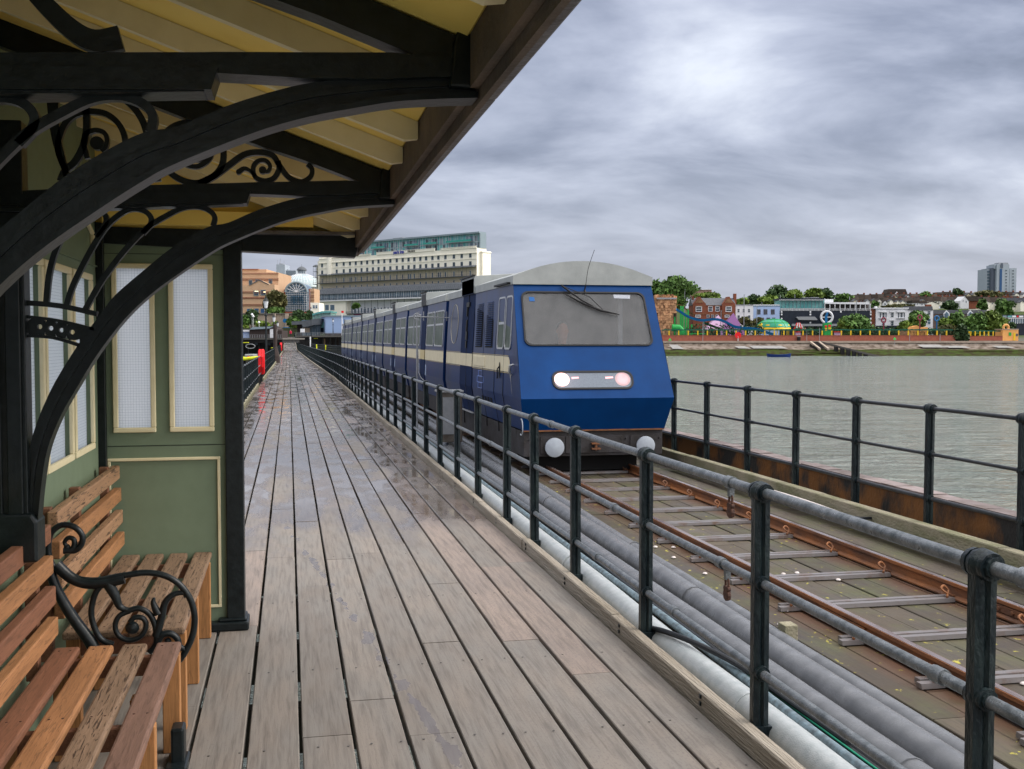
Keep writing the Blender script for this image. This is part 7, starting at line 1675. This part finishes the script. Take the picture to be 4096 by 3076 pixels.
MB(TOWN).tube([(a + .25 * math.cos(R(k)), 58.4, z + .62 + .12 * math.sin(R(k))) for k in range(0, 380, 20)], .02, 6).build('hand_wheel', MT['greym'], t)
for x0, x1, y in ((60, 118, 1160), (370, 402, 1218), (415, 438, 1214)):
    o = tbox(TM(), cL, x0, x1, y, y + 7, 110, .3).build('yellow_fender', MT['lime']); tag(o, {60: 'short yellow bar under the left pier stage', 370: 'yellow bar left of the second lamp pole', 415: 'yellow bar right of the second lamp pole'}[x0], 'fender')
# lamp posts
def lamp(label, x, ytop, b, f=cL, ybase=None, H_=None, zb=None, dark='dark_metal', k=1.0):
    a, zt = LP(f, x, ytop, b); zb = zb if zb is not None else -1.5; p = (a, b, 0)
    t = thing('street_lamp', label, 'street lamp', TOWN @ Vector((a, b, zb)), 'lantern lamp posts on the pier')
    MB(TOWN).lathe([(.17 * k, zb), (.17 * k, zb + .5), (.10 * k, zb + .7), (.085 * k, zb + 1.6), (.06 * k, zt - 1.5 * k), (.05 * k, zt - 1.05 * k)], p, 10).build('column', MT[dark], t, smooth_=True)
    MB(TOWN).lathe([(.06 * k, zt - 1.62 * k), (.13 * k, zt - 1.58 * k), (.13 * k, zt - 1.5 * k), (.06 * k, zt - 1.42 * k)], p, 10).build('collar', MT[dark], t)
    MB(TOWN).lathe([(.11 * k, zt - 1.0 * k), (.20 * k, zt - .45 * k)], p, 8).build('lantern_glass', mat('lantern_glass', (.62, .64, .68), rough=.25) if 'lg' not in MT else MT['lg'], t)
    MB(TOWN).lathe([(.12 * k, zt - 1.08 * k), (.12 * k, zt - 1.0 * k)], p, 8).lathe([(.23 * k, zt - .45 * k), (.20 * k, zt - .38 * k), (.10 * k, zt - .26 * k), (.07 * k, zt - .24 * k), (.05 * k, zt - .12 * k), (.02 * k, zt)], p, 10).build('lantern_cap', MT[dark], t)
    return t
MT['lg'] = mat('lantern_glass', (.62, .64, .68), rough=.25)
lamp('nearest black lantern lamp post on the left of the walkway', 313, 640, 84)
lamp('second black lantern lamp post on the left of the walkway', 403, 843, 132)
lamp('third lantern lamp post, above the stout dark post', 445, 918, 180)
lamp('fourth and farthest lantern lamp post on the left', 474, 990, 228, zb=1.0)
lamp('slim lamp post without visible lantern glass in front of the hotel', 813, 765, 200, zb=-3, k=.8)
lamp('lamp post in front of the pale blue box building', 1057, 888, 215, zb=2, k=.9)
t = thing('stout_post', 'stout dark timber post with a flared foot beside the left kerb', 'post', (-1.05, 84, 0))
MB().lathe([(.36, 0), (.34, .5), (.22, .95), (.15, 1.2), (.14, 2.9), (.02, 2.95)], (-1.05, 84, 0), 8).build('shaft', MT['shed'], t)
# lifebuoy housings
def buoy(label, y, z0, k=1.0):
    x = XL(y) - .03; t = thing('lifebuoy_housing', label, 'lifebuoy housing', (x, y, z0), 'red lifebuoy housings on the left')
    oct_ = [(.37 * k * math.sin(R(a)) * (1 if abs(math.cos(R(a))) > .5 else 1), .57 * k * math.cos(R(a))) for a in (22, 68, 112, 158, 202, 248, 292, 338)]
    for s_, xx in ((0, x - .13 * k), (1, x + .012 * k)):
        MB().loft([[(xx + d_, y + u * f_, z0 + .82 * k + v * f_) for u, v in oct_] for d_, f_ in ((0, .86 if s_ == 0 else 1), (.04 * k, 1), (.09 * k, 1), (.125 * k, 1 if s_ == 0 else .86))]).build('shell_half', MT['redp'], t)
    MB().box(x - .04, x + .04, y - .05, y + .05, z0, z0 + .3).build('post', MT['dark_metal'], t)
buoy('nearest red octagonal lifebuoy housing on the left railing', 47.5, -.02, 1.02)
buoy('second red lifebuoy housing beside the stout dark post', 140, .0, 1.0)
buoy('small farthest red lifebuoy housing at the top of the ramp', 238, 2.1, .95)
# right pier head
BP = 205
t = bld('pier_head', 'raised pier head deck on dark timber legs beyond the train', 'pier head', cL, 900, 1180, BP)
tbox(TM(), cL, 640, 1500, 1086, 1102, BP, 50).build('deck_edge', MT['deckg'], t); tbox(TM(), cL, 660, 1500, 1102, 1420, BP + 24, 2).build('shade_backing', MT['undark'], t)  # dark backing sheet painted as the undercroft's shade
for x in (655, 800, 935, 1015, 1075, 1125, 1190): tbox(TM(), cL, x, x + 14, 1100, 1420, BP + 2, 1.0).build('pier_leg', MT['undark'], t)
for x0, x1 in ((950, 1030), (1080, 1130)): tbox(TM(), cL, x0, x1, 1120, 1190, BP + 22, .5).build('brick_wall_behind', MT['obrick'], t)
tbox(TM(), cL, 800, 808, 1098, 1215, BP - 1, .5).build('white_post', MT['whitem'], t)
tbox(TM(), cL, 845, 880, 1112, 1122, BP + 3, 1).build('yellow_boat_bow', MT['lime'], t)
q = TM()
for y in (1050, 1068): tbox(q, cL, 645, 1200, y, y + 1.6, BP - .2, .1)
for x in range(645, 1200, 14): tbox(q, cL, x, x + 1.4, 1050, 1088, BP - .2, .1)
q.build('deck_railing', MT['greym'], t)
t = bld('cafe', 'glass walled cafe with a curved dark blue-grey roof on the pier head', 'cafe', cL, 760, 1085, 228)
tbox(TM(), cL, 712, 918, 915, 1090, 228, 10).build('glass_wall', MT['wblue'], t); tbox(TM(), cL, 660, 716, 950, 1090, 229, 8).build('brown_wall', MT['shed'], t)
rp = smooth([(598, 930), (680, 926), (740, 922), (800, 912), (850, 900), (918, 895)]); q = TM()
top = [LP(cL, x, y, 226) for x, y in rp]; q.loft([[(a, 226, z), (a, 240, z), (a, 240, z - .7 - .5 * (i > 4)), (a, 226, z - .7 - .6 * (i > 6))] for i, (a, z) in enumerate(top)]).build('curved_roof', MT['lead'], t)
for x in range(718, 915, 28): tbox(TM(), cL, x, x + 2, 940, 1088, 227.7, .2).build('mullion', MT['greym'], t)
tbox(TM(), cL, 720, 800, 1000, 1050, 227.6, .2).build('yellowish_blind', MT['beige'], t)
t = bld('glass_pavilion', 'green glass rounded pavilion above the pale blue box building', 'pavilion', cL, 930, 880, 262)
tbox(TM(), cL, 830, 1036, 838, 905, 262, 8).build('glass_wall', mat('green_glass_wall', (.13, .26, .24), (.2, .33, .31), rough=.15, scale=.3), t); tpoly(TM(), cL, [(828, 850), (880, 828), (935, 815), (1036, 812), (1036, 832), (935, 836), (880, 846), (828, 864)], 261.6, 9).build('glass_roof', MT['teal'], t)
for x in (860, 900, 940, 988, 1030): tbox(TM(), cL, x, x + 2, 832, 900, 261.6, .3).build('mullion', MT['tgrey'], t)
t = bld('blue_box_building', 'plain pale blue box building on the pier head behind the train', 'building', cL, 1050, 1080, 226)
a0, z1_ = LP(cL, 975, 876, 224); a1, z0_ = LP(cL, 1275, 1060, 224); al, zl_ = LP(cL, 914, 905, 236)
MB(TOWN).prism([(a0, 224), (a1 + 4, 222), (a1 + 4, 240), (al, 237)], z0_, z1_, 'z').build('wall', MT['bluebox'], t)
MB(TOWN).prism([(a0 - .15, 223.8), (a1 + 4, 221.8), (a1 + 4, 240), (al - .15, 237)], z1_, z1_ + .25, 'z').build('roof_edge', MT['tgrey'], t)
q = TM().prism([(a0 - .05, 223.7), (a1 + 4, 221.7), (a1 + 4, 223), (a0 - .05, 224)], z0_ - 2.5, z0_, 'z').build('dark_base', MT['shed'], t)
for x0 in (925, 948): 
    k_ = (x0 - 914) / 61; b__ = 237 - 13 * k_; a, zt_ = LP(cL, x0, 940, b__); _, zb_ = LP(cL, x0, 1000, b__); MB(TOWN).box(a - .5, a + .5, b__ - 1, b__ + .2, zb_, zt_).build('window', MT['teal'], t)
t = bld('flagpole', 'white flagpole with a small red top in front of the blue box building', 'flagpole', cL, 1155, 1085, 214)
a, zt = LP(cL, 1156, 812, 214); MB(TOWN).tube([(a, 214, 2), (a, 214, zt)], [.12, .07], 8).build('pole', MT['whitem'], t); MB(TOWN).box(a - .1, a + .35, 213.9, 214.1, zt - .4, zt).build('pennant', MT['redp'], t)
t = bld('sign_board', 'white square notice board on the pier head deck', 'sign', cL, 718, 1088, 208); tbox(TM(), cL, 695, 740, 1010, 1052, 208, .3).build('board', MT['whitem'], t)
for x in (700, 732): tbox(TM(), cL, x, x + 3, 1052, 1088, 208, .2).build('leg', MT['greym'], t)
t = bld('hoarding', 'bright blue hoarding near the top of the ramp', 'hoarding', cL, 538, 1070, 270); tbox(TM(), cL, 505, 574, 993, 1042, 270, .5).build('panel', MT['slide'], t)
for x in (508, 560): tbox(TM(), cL, x, x + 3, 1040, 1085, 270.2, .3).build('leg', MT['greym'], t)
t = bld('round_sign', 'small round blue sign on a tall pole by the retaining wall', 'sign', cL, 525, 985, 280); a, z = LP(cL, 526, 921, 280); MB(TOWN).tube([(a, 279.9, z), (a, 279.8, z)], .55, 14).build('disc', MT['slide'], t); tbox(TM(), cL, 525, 527.5, 925, 985, 280, .2).build('pole', MT['greym'], t)
for x, yt, lab in ((160, 848, 'slim pale lamp column before the retaining wall'), (237, 935, 'short pale post behind the dark shed'), (172, 868, 'pale column with a round white lamp before the retaining wall')):
    t = bld('pale_column', lab, 'lamp column', cL, x, 990, 282); tbox(TM(), cL, x, x + 3, yt, 1000, 282, .2).build('column', MT['whitem'], t); a, z = LP(cL, x + 1.5, yt + 6, 282); MB(TOWN).lathe([(.05, z - .4), (.4, z), (.05, z + .4)], (a, 282, 0), 10).build('lamp_head', MT['whitem'], t)
# fenced pound behind the railing with yellow poles
t = bld('pound_fence', 'black rail fence with two fluorescent yellow posts beyond the railing', 'fence', cL, 950, 1250, 120)
q = TM()
for y0, y1 in ((1180, 1205), (1205, 1228), (1230, 1252)):
    a0, z0_ = LP(cL, 815, y0, 125); a1, z1_ = LP(cL, 1170, y1, 118); q.tube([(a0, 125, z0_), (a1, 118, z1_)], .05, 6)
for x in range(820, 1170, 9):
    f_ = (x - 815) / 355; a, z = LP(cL, x, 1180 + 25 * f_, 125 - 7 * f_); q.box(a - .03, a + .03, 124.9 - 7 * f_, 125 - 7 * f_, -1.5, z)
q.build('rails', MT['dark_metal'], t)
for x in (870, 970): tbox(TM(), cL, x, x + 7, 1182 if x < 900 else 1190, 1246, 121, .3).build('post', MT['lime'], t)
# person in red on the ramp top
t = thing('person', 'person in a red jacket and dark trousers walking at the top of the ramp', 'person', (.1, 252, 2.23)); px_, py_ = (LP(cL, 588, 1080, 252)[0]), 252
a = LP(cL, 588, 1080, 252)[0]; pb = TOWN @ Vector((a, 252, 0)); M_ = Matrix.Translation((pb.x, pb.y, 2.23)) @ Matrix.Rotation(-YAW, 4, 'Z')
t.location = M_.translation
mb = MB(M_)
for s_ in (-1, 1):
    mb.tube([(s_ * .09, s_ * .12, .0), (s_ * .09, s_ * .06, .48), (s_ * .08, 0, .88)], [.055, .07, .095], 8, mi=1); mb.box(s_ * .09 - .05, s_ * .09 + .05, s_ * .12 - .2, s_ * .12 + .08, 0, .08, mi=1)
    mb.tube([(s_ * .21, 0, 1.40), (s_ * .27, .03, 1.12), (s_ * .25, -.10, .88)], [.06, .05, .04], 8)
    mb.tube([(s_ * .25, -.10, .88), (s_ * .25, -.13, .78)], [.035, .02], 6, mi=2)
mb.loft([[(rx * math.cos(R(k)), ry * math.sin(R(k)), z) for k in range(0, 360, 30)] for z, rx, ry in ((.80, .17, .13), (1.0, .19, .14), (1.25, .21, .14), (1.42, .21, .12), (1.49, .09, .08))])
mb.loft([[(rx * math.cos(R(k)), rx * 1.1 * math.sin(R(k)), z) for k in range(0, 360, 30)] for z, rx in ((1.47, .05), (1.53, .06), (1.60, .085), (1.68, .085), (1.73, .05), (1.75, .01))], mi=2)
mb.build('body', [mat('red_jacket', (.50, .012, .06)), mat('dark_trousers', (.02, .02, .03)), skin], t, smooth_=True, ang=80)
MB(M_).loft([[(rx * math.cos(R(k)), rx * math.sin(R(k)) + .02, z) for k in range(0, 360, 30)] for z, rx in ((1.62, .095), (1.70, .096), (1.76, .05), (1.77, .01))]).build('hair', mat('dark_hair', (.04, .03, .025)), t)
# aerial mast and cabinet beside the train
YM = 18.6
t = thing('aerial_mast', 'thin grey mast with a yagi aerial beside the train', 'aerial', (2.42, YM + 3, 0))
xm, ym = 2.40, 20.6
MB().tube([(xm, ym, 0), (xm, ym, 2.30)], .014, 8).build('mast', MT['greym'], t)
q = MB(); q.tube([(xm - .05, ym, 2.22), (xm + .62, ym - .1, 2.20)], .011, 6)
for k in range(7): q.tube([(xm + .04 + k * .09, ym - .01, 2.14), (xm + .04 + k * .09, ym - .01, 2.32)], .008, 5)
q.build('aerial_array', MT['greym'], t); MB().tube([(xm + .06 * math.cos(R(k)), ym, 2.22 + .06 * math.sin(R(k))) for k in range(0, 380, 20)], .012, 6).build('aerial_loop', MT['greym'], t)
MB().tube(smooth([(xm, ym, 2.1), (xm + .02, ym, 1.5), (xm + .05, ym - .02, 1.1), (xm + .18, ym - .1, .95), (xm + .2, ym - .1, .90)], 4), .01, 6).build('white_lead', MT['greym'], t)
t = thing('equipment_cabinet', 'weathered grey metal cabinet standing behind the railing beside the train', 'cabinet', (2.55, 17.3, 0))
MB().box(2.36, 2.74, 17.2, 17.55, .12, .93).build('housing', mat('rust_stained_cabinet', (.13, .12, .105), (.08, .06, .05), rough=.7, scale=9), t, bevel=.01)
MB().box(2.34, 2.76, 17.18, 17.57, .93, .96).build('lid', MT['alu'], t); MB().box(2.42, 2.68, 17.19, 17.2, .25, .85).build('door', MT['greym'], t)
for x in (2.38, 2.70): MB().box(x, x + .03, 17.25, 17.28, -.1, .12).build('leg', MT['greym'], t)
